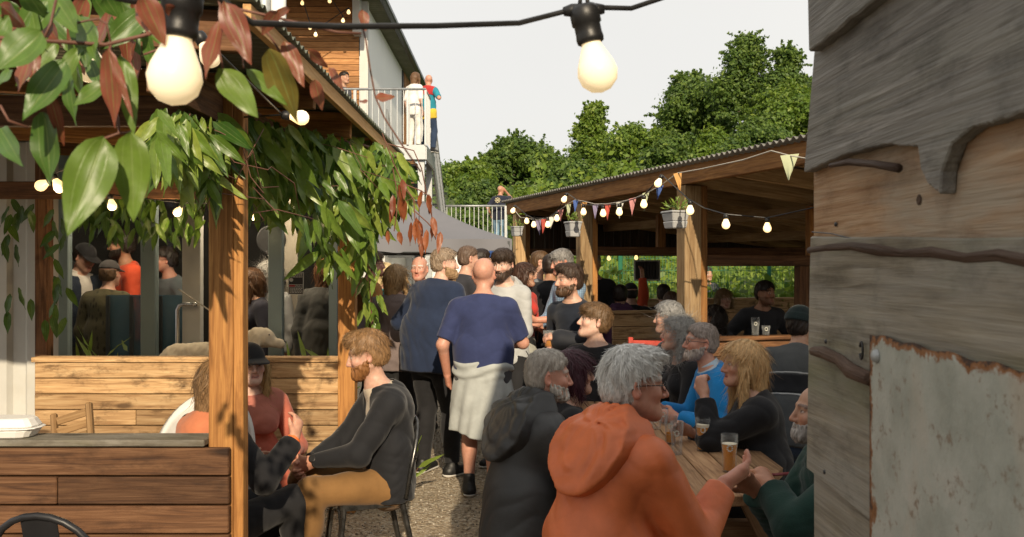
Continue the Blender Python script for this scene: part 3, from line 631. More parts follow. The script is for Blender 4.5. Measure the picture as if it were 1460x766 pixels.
def mesh_sdf(f, lo, hi, h):
    """surface nets on the blocks near the surface; returns vertices and quads"""
    C = 4; lo = V3(lo) - 2 * h; n = np.maximum(1, np.ceil((V3(hi) + 2 * h - lo) / (h * C)).astype(int)); H = h * C
    g = np.stack(np.meshgrid(*[np.arange(k) for k in n], indexing='ij'), -1).reshape(-1, 3)
    d = f(lo + (g + .5) * H); keep = g[np.abs(d) < H * 1.25]
    N = n * C + 1; M = np.zeros(N, bool); K = np.zeros(n, bool); K[tuple(keep.T)] = True
    Kf = np.repeat(np.repeat(np.repeat(K, C, 0), C, 1), C, 2)
    for dx in (0, 1):
        for dy in (0, 1):
            for dz in (0, 1): M[dx:dx + Kf.shape[0], dy:dy + Kf.shape[1], dz:dz + Kf.shape[2]] |= Kf
    I = np.argwhere(M); Vl = np.full(N, 1.0, np.float32); Vl[M] = f(lo + I * h)
    cells = np.argwhere(Kf); offs = np.array([(x, y, z) for x in (0, 1) for y in (0, 1) for z in (0, 1)])
    vals = np.stack([Vl[tuple((cells + o).T)] for o in offs], 1); neg = vals < 0; act = neg.any(1) & ~neg.all(1)
    cells, vals, neg = cells[act], vals[act], neg[act]
    acc = np.zeros((len(cells), 3)); cnt = np.zeros(len(cells))
    for i in range(8):
        for j in range(i + 1, 8):
            if np.abs(offs[i] - offs[j]).sum() != 1: continue
            m = neg[:, i] != neg[:, j]; t = (vals[:, i] / (vals[:, i] - vals[:, j] + 1e-12))[m]
            acc[m] += offs[i] + (offs[j] - offs[i]) * t[:, None]; cnt[m] += 1
    V = lo + (cells + acc / cnt[:, None]) * h
    idx = np.full(np.array(Kf.shape) + 1, -1, np.int64); idx[tuple(cells.T)] = np.arange(len(cells)); F = []
    for ax in range(3):
        e = np.zeros(3, int); e[ax] = 1; u = np.zeros(3, int); v = np.zeros(3, int); u[(ax + 1) % 3] = 1; v[(ax + 2) % 3] = 1
        base = cells; a = Vl[tuple(base.T)] < 0; b = Vl[tuple((base + e).T)] < 0; m = (a != b) & (base[:, (ax + 1) % 3] > 0) & (base[:, (ax + 2) % 3] > 0)
        q = base[m]; s = a[m]; qd = np.stack([idx[tuple((q - u - v).T)], idx[tuple((q - v).T)], idx[tuple(q.T)], idx[tuple((q - u).T)]], 1)
        ok = (qd >= 0).all(1); qd, s = qd[ok], s[ok]; F.append(np.where(s[:, None], qd, qd[:, ::-1]))
    return V, np.concatenate(F)

def relax(V, F, n=2, a=.5):
    e = np.concatenate([F[:, [0, 1]], F[:, [1, 2]], F[:, [2, 3]], F[:, [3, 0]]]); e = np.concatenate([e, e[:, ::-1]]); cnt = np.bincount(e[:, 0], minlength=len(V))[:, None] + 1e-9
    for _ in range(n): V = V + a * (np.stack([np.bincount(e[:, 0], V[e[:, 1], k], len(V)) for k in range(3)], 1) / cnt - V)
    return V
def biggest(V, F):
    lab = np.arange(len(V))
    for _ in range(400):
        m = lab[F].min(1); new = lab.copy()
        for k in range(4): np.minimum.at(new, F[:, k], m)
        new = new[new]
        if (new == lab).all(): break
        lab = new
    r, c = np.unique(lab, return_counts=True); keep = lab == r[c.argmax()]; idx = np.cumsum(keep) - 1; return V[keep], idx[F[keep[F[:, 0]]]]
def skin_mat():
    k = NM("skin", .48, spec=.4); c = k.attr('Col').outputs['Color']; n = k.noise(k.n('TexCoord').outputs['Object'], 55, 4)
    k.color(k.mix(k.rng(n, .35, .65, 0, .22), c, (.30, .11, .07), 'MIX')); k.b.inputs['Subsurface Weight'].default_value = .12; k.b.inputs['Subsurface Radius'].default_value = (.012, .004, .002); k.b.inputs['Subsurface Scale'].default_value = .6
    k.bump(k.noise(k.n('TexCoord').outputs['Object'], 240, 3), .12, .0015); return k.m
M_SKIN = skin_mat(); _mc = {}
def cloth(c, rough=.85, kind='cloth'):
    key = (c, rough, kind)
    if key in _mc: return _mc[key]
    k = NM({'cloth': 'cotton_cloth', 'shell': 'rain_jacket_shell', 'knit': 'knitted_wool', 'denim': 'denim', 'print': 'printed_cloth', 'check': 'check_cloth', 'stripe': 'striped_cloth', 'quilt': 'quilted_nylon'}[kind], rough, spec=.25 if kind != 'shell' else .45)
    tc = k.n('TexCoord').outputs['Object']; n = k.noise(tc, 7, 5, .6); col = k.ramp(n, [(.3, tuple(q * .82 for q in c)), (.7, tuple(min(1, q * 1.15) for q in c))])
    if kind == 'print':
        vo = k.n('TexVoronoi'); vo.inputs['Scale'].default_value = 26; k.l(k.mapv(tc, (1, 1, .5)), vo.inputs['Vector']); col = k.mix(k.rng(vo.outputs['Distance'], .22, .36, .85, 0), col, tuple(q * .25 for q in c))
    if kind == 'check':
        w1 = k.n('TexWave', bands_direction='Z'); w1.inputs['Scale'].default_value = 16; w2 = k.n('TexWave', bands_direction='X'); w2.inputs['Scale'].default_value = 16
        k.l(tc, w1.inputs[0]); k.l(tc, w2.inputs[0]); col = k.mix(k.rng(w1.outputs['Fac'], .6, .8, 0, .5), col, (.08, .12, .22)); col = k.mix(k.rng(w2.outputs['Fac'], .6, .8, 0, .5), col, (.08, .12, .22))
    rd = k.n('TexNoise', noise_type='RIDGED_MULTIFRACTAL'); rd.inputs['Scale'].default_value = 4.5; rd.inputs['Detail'].default_value = 3; rd.inputs['Distortion'].default_value = .9; k.l(tc, rd.inputs['Vector'])
    fine = k.noise(tc, 260 if kind in ('cloth', 'shell') else 140, 3, .6); big = k.noise(tc, 16, 5, .55, .8)
    if kind == 'denim': col = k.mix(k.rng(fine, .4, .6, 0, .4), col, tuple(min(1, q * 2) for q in c))
    k.color(col); k.bump(k.math('ADD', k.math('MULTIPLY', fine, .10 if kind != 'knit' else .3), k.math('ADD', k.math('MULTIPLY', big, .7), k.math('MULTIPLY', rd.outputs['Fac'], 1.1 if kind != 'knit' else .4))), .5, .006 if kind == 'shell' else .007)
    k.b.inputs['Sheen Weight'].default_value = .12 if kind not in ('shell', 'quilt') else 0
    _mc[key] = k.m; return k.m
def hairmat(c):
    key = ('hair', c)
    if key in _mc: return _mc[key]
    k = NM("hair", .48, spec=.35); t = k.attr('gc').outputs['Vector']; n = k.noise(k.mapv(t, (95, 95, 7)), 1.0, 4, .6, .5); n2 = k.noise(k.mapv(t, (9, 9, 5)), 1, 3)
    col = k.ramp(n, [(.28, tuple(q * .45 for q in c)), (.5, c), (.74, tuple(min(1, q * 1.5) for q in c))]); k.color(k.mix(k.rng(n2, .4, .65, 0, .4), col, tuple(q * .55 for q in c))); k.bump(n, .8, .006); _mc[key] = k.m; return k.m
SKINS = {'fair': (.56, .34, .25), 'pale': (.62, .41, .32), 'ruddy': (.55, .29, .21), 'tan': (.45, .265, .175), 'olive': (.36, .19, .11), 'grey': (.5, .29, .2)}

def wrinkle(p, amp, seed, f=22.0):
    if amp == 0: return 0
    r = np.random.RandomState(seed); o = 0; q = p + .07 * np.sin(p[:, [1, 2, 0]] * 9 + r.rand(3) * 6) + .018 * np.sin(p[:, [2, 0, 1]] * 29 + r.rand(3) * 6)
    for i in range(5):
        d = unit(r.randn(3) + V3(0, 0, .6 * (i % 2))); ph = q @ d * f * (.75 + .42 * i) + r.rand() * 6; fade = np.clip(np.sin(p @ unit(r.randn(3)) * 10 + r.rand() * 6) * 1.0 + .1, 0, 1)
        o = o + (np.abs(np.sin(ph)) ** .7 - .6) * fade / (1 + .45 * i)
    return amp * 1.5 * o
def basis(yaw, pitch=0.0, roll=0.0):
    """columns right, forward, up; yaw 0 looks away from the camera, 90 to the picture's right, 180 at the camera; pitch up is positive"""
    y, p, r = radians(yaw), radians(pitch), radians(roll); f = V3(sin(y) * cos(p), cos(y) * cos(p), sin(p)); rt = V3(cos(y), -sin(y), 0); up = np.cross(rt, f)
    rt, up = rt * cos(r) - up * sin(r), up * cos(r) + rt * sin(r); return np.stack([rt, f, up], 1)
def ik(a, b, l1, l2, pole):
    a, b = V3(a), V3(b); d = b - a; L0 = np.linalg.norm(d); u = d / (L0 + 1e-9); L1 = min(L0, (l1 + l2) * .995); b = a + u * L1
    x = (l1 * l1 - l2 * l2 + L1 * L1) / (2 * L1); h = sqrt(max(0, l1 * l1 - x * x)); pl = V3(pole) - u * np.dot(pole, u); return a + u * x + unit(pl) * h, b

# head in its own frame (metres for a 0.235 m head; x right, y forward, z up; origin between the ears)
_I = np.eye(3)
def head_sdf(q, sp):
    ax = np.abs(q[:, 0]); m = np.stack([ax, q[:, 1], q[:, 2]], 1)       # mirrored
    d = Ell((0, -.012, .034), _I, (.074, .094, .084))(q)
    d = smin(d, Ell((0, .024, -.040), _I, (.058, .064, .070))(q), .04)
    d = smin(d, Cap((.050, -.005, -.045), (.018, .072, -.088), .018, .020)(m), .035)       # jaw line
    d = smin(d, Cap((0, .072, -.090), (0, .076, -.086), .017, .017)(q), .02)               # chin
    d = smin(d, Cap((.012, .083, .030), (.044, .070, .026), .008, .008)(m), .014)          # brow
    d = smin(d, Ell((.040, .062, -.018), _I, (.022, .020, .020))(m), .022)                 # cheek bone
    d = smax(d, -Ell((.031, .094, .010), _I, (.020, .016, .012))(m), .010)                 # eye socket
    d = smin(d, Ell((.031, .072, .010), _I, (.0135, .0125, .0115))(m), .003)               # eyeball
    ns = sp.get('nose', 1.0)
    d = smin(d, Cap((0, .086, .016), (0, .086 + .020 * ns, -.026), .0075, .0112)(q), .012)  # nose
    d = smin(d, Ell((.011, .094 + .006 * (ns - 1), -.030), _I, (.009, .012, .008))(m), .006)
    d = smin(d, Cap((0, .085, -.054), (.018, .076, -.054), .0065, .004)(m), .006)          # lips
    d = smin(d, Cap((0, .083, -.066), (.016, .076, -.065), .007, .005)(m), .006)
    d = smax(d, -Cap((0, .096, -.0598), (.020, .080, -.0595), .0035 if not sp.get('mouth') else .008, .002)(m), .004)
    e = Ell((.078, -.012, -.002), np.stack([unit((.85, -.5, 0)), unit((.5, .85, .1)), V3(0, -.1, 1)], 1), (.009, .019, .032))(m)
    e = smax(e, -Ell((.087, -.006, .002), _I, (.008, .010, .018))(m), .006); d = smin(d, e, .007)
    return d
def head_color(q, sp, base):
    """albedo of the skin over the head: lips, brows, irises, stubble, flushed cheeks"""
    base = V3(base); n = len(q); c = np.tile(base, (n, 1)); ax = np.abs(q[:, 0]); y, z = q[:, 1], q[:, 2]
    def put(mask, col, a=1.0): mask = (np.clip(mask, 0, 1) * a)[:, None]; c[:] = c * (1 - mask) + V3(col) * mask
    fl = V3(base[0] * 1.02, base[1] * .72, base[2] * .68)
    put(np.exp(-(((ax - .042) / .022) ** 2 + ((z + .022) / .022) ** 2)) * (y > .03), fl, .6); put(np.exp(-((ax / .016) ** 2 + ((z + .028) / .016) ** 2)) * (y > .09), fl, .6); put((ax > .074) * (np.abs(z) < .04) * 1.0, fl, .5)
    hc = V3(sp.get('browc', sp.get('hairc', (.08, .05, .03))))
    st = sp.get('stubble', 0)
    if st: put(((z < -.028) & (y > -.01)) * (1 - np.exp(-((z + .060) / .011) ** 2 - (ax / .026) ** 2)), hc, st)
    put(((np.abs(z + .0595) < .0135) & (ax < .024 - 6 * (z + .06) ** 2) & (y > .066)) * 1.0, (base[0] * .82, base[1] * .50, base[2] * .50), .8)
    put(((np.abs(z + .0597) < .0024) & (ax < .02) & (y > .066)) * 1.0, (.08, .03, .025), .85)
    put(((np.abs(z - .033 + (ax - .03) ** 2 * 8) < .0062) & (ax > .012) & (ax < .053) & (y > .045)) * 1.0, hc, .8)
    eye = ((ax - .031) / .0135) ** 2 + ((z - .0095) / .0058) ** 2; put((eye < 1) & (y > .06), (.62, .58, .54)); put(((ax - .031) ** 2 + (z - .0095) ** 2 < .0062 ** 2) & (eye < 1.1) & (y > .06), (.05, .035, .025))
    put((np.abs(eye - 1.15) < .35) * (z > .0095) * (y > .05) * 1.0, (.10, .06, .045), .8)
    return c
def hair_sdf(q, style, sp, seed):
    """hair shell over the skull in the head frame"""
    x, y, z = q[:, 0], q[:, 1], q[:, 2]; ax = np.abs(x); r = np.random.RandomState(seed); off = r.rand(3) * 9
    v = sp.get('vol', .016); v = min(v, .003) if style == 'rim' else v; cur = sp.get('curl', 0)
    w1 = x * 1.0 + .012 * np.sin(z * 31 + off[0]) + .008 * np.sin(y * 47 + off[1]); w2 = y + .012 * np.sin(z * 37 + off[2]) + .008 * np.sin(x * 43)
    st = .0016 * np.sin(w1 * 330 + off[1]) + .0014 * np.sin(w2 * 290 + off[0]) + .003 * np.sin(w1 * 95 + w2 * 70 + off[2]) * np.sin(w2 * 80 - z * 40 + off[0])
    st = st * np.clip((.16 - z) * 20, 0, 1)
    if cur: st = st + cur * (np.sin(x * 150 + off[0]) * np.sin(y * 150 + off[1]) * np.sin(z * 150 + off[2]) + .6 * np.sin(x * 300 + z * 120) * np.sin(y * 290 + off[1]))
    skull = smin(Ell((0, -.014, .036), _I, (.076 + v, .095 + v, .084 + v))(q), Ell((0, -.035, -.015), _I, (.070 + v * .6, .068 + v * .8, .060))(q), .03)
    if style in ('short', 'fringe', 'crop', 'pony'): skull = smin(smin(Ell((0, -.014, .034), _I, (.075 + v * .38, .0945 + v * .55, .084 + v * .4))(q), Ell((0, -.006, .064), _I, (.068 + v * .75, .086 + v * .8, .060 + v))(q), .025), Ell((0, -.035, -.015), _I, (.069 + v * .25, .068 + v * .5, .060))(q), .03)
    hl = sp.get('hairline', .062)                                   # how low the hair comes on the forehead
    face = -(y - .050 + .55 * (z - hl) * (z < hl) - 2.2 * np.maximum(0, z - hl))       # negative inside the face
    side = np.where((z < .032), y + .012 - sp.get('burn', 0.0) - .25 * np.maximum(0, -z), y - .046 - .9 * np.maximum(0, z - .032)) # hair stays behind the temple
    cutz = -(z + sp.get('nape', .058))                              # lower edge at the back
    d = np.maximum(skull, side if style != 'bob' else y - .052 - .9 * np.maximum(0, z - .035)); 
    if style == 'rim': d = np.maximum(d, y + .002 - .35 * np.maximum(0, z - .02)); top = z - .050 - .25 * np.maximum(0, -y) * 1.2; d = smax(d, top + .02 * np.sin(ax * 60) * .2, .012); d = smax(d, cutz, .01)
    elif style in ('short', 'crop'):
        d = smax(d, cutz, .012)
        if sp.get('quiff', 0): d = smin(d, Ell((0, .055, .100), _I, (.062, .045, .026 + sp['quiff']))(q), .02)
    elif style == 'fringe':
        d = smax(np.maximum(skull, np.where(z < .030, y - .005, y - .200)), cutz, .012); d = smin(d, Ell((0, .058, .078), _I, (.066, .046, .038))(q), .02)
    elif style in ('long', 'bob'):
        ln = sp.get('length', .22); 
        back = Cap((0, -.060, .0), (0, -.075 - .02 * ln, -.05 - ln), .070, .045 + .02 * (style == 'bob'), (1, 0, 0), 1.25)(q)
        d = smin(d, back, .03); m = np.stack([ax, y, z], 1); fw = sp.get('fwd', .02)
        d = smin(d, Cap((.066, .006, .060), (.082, fw - .01, -.02), .022, .026)(m), .022); d = smin(d, Cap((.082, fw - .012, -.02), (.088, fw, -.06 - ln * sp.get('front', .7)), .027, .016)(m), .02)
        if sp.get('bang'): d = smin(d, Ell((0, .062, .058), _I, (.062, .034, .034))(q), .018)
    elif style == 'pony':
        d = smax(d, cutz, .012); d = smin(d, Cap((0, -.105, .03), (0, -.15, -.16), .030, .016)(q), .02)
    if sp.get('capped'): d = np.maximum(d, z - .045)
    return d + st
def strands(fig, o, V, F, n, ln, width, kind, seed):
    '''thin tapered locks lying along the hair shell, from the crown outward and down'''
    r = np.random.RandomState(seed); A = V[F[:, 0]]; B_ = V[F[:, 1]]; D = V[F[:, 3]]; nr = np.cross(B_ - A, D - A); ar = np.linalg.norm(nr, axis=1); k = r.choice(len(F), n, p=ar / ar.sum()); nr = nr[k] / (ar[k][:, None] + 1e-12); w = r.rand(n, 1); w2 = r.rand(n, 1); p = A[k] + (B_[k] - A[k]) * w + (D[k] - A[k]) * w2
    hb, hc, hs = fig.hb, fig.hc_(), fig.hs; q = ((p - hc) @ hb) / hs; nl = nr @ hb
    crown = V3(.008, -.045, .125); fl = q - crown; fl /= np.linalg.norm(fl, axis=1, keepdims=True) + 1e-9
    if kind == 'beard': fl = np.tile(V3(0, .25, -1), (n, 1))
    else: fl = fl * np.clip((q[:, 2:3] + .02) * 12, .15, 1) + V3(0, 0, -1) * (1 - np.clip((q[:, 2:3] + .02) * 12, .15, 1))
    jit = (.09 if kind != 'long' else .13) + (.8 if fig.sp.get('curl') else 0); fl = fl + r.randn(n, 3) * jit; fl -= nl * (fl * nl).sum(1, keepdims=True); fl /= np.linalg.norm(fl, axis=1, keepdims=True) + 1e-9
    S_ = 4; L = ln * r.uniform(.55, 1.25, (n, 1)); L = L * (1 if kind == 'long' else np.where(q[:, 2:3] < .03, .45, 1)); L = L * (.0 if fig.sp.get('capped') else 1 - 0 * L) if False else np.where((q[:, 2:3] > .035) & bool(fig.sp.get('capped')), .004, L); lift = r.uniform(-.02, .07 if kind != 'long' else .05, (n, 1)); sd = np.cross(nl, fl); bend = r.normal(0, .35 + (1.2 if fig.sp.get('curl') else 0), (n, 1)); pts = []; tw = r.uniform(.6, 1.2, (n, 1)) * width
    for j in range(S_ + 1):
        t = j / S_; c = q + fl * L * t + sd * bend * L * t * t + nl * (.0012 + L * (lift * t - .25 * t * t * (kind != 'short')) * .6) + V3(0, 0, -1) * L * .15 * t * t * (kind != 'beard'); wv = tw * (1 - t ** 2 * .92) * (.55 + .45 * min(1, t * 4)); pts += [c - sd * wv * .5, c + sd * wv * .5]
    X = np.stack(pts, 1); base = np.arange(n)[:, None, None] * (2 * S_ + 2); f = np.array([(2 * j, 2 * j + 1, 2 * j + 3, 2 * j + 2) for j in range(S_)])[None]; FF = (base + f).reshape(-1, 4); XW = hc + (X.reshape(-1, 3) * hs) @ hb.T
    g = X.reshape(-1, 3) * V3(.25, .25, .25) + np.repeat(r.rand(n, 3) * 4, 2 * S_ + 2, 0)
    return XW, FF, g
def beard_sdf(q, sp):
    x, y, z = q[:, 0], q[:, 1], q[:, 2]; ax = np.abs(x); L = sp['beard']; m = np.stack([ax, y, z], 1)
    d = head_sdf(q, sp) - (.0012 + min(.011, .28 * L)) * np.clip((-z - .005) * 30, .35, 1) * 1.0
    d = smax(d, (z + .014 + .36 * y) * .9, .006); d = smax(d, -(y + .004), .006)
    if L > .01: d = smin(d, Cap((.0, .066, -.098), (0, .076, -.098 - L * .75), .026, .010 + .1 * L)(q), .018)
    d = smax(d, -Cap((0, .120, -.0600), (.015, .082, -.0600), .0085, .0055)(m), .004); d = np.maximum(d, .03 - .4 * L - .55 * (.10 - y) - .02 - (-.028 - z) * 2) if False else d
    return d + .0016 * np.sin(x * 330 + 3 * np.sin(z * 70)) + .0014 * np.sin(y * 300 + z * 60)

class Figure:
    """skeleton laid out in the figure's own frame at the origin, then moved so that the crown meets a given point"""
    def __init__(s, sp):
        s.sp = sp; H = sp.get('H', 1.75); k = s.k = H / 1.75; B = s.B = basis(sp['yaw']); bw = sp.get('wide', 1.0); fat = sp.get('fat', 0.0); s.fat = fat
        loc = lambda r, f, u: B @ V3(r, f, u)
        sit = sp.get('sit'); hipz = (.93 * k if not sit else sp.get('seat', .46) + .085); s.hipz = hipz
        lean, tilt = sp.get('lean', 2), sp.get('tilt', 0); tb = basis(sp['yaw'] + sp.get('twist', 0), -lean, tilt); s.tb = tb; up = tb[:, 2]; rt = tb[:, 0]; fw = tb[:, 1]
        s.pel = loc(0, 0, hipz); ts = sp.get('tall', 1.0); s.waist = s.pel + unit(up * .8 + V3(0, 0, .2)) * .17 * k * ts; s.chest = s.waist + up * .22 * k * ts
        slump = sp.get('slump', 0.0); s.neckb = s.chest + up * .13 * k + fw * (.01 + slump) * k; sw = .168 * k * bw
        s.sh = [s.chest + up * .066 * k + rt * sw * e + fw * slump * .6 for e in (-1, 1)]
        hb = s.hb = basis(sp['yaw'] + sp.get('head', 0), sp.get('nod', 0), sp.get('roll', 0)); nk = unit(up * .8 + V3(0, 0, .2) + fw * .25) ; s.hs = sp.get('hsc', 1.0) * (k * .5 + .5)
        s.headc = s.neckb + nk * .105 * k + hb[:, 2] * .068 * s.hs + hb[:, 1] * .018
        s.top = s.headc + hb[:, 2] * .118 * s.hs
        # arms
        s.el, s.wr, s.hand = [None] * 2, [None] * 2, [None] * 2
        for i, e in enumerate((-1, 1)):
            tg = sp.get('armL' if i == 0 else 'armR', (.25 * e, .03, None)); tgt = tg[:3]
            if tgt[2] is None: w = s.sh[i] + rt * (e * .055 * k) - V3(0, 0, 1) * .535 * k + fw * tgt[1]
            else: w = loc(*tgt)
            pole = tg[3] if len(tg) > 3 else (e * .55, -.8, -.6); s.el[i], s.wr[i] = ik(s.sh[i], w, .295 * k, .255 * k, loc(*pole))
        # legs
        s.hip, s.kn, s.an = [None] * 2, [None] * 2, [None] * 2
        for i, e in enumerate((-1, 1)):
            s.hip[i] = s.pel + loc(e * .088 * k, 0, -.02); ft = sp.get('footL' if i == 0 else 'footR', (e * .11, .0 if not sit else .50, 0)); a = loc(ft[0], ft[1], ft[2] + .075 * k)
            s.kn[i], s.an[i] = ik(s.hip[i], a, .425 * k, .425 * k, loc(e * sp.get('splay', .12), 1, .2 if not sit else 1.4))
        s.shift(V3(0, 0, 0))
    def shift(s, v):
        for n in ('pel', 'waist', 'chest', 'neckb', 'headc', 'top'): setattr(s, n, getattr(s, n) + v)
        for n in ('sh', 'el', 'wr', 'hip', 'kn', 'an'): setattr(s, n, [q + v for q in getattr(s, n)])
    # primitive sets
    def torso(s, g=0.0, gl=None):
        k, rt, f = s.k, s.tb[:, 0], s.fat; fw = s.tb[:, 1]; fem = s.sp.get('fem'); bw = s.sp.get('wide', 1.0)
        A = [(Cap(s.pel - s.tb[:, 2] * .02, s.waist, (.108 + .35 * f) * k, (.100 + .75 * f) * k, rt, 1.42).grow(g), 0), (Cap(s.waist, s.chest, (.100 + .75 * f) * k, (.112 + .25 * f) * k, rt, (1.30 if not fem else 1.20) * (.5 + .5 * bw)).grow(g), .05),
             *[(Cap(s.sh[i] * .9 + s.sh[1 - i] * .1, s.neckb - s.tb[:, 2] * .012, .056 * k, .042 * k).grow(g), .06) for i in (0, 1)],
             (Cap(s.chest + s.tb[:, 2] * .08, s.neckb, .085 * k, .052 * k, rt, 1.3).grow(g * .6), .06)]
        if f > .03: A.append((Ell(s.waist + fw * (.05 + .5 * f) - s.tb[:, 2] * .03, s.tb, V3(.16, .11 + f, .15) * k).grow(g), .07))
        if fem: A += [(Ell(s.chest + fw * .085 * k + rt * e * .07 * k - s.tb[:, 2] * .03, _I, V3(.062, .062, .062) * k).grow(g), .04) for e in (-1, 1)]
        return A
    def arm(s, i, g=0.0, t1=1.0, g2=None):
        """upper arm and, up to fraction t1 of the forearm when t1 > 1 (1..2)"""
        k = s.k; m = .9 if s.sp.get('fem') else 1.0 + s.fat * 1.2; A = []; tu = min(1, t1); e = s.sh[i] + (s.el[i] - s.sh[i]) * tu
        A.append((Cap(s.sh[i], e, .053 * k * m, (.053 + (.041 - .053) * tu) * k * m).grow(g, g2 if t1 <= 1 and g2 is not None else g), .035))
        if t1 > 1: w = s.el[i] + (s.wr[i] - s.el[i]) * (t1 - 1); A.append((Cap(s.el[i], w, .041 * k * m, (.041 + (.027 - .041) * (t1 - 1)) * k * m).grow(g, g if g2 is None else g2), .025))
        return A
    def leg(s, i, g=0.0, t1=2.0, g2=None):
        k = s.k; m = 1 + s.fat; A = []; tu = min(1, t1); e = s.hip[i] + (s.kn[i] - s.hip[i]) * tu
        A.append((Cap(s.hip[i], e, .085 * k * m, (.085 + (.055 - .085) * tu) * k * m).grow(g, g2 if t1 <= 1 and g2 is not None else g), .05))
        if t1 > 1:
            w = s.kn[i] + (s.an[i] - s.kn[i]) * (t1 - 1); bk = -unit(np.cross(np.cross(s.kn[i] - s.hip[i], s.an[i] - s.kn[i] + 1e-6), s.an[i] - s.kn[i])) * .0
            A.append((Cap(s.kn[i], w, .054 * k, (.054 + (.036 - .054) * (t1 - 1)) * k).grow(g, g if g2 is None else g2), .03)); mid = s.kn[i] * .68 + s.an[i] * .32 - s.B[:, 1] * .018 * k
            A.append((Ell(mid, np.stack([s.B[:, 0], s.B[:, 1], V3(0, 0, 1)], 1), V3(.052, .055, .12) * k).grow(g), .04))
        return A
    def hand_prims(s, i):
        k = s.k * (.92 if s.sp.get('fem') else 1.0); e = -1 if i == 0 else 1; hd = s.sp.get('handL' if i == 0 else 'handR', {}); d = unit(s.wr[i] - s.el[i])
        if 'dir' in hd: d = unit(d * .3 + s.B @ V3(hd['dir']))
        pn = s.B @ V3(hd.get('palm', (-e * .9, .2, -.1))); pn = unit(pn - d * np.dot(pn, d)); side = unit(np.cross(pn, d)) * 1.0     # side = across the palm
        th = side if np.dot(side, s.B @ V3(hd.get('thumb', (0, 1, .4)))) > 0 else -side; w = s.wr[i]; curl = hd.get('curl', .35); A = []
        p0, p1 = w + d * .012 * k, w + d * .085 * k
        A.append((Cap(p0 + th * .0, p1, .024 * k, .024 * k, th, 1.55), .02))
        for j, (o, ln) in enumerate(((.030, .072), (.010, .080), (-.011, .075), (-.030, .060))):
            b = p1 + th * o * k; a1 = curl * (1 + .08 * j); v = d * cos(a1) + pn * sin(a1); q = b + v * ln * .48 * k; a2 = a1 + curl * 1.5; v2 = d * cos(a2) + pn * sin(a2); q2 = q + v2 * ln * .30 * k; a3 = a2 + curl * .8; v3 = d * cos(a3) + pn * sin(a3); q3 = q2 + v3 * ln * .24 * k
            A += [(Cap(b - d * .01, q, .0098 * k, .0092 * k), .008), (Cap(q, q2, .0092 * k, .0084 * k), .003), (Cap(q2, q3, .0084 * k, .0070 * k), .003)]
        b = w + d * .028 * k + th * .026 * k; sp_ = hd.get('spread', .7); v = unit(d * .75 + th * sp_ + pn * curl * .5); q = b + v * .042 * k; v2 = unit(d * .9 + th * sp_ * .3 + pn * curl * .8); q2 = q + v2 * .032 * k
        A += [(Cap(b, q, .0145 * k, .0115 * k), .012), (Cap(q, q2, .0112 * k, .0085 * k), .004)]
        s.hand[i] = p1 + pn * .03 * k; s.handf = (d, pn, th); return A, w + d * .085 * k
    def build(s, label, group=None, parts=True):
        sp, k = s.sp, s.k; h = sp.get('res', .008); seed = sp.get('seed', 1); hb, hs, hc = s.hb, s.hs, s.headc; base = SKINS[sp.get('skin', 'fair')]
        toh = lambda p: ((p - hc) @ hb) / hs
        headg = Group(lambda p: head_sdf(toh(p), sp) * hs, hc, .16 * hs)
        tor = s.torso(); arms = [s.arm(i, 0, 2.0) for i in (0, 1)]; legs = [s.leg(i) for i in (0, 1)]; hands = []
        vis = sp.get('legs', True)
        for i in (0, 1): A, c = s.hand_prims(i); hands.append(Group(lambda p, A=A: union(A, p), c, .135 * k))
        neck = Cap(s.neckb - s.tb[:, 2] * .03, hc - hb[:, 2] * .05 * hs - hb[:, 1] * .012, .055 * k * (.86 if sp.get('fem') else 1), .050 * k * (.86 if sp.get('fem') else 1.04))
        feet = [Cap(s.an[i] - V3(0, 0, .03) * k, s.an[i] + s.B @ V3((-.03, .03)[i], .13, -.045) * k, .036 * k, .028 * k) for i in (0, 1)]
        def body(p):
            d = union(tor, p)
            for A in arms: d = smin(d, union(A, p), .03)
            if vis:
                for A in legs: d = smin(d, union(A, p), .04)
                for f in feet: d = smin(d, f(p), .02)
            d = smin(d, neck(p), .03); d = smin(d, headg(p), .018)
            for g in hands: d = smin(d, g(p), .010)
            return d
        pts = [s.pel, s.top, *s.sh, *s.el, *s.wr, hc] + ([*s.kn, *s.an] if vis else [])
        lo, hi = np.min(pts, 0) - .24 * k, np.max(pts, 0) + .24 * k
        if vis: lo[2] = min(q[2] for q in s.an) - .09
        V, F = mesh_sdf(body, lo, hi, h)
        c = np.tile(V3(base), (len(V), 1)); q = toh(V); m = ((q ** 2).sum(1) < .2 ** 2) & (q[:, 2] > -.13); c[m] = head_color(q[m], sp, base)
        for i in (0, 1):
            hm = (((V - s.wr[i]) ** 2).sum(1) < (.2 * k) ** 2); c[hm] = c[hm] * V3(1.0, .90, .86)
        root = V3(s.pel[0], s.pel[1], sp.get('z0', 0.0))
        me = quads_mesh('person', V - root, F, {'Col': np.concatenate([c, np.ones((len(c), 1))], 1)})
        o = link('person', me, M_SKIN, None, smooth=True); o.location = tuple(root); tag(o, label, 'person', group); s.o = o; s.lo, s.hi = lo, hi
        for nm, fn in sp.get('wear', []): fn(s, nm)
        if sp.get('hair'): s.shell('hair', lambda p: hair_sdf(toh(p), sp['hair'], sp, seed) * hs, hc - .17 - V3(0, 0, .42 if sp['hair'] in ('long', 'bob', 'pony') else 0), hc + .19, max(.0045, h * .8), hairmat(sp['hairc']), gc=lambda V: toh(V))
        if sp.get('beard') is not None: s.shell('beard', lambda p: beard_sdf(toh(p), sp) * hs, hc - .19 - V3(0, 0, sp['beard']), hc + .14, max(.0042, h * .7), hairmat(sp.get('beardc', sp.get('hairc', (.1, .07, .05)))), gc=lambda V: toh(V))
        return o
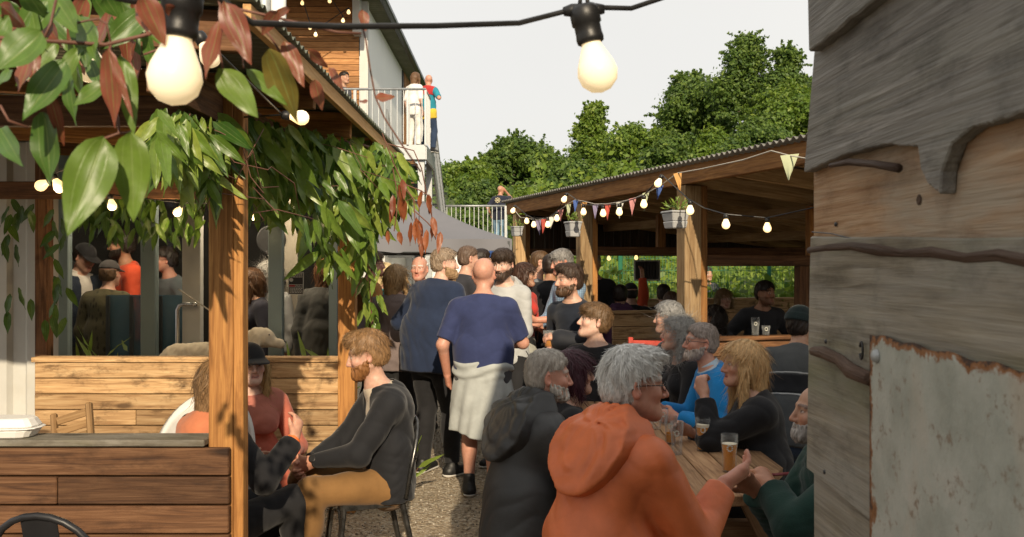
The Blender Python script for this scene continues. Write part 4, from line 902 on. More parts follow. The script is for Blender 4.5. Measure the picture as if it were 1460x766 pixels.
    def hc_(s): return s.headc
    def shell(s, name, f, lo, hi, h, mat, gc=None, parent=None):
        V, F = mesh_sdf(f, lo, hi, h)
        if len(F) == 0: return None
        if name in ('hair', 'beard') and s.sp.get('res', .008) < .0095:
            st_ = s.sp.get('hair') if name == 'hair' else 'beard'; near = s.sp.get('res', .008) < .0062; lg = st_ in ('long', 'bob', 'pony'); n = (4200 if lg else 3400) if near else 1100
            if name == 'beard': n = 500 if near else 200
            ln = (.085 if lg else .024 + .5 * s.sp.get('vol', .016)) if name == 'hair' else .012 + .3 * s.sp['beard']
            if st_ in ('rim', 'crop'): ln = .016
            X, FF, g = strands(s, None, V, F, n, ln, (.0030 if near else .0062) * (.55 if st_ in ('rim', 'crop', 'beard') else 1), 'beard' if name == 'beard' else 'long' if lg else 'short', s.sp.get('seed', 1))
            G = np.concatenate([gc(V), g]); F = np.concatenate([F, FF + len(V)]); V = np.concatenate([V, X]); me = quads_mesh(name, V, F, {'gc': G}); return link(name, me, mat, parent or s.o, smooth=True)
        if name not in ('hair', 'beard', 'sole'): V, F = biggest(V, F); V = relax(V, F)
        me = quads_mesh(name, V, F, {'gc': V if gc is None else gc(V)}); return link(name, me, mat, parent or s.o, smooth=True)

# ---- clothes
def top(mat, sleeve=1.0, g=.014, hem=.06, wr=.004, open_=0.0, collar=0, loose=.0, cuff=None, vneck=.0, f=22.0, crew=True):
    """shirt, jumper or jacket: sleeve 0..2 (1 elbow, 2 wrist), g = ease, hem = length below the hips, open_ = half width of an open front"""
    def fn(s, name):
        tor = s.torso(g + loose); k = s.k; up, fw, rt = s.tb[:, 2], s.tb[:, 1], s.tb[:, 0]; arms = [s.arm(i, g + .004, min(sleeve, 1.96), cuff) for i in (0, 1)] if sleeve else []
        low = Cap(s.pel - (up * .5 + V3(0, 0, .5)) * max(.0, hem - .02), s.waist, (.112 + .35 * s.fat) * k + g + loose * 1.2, (.100 + .75 * s.fat) * k + g + loose, rt, 1.40); seed = s.sp.get('seed', 1) + len(name)
        ends = []
        for i in (0, 1):
            if sleeve: a, b, t = (s.sh[i], s.el[i], sleeve) if sleeve <= 1 else (s.el[i], s.wr[i], min(sleeve, 1.96) - 1); ends.append((a + (b - a) * t, unit(b - a)))
        fwd = s.fat
        def sd(p):
            d = smin(union(tor, p), low(p), .06)
            d = smax(d, -((p - s.pel) @ up + hem), .012)
            nb = s.neckb + up * (.020 + .004 * collar); ncut = (p - nb) @ unit(up + fw * (.30 + vneck)); d = smax(d, ncut, .014)
            for (e, dr), A in zip(ends, arms):
                a = union(A, p); a = smax(a, (p - e) @ dr, .006); d = smin(d, a, .03)
            if collar:
                c0 = s.neckb - up * .022; ring = Cap(c0, s.neckb + unit(up + fw * .12) * (.018 + .022 * collar), .066 * k, .060 * k + .004, rt, 1.1)(p); ring = smax(ring, -Cap(c0 - up * .1, s.neckb + up * .2, .052 * k, .050 * k)(p), .004); ring = smax(ring, (p - s.neckb - fw * .035) @ unit(fw * .25 + up * .97) - (.012 + .016 * collar), .006); d = smin(d, ring, .010)
            d = d - wrinkle(p, wr, seed, f)
            if open_:
                lx = (p - s.neckb) @ rt; lz = (s.neckb - p) @ up; lf = (p - s.chest) @ fw
                d = np.where((lf > 0) & (lf < .20) & (np.abs(lx) < .10), np.maximum(d, open_ * np.clip(1.15 - lz * .9, .25, 1) - np.abs(lx)), d)
            return d
        s.shell(name, sd, s.lo, s.hi, max(s.sp.get('res', .008), .006), mat)
    return fn
def bottoms(mat, length=1.93, g=.018, wr=.005, cuff=None, rise=.07):
    def fn(s, name):
        k = s.k; legs = [s.leg(i, g, length, (g + .004) if cuff is None else cuff) for i in (0, 1)]; hips = Cap(s.pel - s.tb[:, 2] * .05, s.pel + s.tb[:, 2] * rise, (.108 + .35 * s.fat) * k + g * .7, (.104 + .5 * s.fat) * k + g * .6, s.tb[:, 0], 1.42); ends = []
        for i in (0, 1): a, b, t = (s.hip[i], s.kn[i], length) if length <= 1 else (s.kn[i], s.an[i], length - 1); ends.append((a + (b - a) * t, unit(b - a)))
        def sd(p):
            d = smax(hips(p), (p - s.pel - s.tb[:, 2] * rise) @ s.tb[:, 2], .01)
            for (e, dr), A in zip(ends, legs): d = smin(d, smax(union(A, p), (p - e) @ dr, .006), .035)
            return d - wrinkle(p, wr, s.sp.get('seed', 1) + 31, 16)
        s.shell(name, sd, s.lo, s.hi, max(s.sp.get('res', .008), .007), mat)
    return fn
def skirt(mat, z_hem, flare=.12, g=.02, wr=.012, z_top=None):
    def fn(s, name):
        k = s.k; zt = s.pel[2] + (.10 if z_top is None else z_top); a, b = V3(s.pel[0], s.pel[1], zt), V3(s.pel[0], s.pel[1], z_hem); R = .108 * k + g; seed = s.sp.get('seed', 1)
        def sd(p):
            x = (p - a) @ s.B[:, 0]; y = (p - a) @ s.B[:, 1]; an = np.arctan2(y, x); t = np.clip((zt - p[:, 2]) / (zt - z_hem), 0, 1); fold = wr * t * (np.sin(an * 9 + seed + 1.5 * np.sin(p[:, 2] * 7)) + .5 * np.sin(an * 17 + seed * 2))
            r = np.sqrt((x / 1.38) ** 2 + y ** 2) - (R + flare * t ** .8 + fold); return smax(smax(r, p[:, 2] - zt, .012), z_hem - p[:, 2], .008) - wrinkle(p, .002, seed + 5)
        lo, hi = s.pel - .42, s.pel + .42; lo[2] = z_hem - .03; hi[2] = zt + .03; s.shell(name, sd, lo, hi, max(s.sp.get('res', .008), .008), mat)
    return fn
def shoes(mat, sole=(.6, .58, .54), high=.03):
    def fn(s, name):
        k = s.k; ms = plain('shoe_sole', sole, .6)
        for i in (0, 1):
            f = unit(s.B @ V3((-.20, .20)[i], 1, 0)); fl = s.an[i][2] - .075 * k; a = V3(s.an[i][0], s.an[i][1], fl + .045) - f * .035; b = a + f * .20 * k; b[2] = fl + .036
            up = lambda p: smax(smin(Cap(a, b, .046 * k, .036 * k, np.cross(f, V3(0, 0, 1)), 1.05)(p), Cap(s.an[i] - V3(0, 0, .02), s.an[i] + V3(0, 0, high), .045 * k, .044 * k)(p), .03), fl + .018 - p[:, 2], .004)
            lo, hi = np.minimum(a, b) - .12, np.maximum(a, b) + .12; lo[2] = fl; hi[2] = fl + .22
            sh_ = s.shell(name, up, lo, hi, .007, mat)
            sl_ = lambda p: smax(Cap(a - f * .004, b + f * .006, .050 * k, .042 * k, np.cross(f, V3(0, 0, 1)), 1.06)(p), np.abs(p[:, 2] - fl - .013) - .012, .003)
            s.shell('sole', sl_, lo, hi, .007, ms, parent=sh_ if sh_ else None)
    return fn
def hood(mat, big=1.0, ease=.02):
    """a hood lying flat on the back below a rolled rim round the neck"""
    def fn(s, name):
        up, fw, rt = s.tb[:, 2], s.tb[:, 1], s.tb[:, 0]; k = s.k; seed = s.sp.get('seed', 1); tor = s.torso(ease + .004); c = s.neckb - up * .055 * big; A = []
        pt = lambda a: s.neckb - fw * .016 + rt * sin(a) * (.112 * big + ease * .4) - fw * cos(a) * (.088 * big + ease * .3) + up * (-.012 + .016 * cos(a) + .006 * sin(a * 3.3 + seed))
        for j in range(12):
            a0, a1 = [-2.3 + 4.6 * (j + e) / 12 for e in (0, 1)]; wd = lambda a: (.013 + .012 * cos(a * .62)) * big + .0035 * sin(a * 6 + seed); A.append((Cap(pt(a0), pt(a1), wd(a0), wd(a1)), .006))
        def sd(p):
            x, z, y = (p - c) @ rt, (p - c) @ up, (p - s.neckb) @ fw; an = np.arctan2(x, -(z - .10 * big)); r = np.sqrt((x / (.150 * big)) ** 2 + ((z - .02) / (.165 * big)) ** 2) + .035 * np.sin(an * 5 + seed)
            th = (.016 + .020 * np.clip(r, 0, 1) ** 2) * big + .006 * np.abs(np.sin(an * 6.5 + 2.2 * np.sin(r * 3 + seed))) * np.clip(r * 1.6, 0, 1) - .004 * np.sin(r * 13 + 2 * an) * (r > .45)
            d = union(tor, p) - th; d = smax(d, (r - 1) * .12, .004); d = np.maximum(d, y - .02)
            d = smin(d, union(A, p), .008); return smax(d, -Cap(s.neckb - up * .06, s.neckb + up * .25 + fw * .05, .062, .12)(p), .012) - wrinkle(p, .003, seed + 3, 24)
        s.shell(name, sd, c - .32, c + .32, .0058, mat)
    return fn
def cap_hat(mat, brim=.07, backwards=False):
    def fn(s, name):
        hb, hs, hc = s.hb, s.hs, s.headc; toh = lambda p: ((p - hc) @ hb) / hs; e = -1 if backwards else 1
        def sd(p):
            q = toh(p); d = smax(Ell((0, -.012, .042), _I, (.086, .106, .094))(q), -(q[:, 2] - .048 + .12 * q[:, 1]), .006); 
            if brim: b = np.maximum(np.sqrt((q[:, 0] / .078) ** 2 + ((q[:, 1] * e - .075) / (.035 + brim)) ** 2) - 1, 0) * .05 + np.abs(q[:, 2] - .050 + .22 * (q[:, 1] * e - .06) + 2.5 * q[:, 0] ** 2) - .006; b = np.maximum(b, .03 - q[:, 1] * e); d = smin(d, b, .006)
            return d * hs
        s.shell(name, sd, hc - .24, hc + .24, .0055, mat)
    return fn
def beanie(mat):
    def fn(s, name):
        hb, hs, hc = s.hb, s.hs, s.headc; toh = lambda p: ((p - hc) @ hb) / hs
        def sd(p):
            q = toh(p); d = smax(Ell((0, -.016, .040), _I, (.086, .106, .100))(q), -(q[:, 2] - .022 + .25 * q[:, 1]), .008); r = Ell((0, -.016, .040), _I, (.091, .111, .104))(q); r = smax(r, np.abs(q[:, 2] - .046 + .25 * q[:, 1]) - .026, .006); return (smin(d, r, .004) + .0015 * np.sin(np.arctan2(q[:, 0], q[:, 1]) * 48)) * hs
        s.shell(name, sd, hc - .2, hc + .2, .0055, mat)
    return fn
def spectacles(dark=False):
    def fn(s, name):
        hb, hs, hc = s.hb, s.hs, s.headc; W = lambda x, y, z: hc + hb @ (V3(x, y, z) * hs); mb = MB()
        for e in (-1, 1):
            mb.tube([W(e * .032 + .022 * cos(a), .098 - .25 * abs(.022 * cos(a) * e + .0), .006 + .016 * sin(a)) for a in np.linspace(0, 2 * pi, 15)], .0014, 5); mb.tube([W(e * .054, .094, .010), W(e * .075, .05, .012), W(e * .082, -.012, .010), W(e * .080, -.028, -.004)], .0016, 5)
        mb.tube([W(-.010, .1, .009), W(0, .103, .012), W(.010, .1, .009)], .0014, 5); fr_ = mb.build(name, M_BLACK, s.o)
        if dark:
            mb = MB()
            for e in (-1, 1): mb.add([W(e * .032 + .022 * cos(a), .097, .006 + .016 * sin(a)) for a in np.linspace(0, 2 * pi, 12, endpoint=False)], [tuple(range(12))])
            mb.build('lens', M_BLACK, fr_)
    return fn
def bracelet(i, mat, w=.012):
    def fn(s, name):
        d = unit(s.wr[i] - s.el[i]); c = s.wr[i] - d * .012; mb = MB(); mb.lathe(c, [(.030 * s.k, -w), (.034 * s.k, -w), (.034 * s.k, w), (.030 * s.k, w)], 20, d); mb.build(name, mat, s.o, smooth=False)
    return fn

def person(label, px, py, Y, z0=0.0, group=None, **sp):
    """px, py: where the crown of the head is in the photo; Y: metres in front of the camera; a standing height or a seat height follows from it"""
    top_ = P(px, py, Y); sp['z0'] = z0; f = Figure(sp)
    for _ in range(3):
        dz = (top_[2] - z0) - f.top[2]
        if sp.get('sit'): sp['seat'] = float(np.clip(sp.get('seat', .46) + dz, .34, .75))
        else: sp['H'] = float(np.clip(sp.get('H', 1.75) * (1 + dz / max(.5, f.top[2])), 1.45, 2.0))
        f = Figure(sp)
    f.shift(V3(top_[0] - f.top[0], top_[1] - f.top[1], top_[2] - f.top[2] if sp.get('float') else z0)); f.build(label, group)
    if sp.get('say'): print('FIG', label[:30], sp.get('seat'), sp.get('H'), f.pel, f.kn, f.wr)
    return f
# ---------------------------------------------------------------- picnic table and what stands on it
random.seed(21)
pt = empty('picnic_table', 'long brown plank picnic table with a clipped near end', 'table', (.9, 5.2, 0))
TZ = .75; x0, x1 = .44, 1.27; nb = 6; wd = (x1 - x0) / nb; mb = MB()
for i in range(nb):
    a, b = x0 + i * wd + .003, x0 + (i + 1) * wd - .003
    def yn(x): return 3.72 + max(0, (x - .98)) * 1.9 + max(0, (.62 - x)) * 1.6
    mb.prism([(a, yn(a)), (b, yn(b)), (b, 6.95), (a, 6.95)], (0, 0, TZ - .045), (1, 0, 0), (0, 1, 0), (0, 0, 1), .045, t=random.random())
    n_ = len(mb.g[-1]); off = V3(random.uniform(0, 40), random.uniform(0, 40), 0); mb.g[-1] = mb.v[-1][:, [1, 0, 2]] + off
mb.build('planks', W_TABLE, pt, bevel=.004)
for y in (4.5, 6.3):
    mb = MB(); mb.box(.0, 1.70, y - .03, y + .03, .36, .44); mb.build('cross_bar', W_TABLE, pt, bevel=.004)
    mb = MB(); mb.box(.5, 1.2, y + .032, y + .08, TZ - .14, TZ - .047); mb.build('batten', W_TABLE, pt, bevel=.004)
    for xa, xb in ((.28, .62), (1.42, 1.08)): mb = MB(); mb.beam((xa, y - .055, 0), (xb, y - .055, TZ - .05), .045, .09, up=(1, 0, 0)); mb.build('leg', W_TABLE, pt, bevel=.004)
for a, b in ((-.02, .25), (1.44, 1.71)):
    mb = MB(); mb.box(a, a + .13, 3.75, 6.9, .442, .482); mb.box(a + .137, b, 3.75, 6.9, .442, .482); mb.build('bench_seat', W_ORANGE if a < 0 else W_TABLE, pt, bevel=.004)
bk = empty('stool', 'low timber stool under the man in the orange rain jacket', 'stool', (.13, 3.02, 0))
mb = MB(); mb.box(-.10, .36, 2.84, 3.22, .40, .44); mb.build('seat', W_TABLE, bk, bevel=.005)
for x in (-.06, .32):
    for y in (2.88, 3.18): mb = MB(); mb.box(x - .02, x + .02, y - .02, y + .02, 0, .398); mb.build('leg', W_TABLE, bk)
M_BEER = plain("amber_beer", (.66, .25, .012), .15, var=.1, scale=20); M_FOAM = plain("beer_foam", (.72, .64, .48), .8, var=.15, scale=90)
def pint(px, py, label, fill=.0, h=.165, r=.037, z=TZ, foam=False, Y=None, group=None):
    Y = Y or (CAM_H - z) * FPX / (py - CY); x = (px - CX) * Y / FPX; c = V3(x, Y, z + .001)
    t = empty('pint_glass' if h > .12 else 'tumbler', label, 'glass', c, group); rb = r * .80
    mb = MB(); pr = [(0, 0), (rb, 0), (rb * 1.02, h * .4), (r, h * .78), (r * 1.0, h)]; inn = [(r - .0022, h), (r - .0024, h * .78), (rb - .002, h * .4), (rb - .003, .009), (0, .009)]
    mb.lathe(c, pr + inn, 28); mb.build('glass', M_GLASSWARE, t, smooth=True)
    if fill:
        q = lambda zz: (rb + (r - rb) * max(0, (zz / h - .4) / .38) if zz / h > .4 else rb) - .0034
        mb = MB(); zf = .0095 + (h - .0095) * fill; mb.lathe(c, [(0, .0096), (rb - .0036, .0098), (q(h * .4), h * .4), (q(zf), zf), (0, zf)], 28); mb.build('beer', M_BEER, t, smooth=False)
        mb = MB(); th = .014 if foam else .003; mb.lathe(c, [(q(zf), zf + .0006), (q(zf), zf + th), (0, zf + th)], 28); mb.build('foam', M_FOAM, t)
    # white printed badge on the side facing the drinkers
    mb = MB()
    for k in range(9):
        a = 2 * pi * k / 9; an = -1.75 + .30 * cos(a); zz = h * .66 + .013 * sin(a); d = V3(cos(an), sin(an), 0); tn = V3(-sin(an), cos(an), 0)
        mb.obox(c + d * (r * .985) + V3(0, 0, zz), tn * .0036, d * .0008, (0, 0, .0026))
    mb.build('printed_badge', plain('glass_print', (.6, .6, .52), .7) if not bpy.data.materials.get('glass_print') else bpy.data.materials['glass_print'], t)
    return t
pint(1002, 643, 'pint of amber beer with a foam head, nearer the blonde woman', .70, .168, .0375, foam=True)
pint(1040, 673, 'pint of amber beer closest to the sunglasses', .72, .172, .0385)
pint(965, 648, 'empty printed pint glass standing left of the foamy pint', 0, .165, .034)
pint(956, 633, 'glass with a finger of beer left, behind the empty pint glass', .28, .15, .034)
pint(935, 612, 'short tumbler by the orange sleeve with clear drink', 0, .085, .038)
pint(946, 606, 'short tumbler beside another tumbler, further from the orange sleeve', 0, .10, .030)
pint(836, 571, 'tall empty glass in front of the maroon-haired woman', 0, .17, .032)
t = empty('sunglasses', 'black wrap sunglasses with dark red strap lying on the near table end', 'sunglasses', (1.02, 3.98, TZ)); Yg = 3.98; M_LENS = plain("black_lens", (.008, .008, .009), .12)
for px in (1053, 1080):
    mb = MB(); c = P(px, 687, Yg); c[2] = TZ + .018; mb.prism([(.030 * cos(a) * (1.0), .019 * sin(a) - .003 * cos(2 * a)) for a in np.linspace(0, 2 * pi, 18)[:-1]], c, (1, -.1, 0), (0, .3, .95), unit((.1, -1, .3)), .003); mb.build('lens', M_LENS, t, bevel=.001)
mb = MB(); a, b = P(1062, 685, Yg), P(1071, 685, Yg); a[2] = b[2] = TZ + .024; mb.tube([a, (a + b) / 2 + V3(0, -.003, .003), b], .0035, 6); mb.build('bridge', M_GALV, t)
mb = MB(); q = P(1089, 685, Yg); q[2] = TZ + .02; mb.tube([q, q + V3(.03, .05, -.005), q + V3(.05, .10, -.012)], .004, 6); q2 = P(1043, 685, Yg); q2[2] = TZ + .02; mb.tube([q2, q2 + V3(.005, .06, -.006), q2 + V3(.02, .10, -.012)], .004, 6); mb.build('temple', M_LENS, t)
mb = MB(); mb.tube([q + V3(.045, .09, -.010), q + V3(.07, .08, -.008), q + V3(.11, .10, -.010), q + V3(.16, .11, -.008)], .007, 6); mb.build('strap', plain('dark_red_strap', (.16, .01, .015), .6), t)
# ---------------------------------------------------------------- chairs
def metal_chair(x, y, yaw, label, mat=M_GUN, zs=.455):
    """pressed steel cafe chair: legs of bent sheet, dished seat, hoop back with a centre slat"""
    t = empty('metal_chair', label, 'chair', (x, y, 0)); B = basis(yaw); W = lambda r, f, u: V3(x, y, 0) + B @ V3(r, f, u)
    mb = MB(); n = 16; mb.sheet(lambda u, v: W((u - .5) * (.34 + .03 * v) * (1 - .10 * (2 * v - 1) ** 4), (v - .5) * .34, zs + .012 * (2 * u - 1) ** 2 - .012 * (1 - (2 * v - 1) ** 2)), n, n); o = mb.build('seat', mat, t, smooth=True); q = o.modifiers.new('t', 'SOLIDIFY'); q.thickness = .006
    mb = MB(); cs = [(-.175, -.17), (.185, -.17), (.185, .17), (-.185, .17), (-.175, -.17)]
    for i in range(4): mb.beam(W(*cs[i], zs - .026), W(*cs[i + 1], zs - .026), .012, .045)
    mb.build('apron', mat, t, bevel=.004)
    for sx in (-1, 1):
        for sy, out in ((1, .05), (-1, .09)):
            mb = MB(); p0, p1 = W(sx * .17, sy * .155, zs - .03), W(sx * .205, sy * (.155 + out), 0); mb.beam(p0, p1, .045, .028, up=B[:, 1]); pm = p0 * .72 + p1 * .28; mb.beam(pm + V3(0, 0, .01), W(sx * .09, sy * .165, zs - .045), .02, .024, up=B[:, 1]); mb.build('leg', mat, t, bevel=.008)
    mb = MB(); pts = []
    for a in np.linspace(0, pi, 15): pts.append(W(-.215 * cos(a) * 1.0, -.165 - .10 * sin(a) ** .7, zs + .0 + .40 * sin(a) ** .55))
    mb.tube(pts, .0125, 8); mb.build('back_hoop', mat, t, smooth=True)
    mb = MB(); mb.sheet(lambda u, v: W((u - .5) * .13, -.165 - .095 * v, zs + .02 + .37 * v), 2, 8); o = mb.build('back_slat', mat, t); q = o.modifiers.new('t', 'SOLIDIFY'); q.thickness = .004
    return t
metal_chair(-.795, 5.0, 250, 'worn gunmetal steel cafe chair under the bearded man')
metal_chair(-1.59, 3.36, 5, 'black metal chair with hoop back in front of the plank screen', plain("black_paint", (.012, .012, .014), .45), .44)
t = empty('folding_chair', 'slatted wooden folding chair leaning by the sunlit plank wall', 'chair', (-2.25, 4.7, 0)); a0, a1 = P(77, 594, 4.7), P(127, 578, 4.7)
d = unit(a1 - a0); upv = unit(V3(-d[2] * .55, .22, 1))
for c in (a0, a1): mb = MB(); mb.beam(c + upv * .015, c - upv * .75, .03, .035, up=(0, 1, 0)); mb.build('back_leg', W_FOLD, t, bevel=.007)
for k in range(3): mb = MB(); q = -upv * (.03 + .056 * k); mb.beam(a0 + q + d * .015, a1 + q - d * .015, .016, .040); mb.build('back_slat', W_FOLD, t, bevel=.003)
sc = (a0 + a1) / 2 - upv * .46
for k in range(5): mb = MB(); q = sc + V3(0, -.06 - .06 * k, 0); mb.beam(q - d * .19, q + d * .19, .05, .016); mb.build('seat_slat', W_FOLD, t, bevel=.003)
for e in (-1, 1): mb = MB(); mb.beam(sc + d * .17 * e + V3(0, -.30, .0), sc + d * .17 * e + V3(0, .22, -sc[2] + .01), .025, .03, up=(0, 1, 0)); mb.build('front_leg', W_FOLD, t, bevel=.004)
t = empty('tub_chair', 'white moulded tub chair with rounded back behind the post', 'chair', (-1.58, 4.75, 0)); M_SHELL = plain("white_plastic_shell", (.62, .60, .57), .5, var=.08, dirt=(.45, .42, .38))
def tub(u, v):
    a = pi * (.06 + .88 * u); r = .235 + .03 * v; return (-1.60 - r * cos(a) * .95 * -1 * -1, 4.66 + r * sin(a) * .9, .42 + (.60 * sin(a) ** .5) * v)
mb = MB(); mb.sheet(tub, 24, 10); o = mb.build('back_shell', M_SHELL, t, smooth=True); q = o.modifiers.new('t', 'SOLIDIFY'); q.thickness = .03
mb = MB(); mb.lathe((-1.60, 4.66, .40), [(0, .03), (.22, .03), (.235, .01), (.22, -.01), (0, -.01)], 24); mb.build('seat', M_SHELL, t, smooth=True)
for e, g in ((-1, -1), (1, -1), (1, 1), (-1, 1)): mb = MB(); mb.tube([(-1.60 + e * .14, 4.66 + g * .14, .39), (-1.60 + e * .2, 4.66 + g * .2, 0)], [.018, .012], 8); mb.build('leg', W_FOLD, t)
t = empty('red_chair', 'red painted wooden chair at the booth behind the table', 'chair', (1.0, 6.75, 0)); Yc = 6.75
for px in (899, 947): mb = MB(); q = P(px, 481, Yc); mb.box(q[0] - .018, q[0] + .018, Yc - .018, Yc + .018, 0, q[2]); mb.build('back_leg', M_RED, t, bevel=.004)
for py in (489, 503, 517): mb = MB(); mb.beam(P(902, py, Yc), P(944, py + 1, Yc), .018, .040); mb.build('back_rail', M_RED, t, bevel=.004)
q0 = P(923, 500, Yc); mb = MB(); mb.box(q0[0] - .13, q0[0] + .13, Yc + .02, Yc + .36, .43, .46); mb.build('seat', M_RED, t, bevel=.005)
for e in (-.11, .11): mb = MB(); mb.box(q0[0] + e - .018, q0[0] + e + .018, Yc + .31, Yc + .345, 0, .428); mb.build('front_leg', M_RED, t)
# ---------------------------------------------------------------- things in and round the booth
t = empty('takeaway_box', 'white foam takeaway box on the near screen at the photo edge', 'box', (-2.17, 3.93, .956))
def foam_box(z0, z1, r0, r1, nm, par):
    mb = MB(); v = []; c = V3(-2.17, 3.935, 0)
    for z, r in ((z0, r0), (z1, r1)):
        for k in range(16): a = 2 * pi * k / 16; e = 3.2; v.append(c + V3(np.sign(cos(a)) * abs(cos(a)) ** (2 / e) * r, np.sign(sin(a)) * abs(sin(a)) ** (2 / e) * r * .62, z))
    f = [(i, (i + 1) % 16, (i + 1) % 16 + 16, i + 16) for i in range(16)] + [tuple(range(15, -1, -1)), tuple(range(16, 32))]; mb.add(v, f); return mb.build(nm, plain('white_foam', (.78, .77, .74), .6, var=.04), par, bevel=.006)
foam_box(.956, .992, .105, .130, 'base', t); foam_box(.994, 1.000, .142, .142, 'rim', t); foam_box(1.002, 1.040, .130, .105, 'lid', t)
bs = empty('window_bench', 'timber bench platform under the cabin windows that the dog stands on', 'bench', (-2.5, 7.1, 0))
mb = MB(); mb.box(-3.3, -1.65, 6.95, 7.45, .495, .535); mb.build('seat', W_DARK, bs, bevel=.005)
for x in (-3.1, -1.75): mb = MB(); mb.box(x - .03, x + .03, 6.97, 7.43, 0, .493); mb.build('support', W_DARK, bs)
# white dog, one continuous body facing right
DB = basis(84); D0 = V3(-2.38, 7.18, .535)
def DW(f, r, u): return D0 + DB[:, 1] * f + DB[:, 0] * r + V3(0, 0, u)
dog = [(Cap(DW(-.25, 0, .44), DW(.15, 0, .45), .115, .125), 0), (Cap(DW(.12, 0, .40), DW(.2, 0, .45), .13, .12), .05), (Cap(DW(.2, 0, .50), DW(.36, 0, .60), .085, .075), .06), (Ell(DW(.40, 0, .60), DB[:, [1, 0, 2]], (.10, .078, .078)), .03), (Cap(DW(.44, 0, .575), DW(.55, 0, .545), .048, .036), .03), (Cap(DW(-.32, 0, .47), DW(-.52, 0, .36), .03, .016), .04)]
for e in (-1, 1):
    dog += [(Cap(DW(.16, e * .07, .36), DW(.15, e * .075, .17), .055, .032), .04), (Cap(DW(.15, e * .075, .17), DW(.17, e * .075, .03), .030, .026), .02), (Cap(DW(.17, e * .075, .025), DW(.21, e * .075, .022), .026, .022), .015),
            (Cap(DW(-.26, e * .07, .40), DW(-.17, e * .08, .24), .085, .045), .04), (Cap(DW(-.17, e * .08, .24), DW(-.30, e * .08, .13), .040, .026), .02), (Cap(DW(-.30, e * .08, .13), DW(-.28, e * .08, .03), .025, .024), .02), (Cap(DW(-.28, e * .08, .025), DW(-.24, e * .08, .022), .026, .022), .015),
            (Ell(DW(.37, e * .078, .575), np.stack([DB[:, 1], DB[:, 0], V3(0, 0, 1)], 1), (.036, .014, .058)), .012)]
V, F = mesh_sdf(lambda p: union(dog, p) - .0035 * np.sin(p[:, 0] * 90) * np.sin(p[:, 2] * 70 + 2 * np.sin(p[:, 0] * 30)), D0 + V3(-.70, -.32, -.03), D0 + V3(.72, .32, .80), .008)
me = quads_mesh('dog', V - D0, F, {'gc': V - D0}); dg = link('dog', me, plain('cream_fur', (.66, .58, .44), .85, var=.15, scale=14, bump=.6), None, smooth=True); dg.location = tuple(D0); tag(dg, 'cream labrador with head lowered behind the booth wall', 'dog')
mb = MB(); mb.lathe(DW(.575, 0, .555), [(0, .014), (.012, .012), (.018, 0)], 12, DB[:, 1]); mb.build('nose', M_BLACK, dg, smooth=True)
mb = MB(); [mb.lathe(DW(.465, e * .052, .622), [(0, .007), (.006, .005), (.008, 0)], 10, DB[:, 1] * .6 + DB[:, 0] * e * .8) for e in (-1, 1)]; mb.build('eyes', M_BLACK, dg, smooth=True)
mb = MB(); mb.tube([DW(.27, .088 * cos(a), .545 + .09 * sin(a)) + DB[:, 1] * -.05 * sin(a) for a in np.linspace(0, 2 * pi, 17)], .010, 6); mb.build('collar', M_BLACK, dg)
mb = MB(); mb.tube([DW(.25, .0, .64), DW(.05, .0, .78), DW(-.25, -.05, .98)], .006, 6); tag(mb.build('dog_lead', M_ROPE), 'pale cord lead running up from the collar of the cream dog', 'lead')
# poster on the cabin glass
ps = empty('poster', 'small black and white event poster with a red block on the cabin glass', 'poster', (fx(421), 7.59, 1.5)); c0, c1 = P(411, 388, 7.588), P(433, 420, 7.588)
mb = MB(); mb.box(c0[0], c1[0], 7.587, 7.590, c1[2], c0[2]); mb.build('paper', plain('white_paper', (.45, .45, .42), .6, var=.03), ps)
M_INK = plain('black_ink', (.012, .012, .013), .6); w_, h_ = c1[0] - c0[0], c0[2] - c1[2]
def pr(x0, x1, y0, y1, m, nm): mb = MB(); mb.box(c0[0] + x0 * w_, c0[0] + x1 * w_, 7.5855, 7.5868, c0[2] - y1 * h_, c0[2] - y0 * h_); return mb.build(nm, m, ps)
pr(.05, .95, .03, .55, M_INK, 'print'); pr(.05, .44, .57, .66, plain('red_ink', (.30, .02, .03), .6), 'red_print'); pr(.46, .95, .57, .66, M_INK, 'print'); pr(.05, .95, .68, .97, M_INK, 'print')
def lettering(txt, x, y, size, m, parent, name='lettering', rot=(radians(90), 0, 0), depth=.0006):
    cu = bpy.data.curves.new(name, 'FONT'); cu.body = txt; cu.size = size; cu.extrude = depth; cu.align_x = 'LEFT'; o = bpy.data.objects.new(name, cu); COL.objects.link(o); o.parent = parent; o.location = Vector(V3(c0[0] + x * w_, 7.5848, c0[2] - y * h_)) - parent_world(parent); o.rotation_euler = rot; cu.materials.append(m); bpy.context.view_layer.update(); me = bpy.data.meshes.new_from_object(o); m2 = bpy.data.objects.new(name, me); COL.objects.link(m2); m2.parent = parent; m2.location = o.location; m2.rotation_euler = o.rotation_euler; bpy.data.objects.remove(o); return m2
M_PAPERW = plain('pale_ink', (.5, .5, .46), .6)
lettering('PARTY', .48, .655, .022, M_PAPERW, ps)
mb = MB(); rnd = random.Random(4)
for r0 in (.06, .12, .20, .71, .77, .83, .89):
    x = .10
    while x < .88: l = rnd.uniform(.06, .16); mb.box(c0[0] + x * w_, c0[0] + min(.92, x + l) * w_, 7.5846, 7.5854, c0[2] - (r0 + .035) * h_, c0[2] - r0 * h_); x += l + .03
sp__ = mb.build('small_print', M_PAPERW, ps); sp__['kind'] = 'stuff'; pr2 = MB(); pr2.prism([(.13 * cos(a) + .2, .07 * sin(a)) for a in np.linspace(0, 2 * pi, 14)[:-1]], (c0[0], 7.5854, c0[2] - .35 * h_), (w_, 0, 0), (0, 0, h_ * 1.2), (0, -1, 0), .0006); pr2.build('print', M_PAPERW, ps)

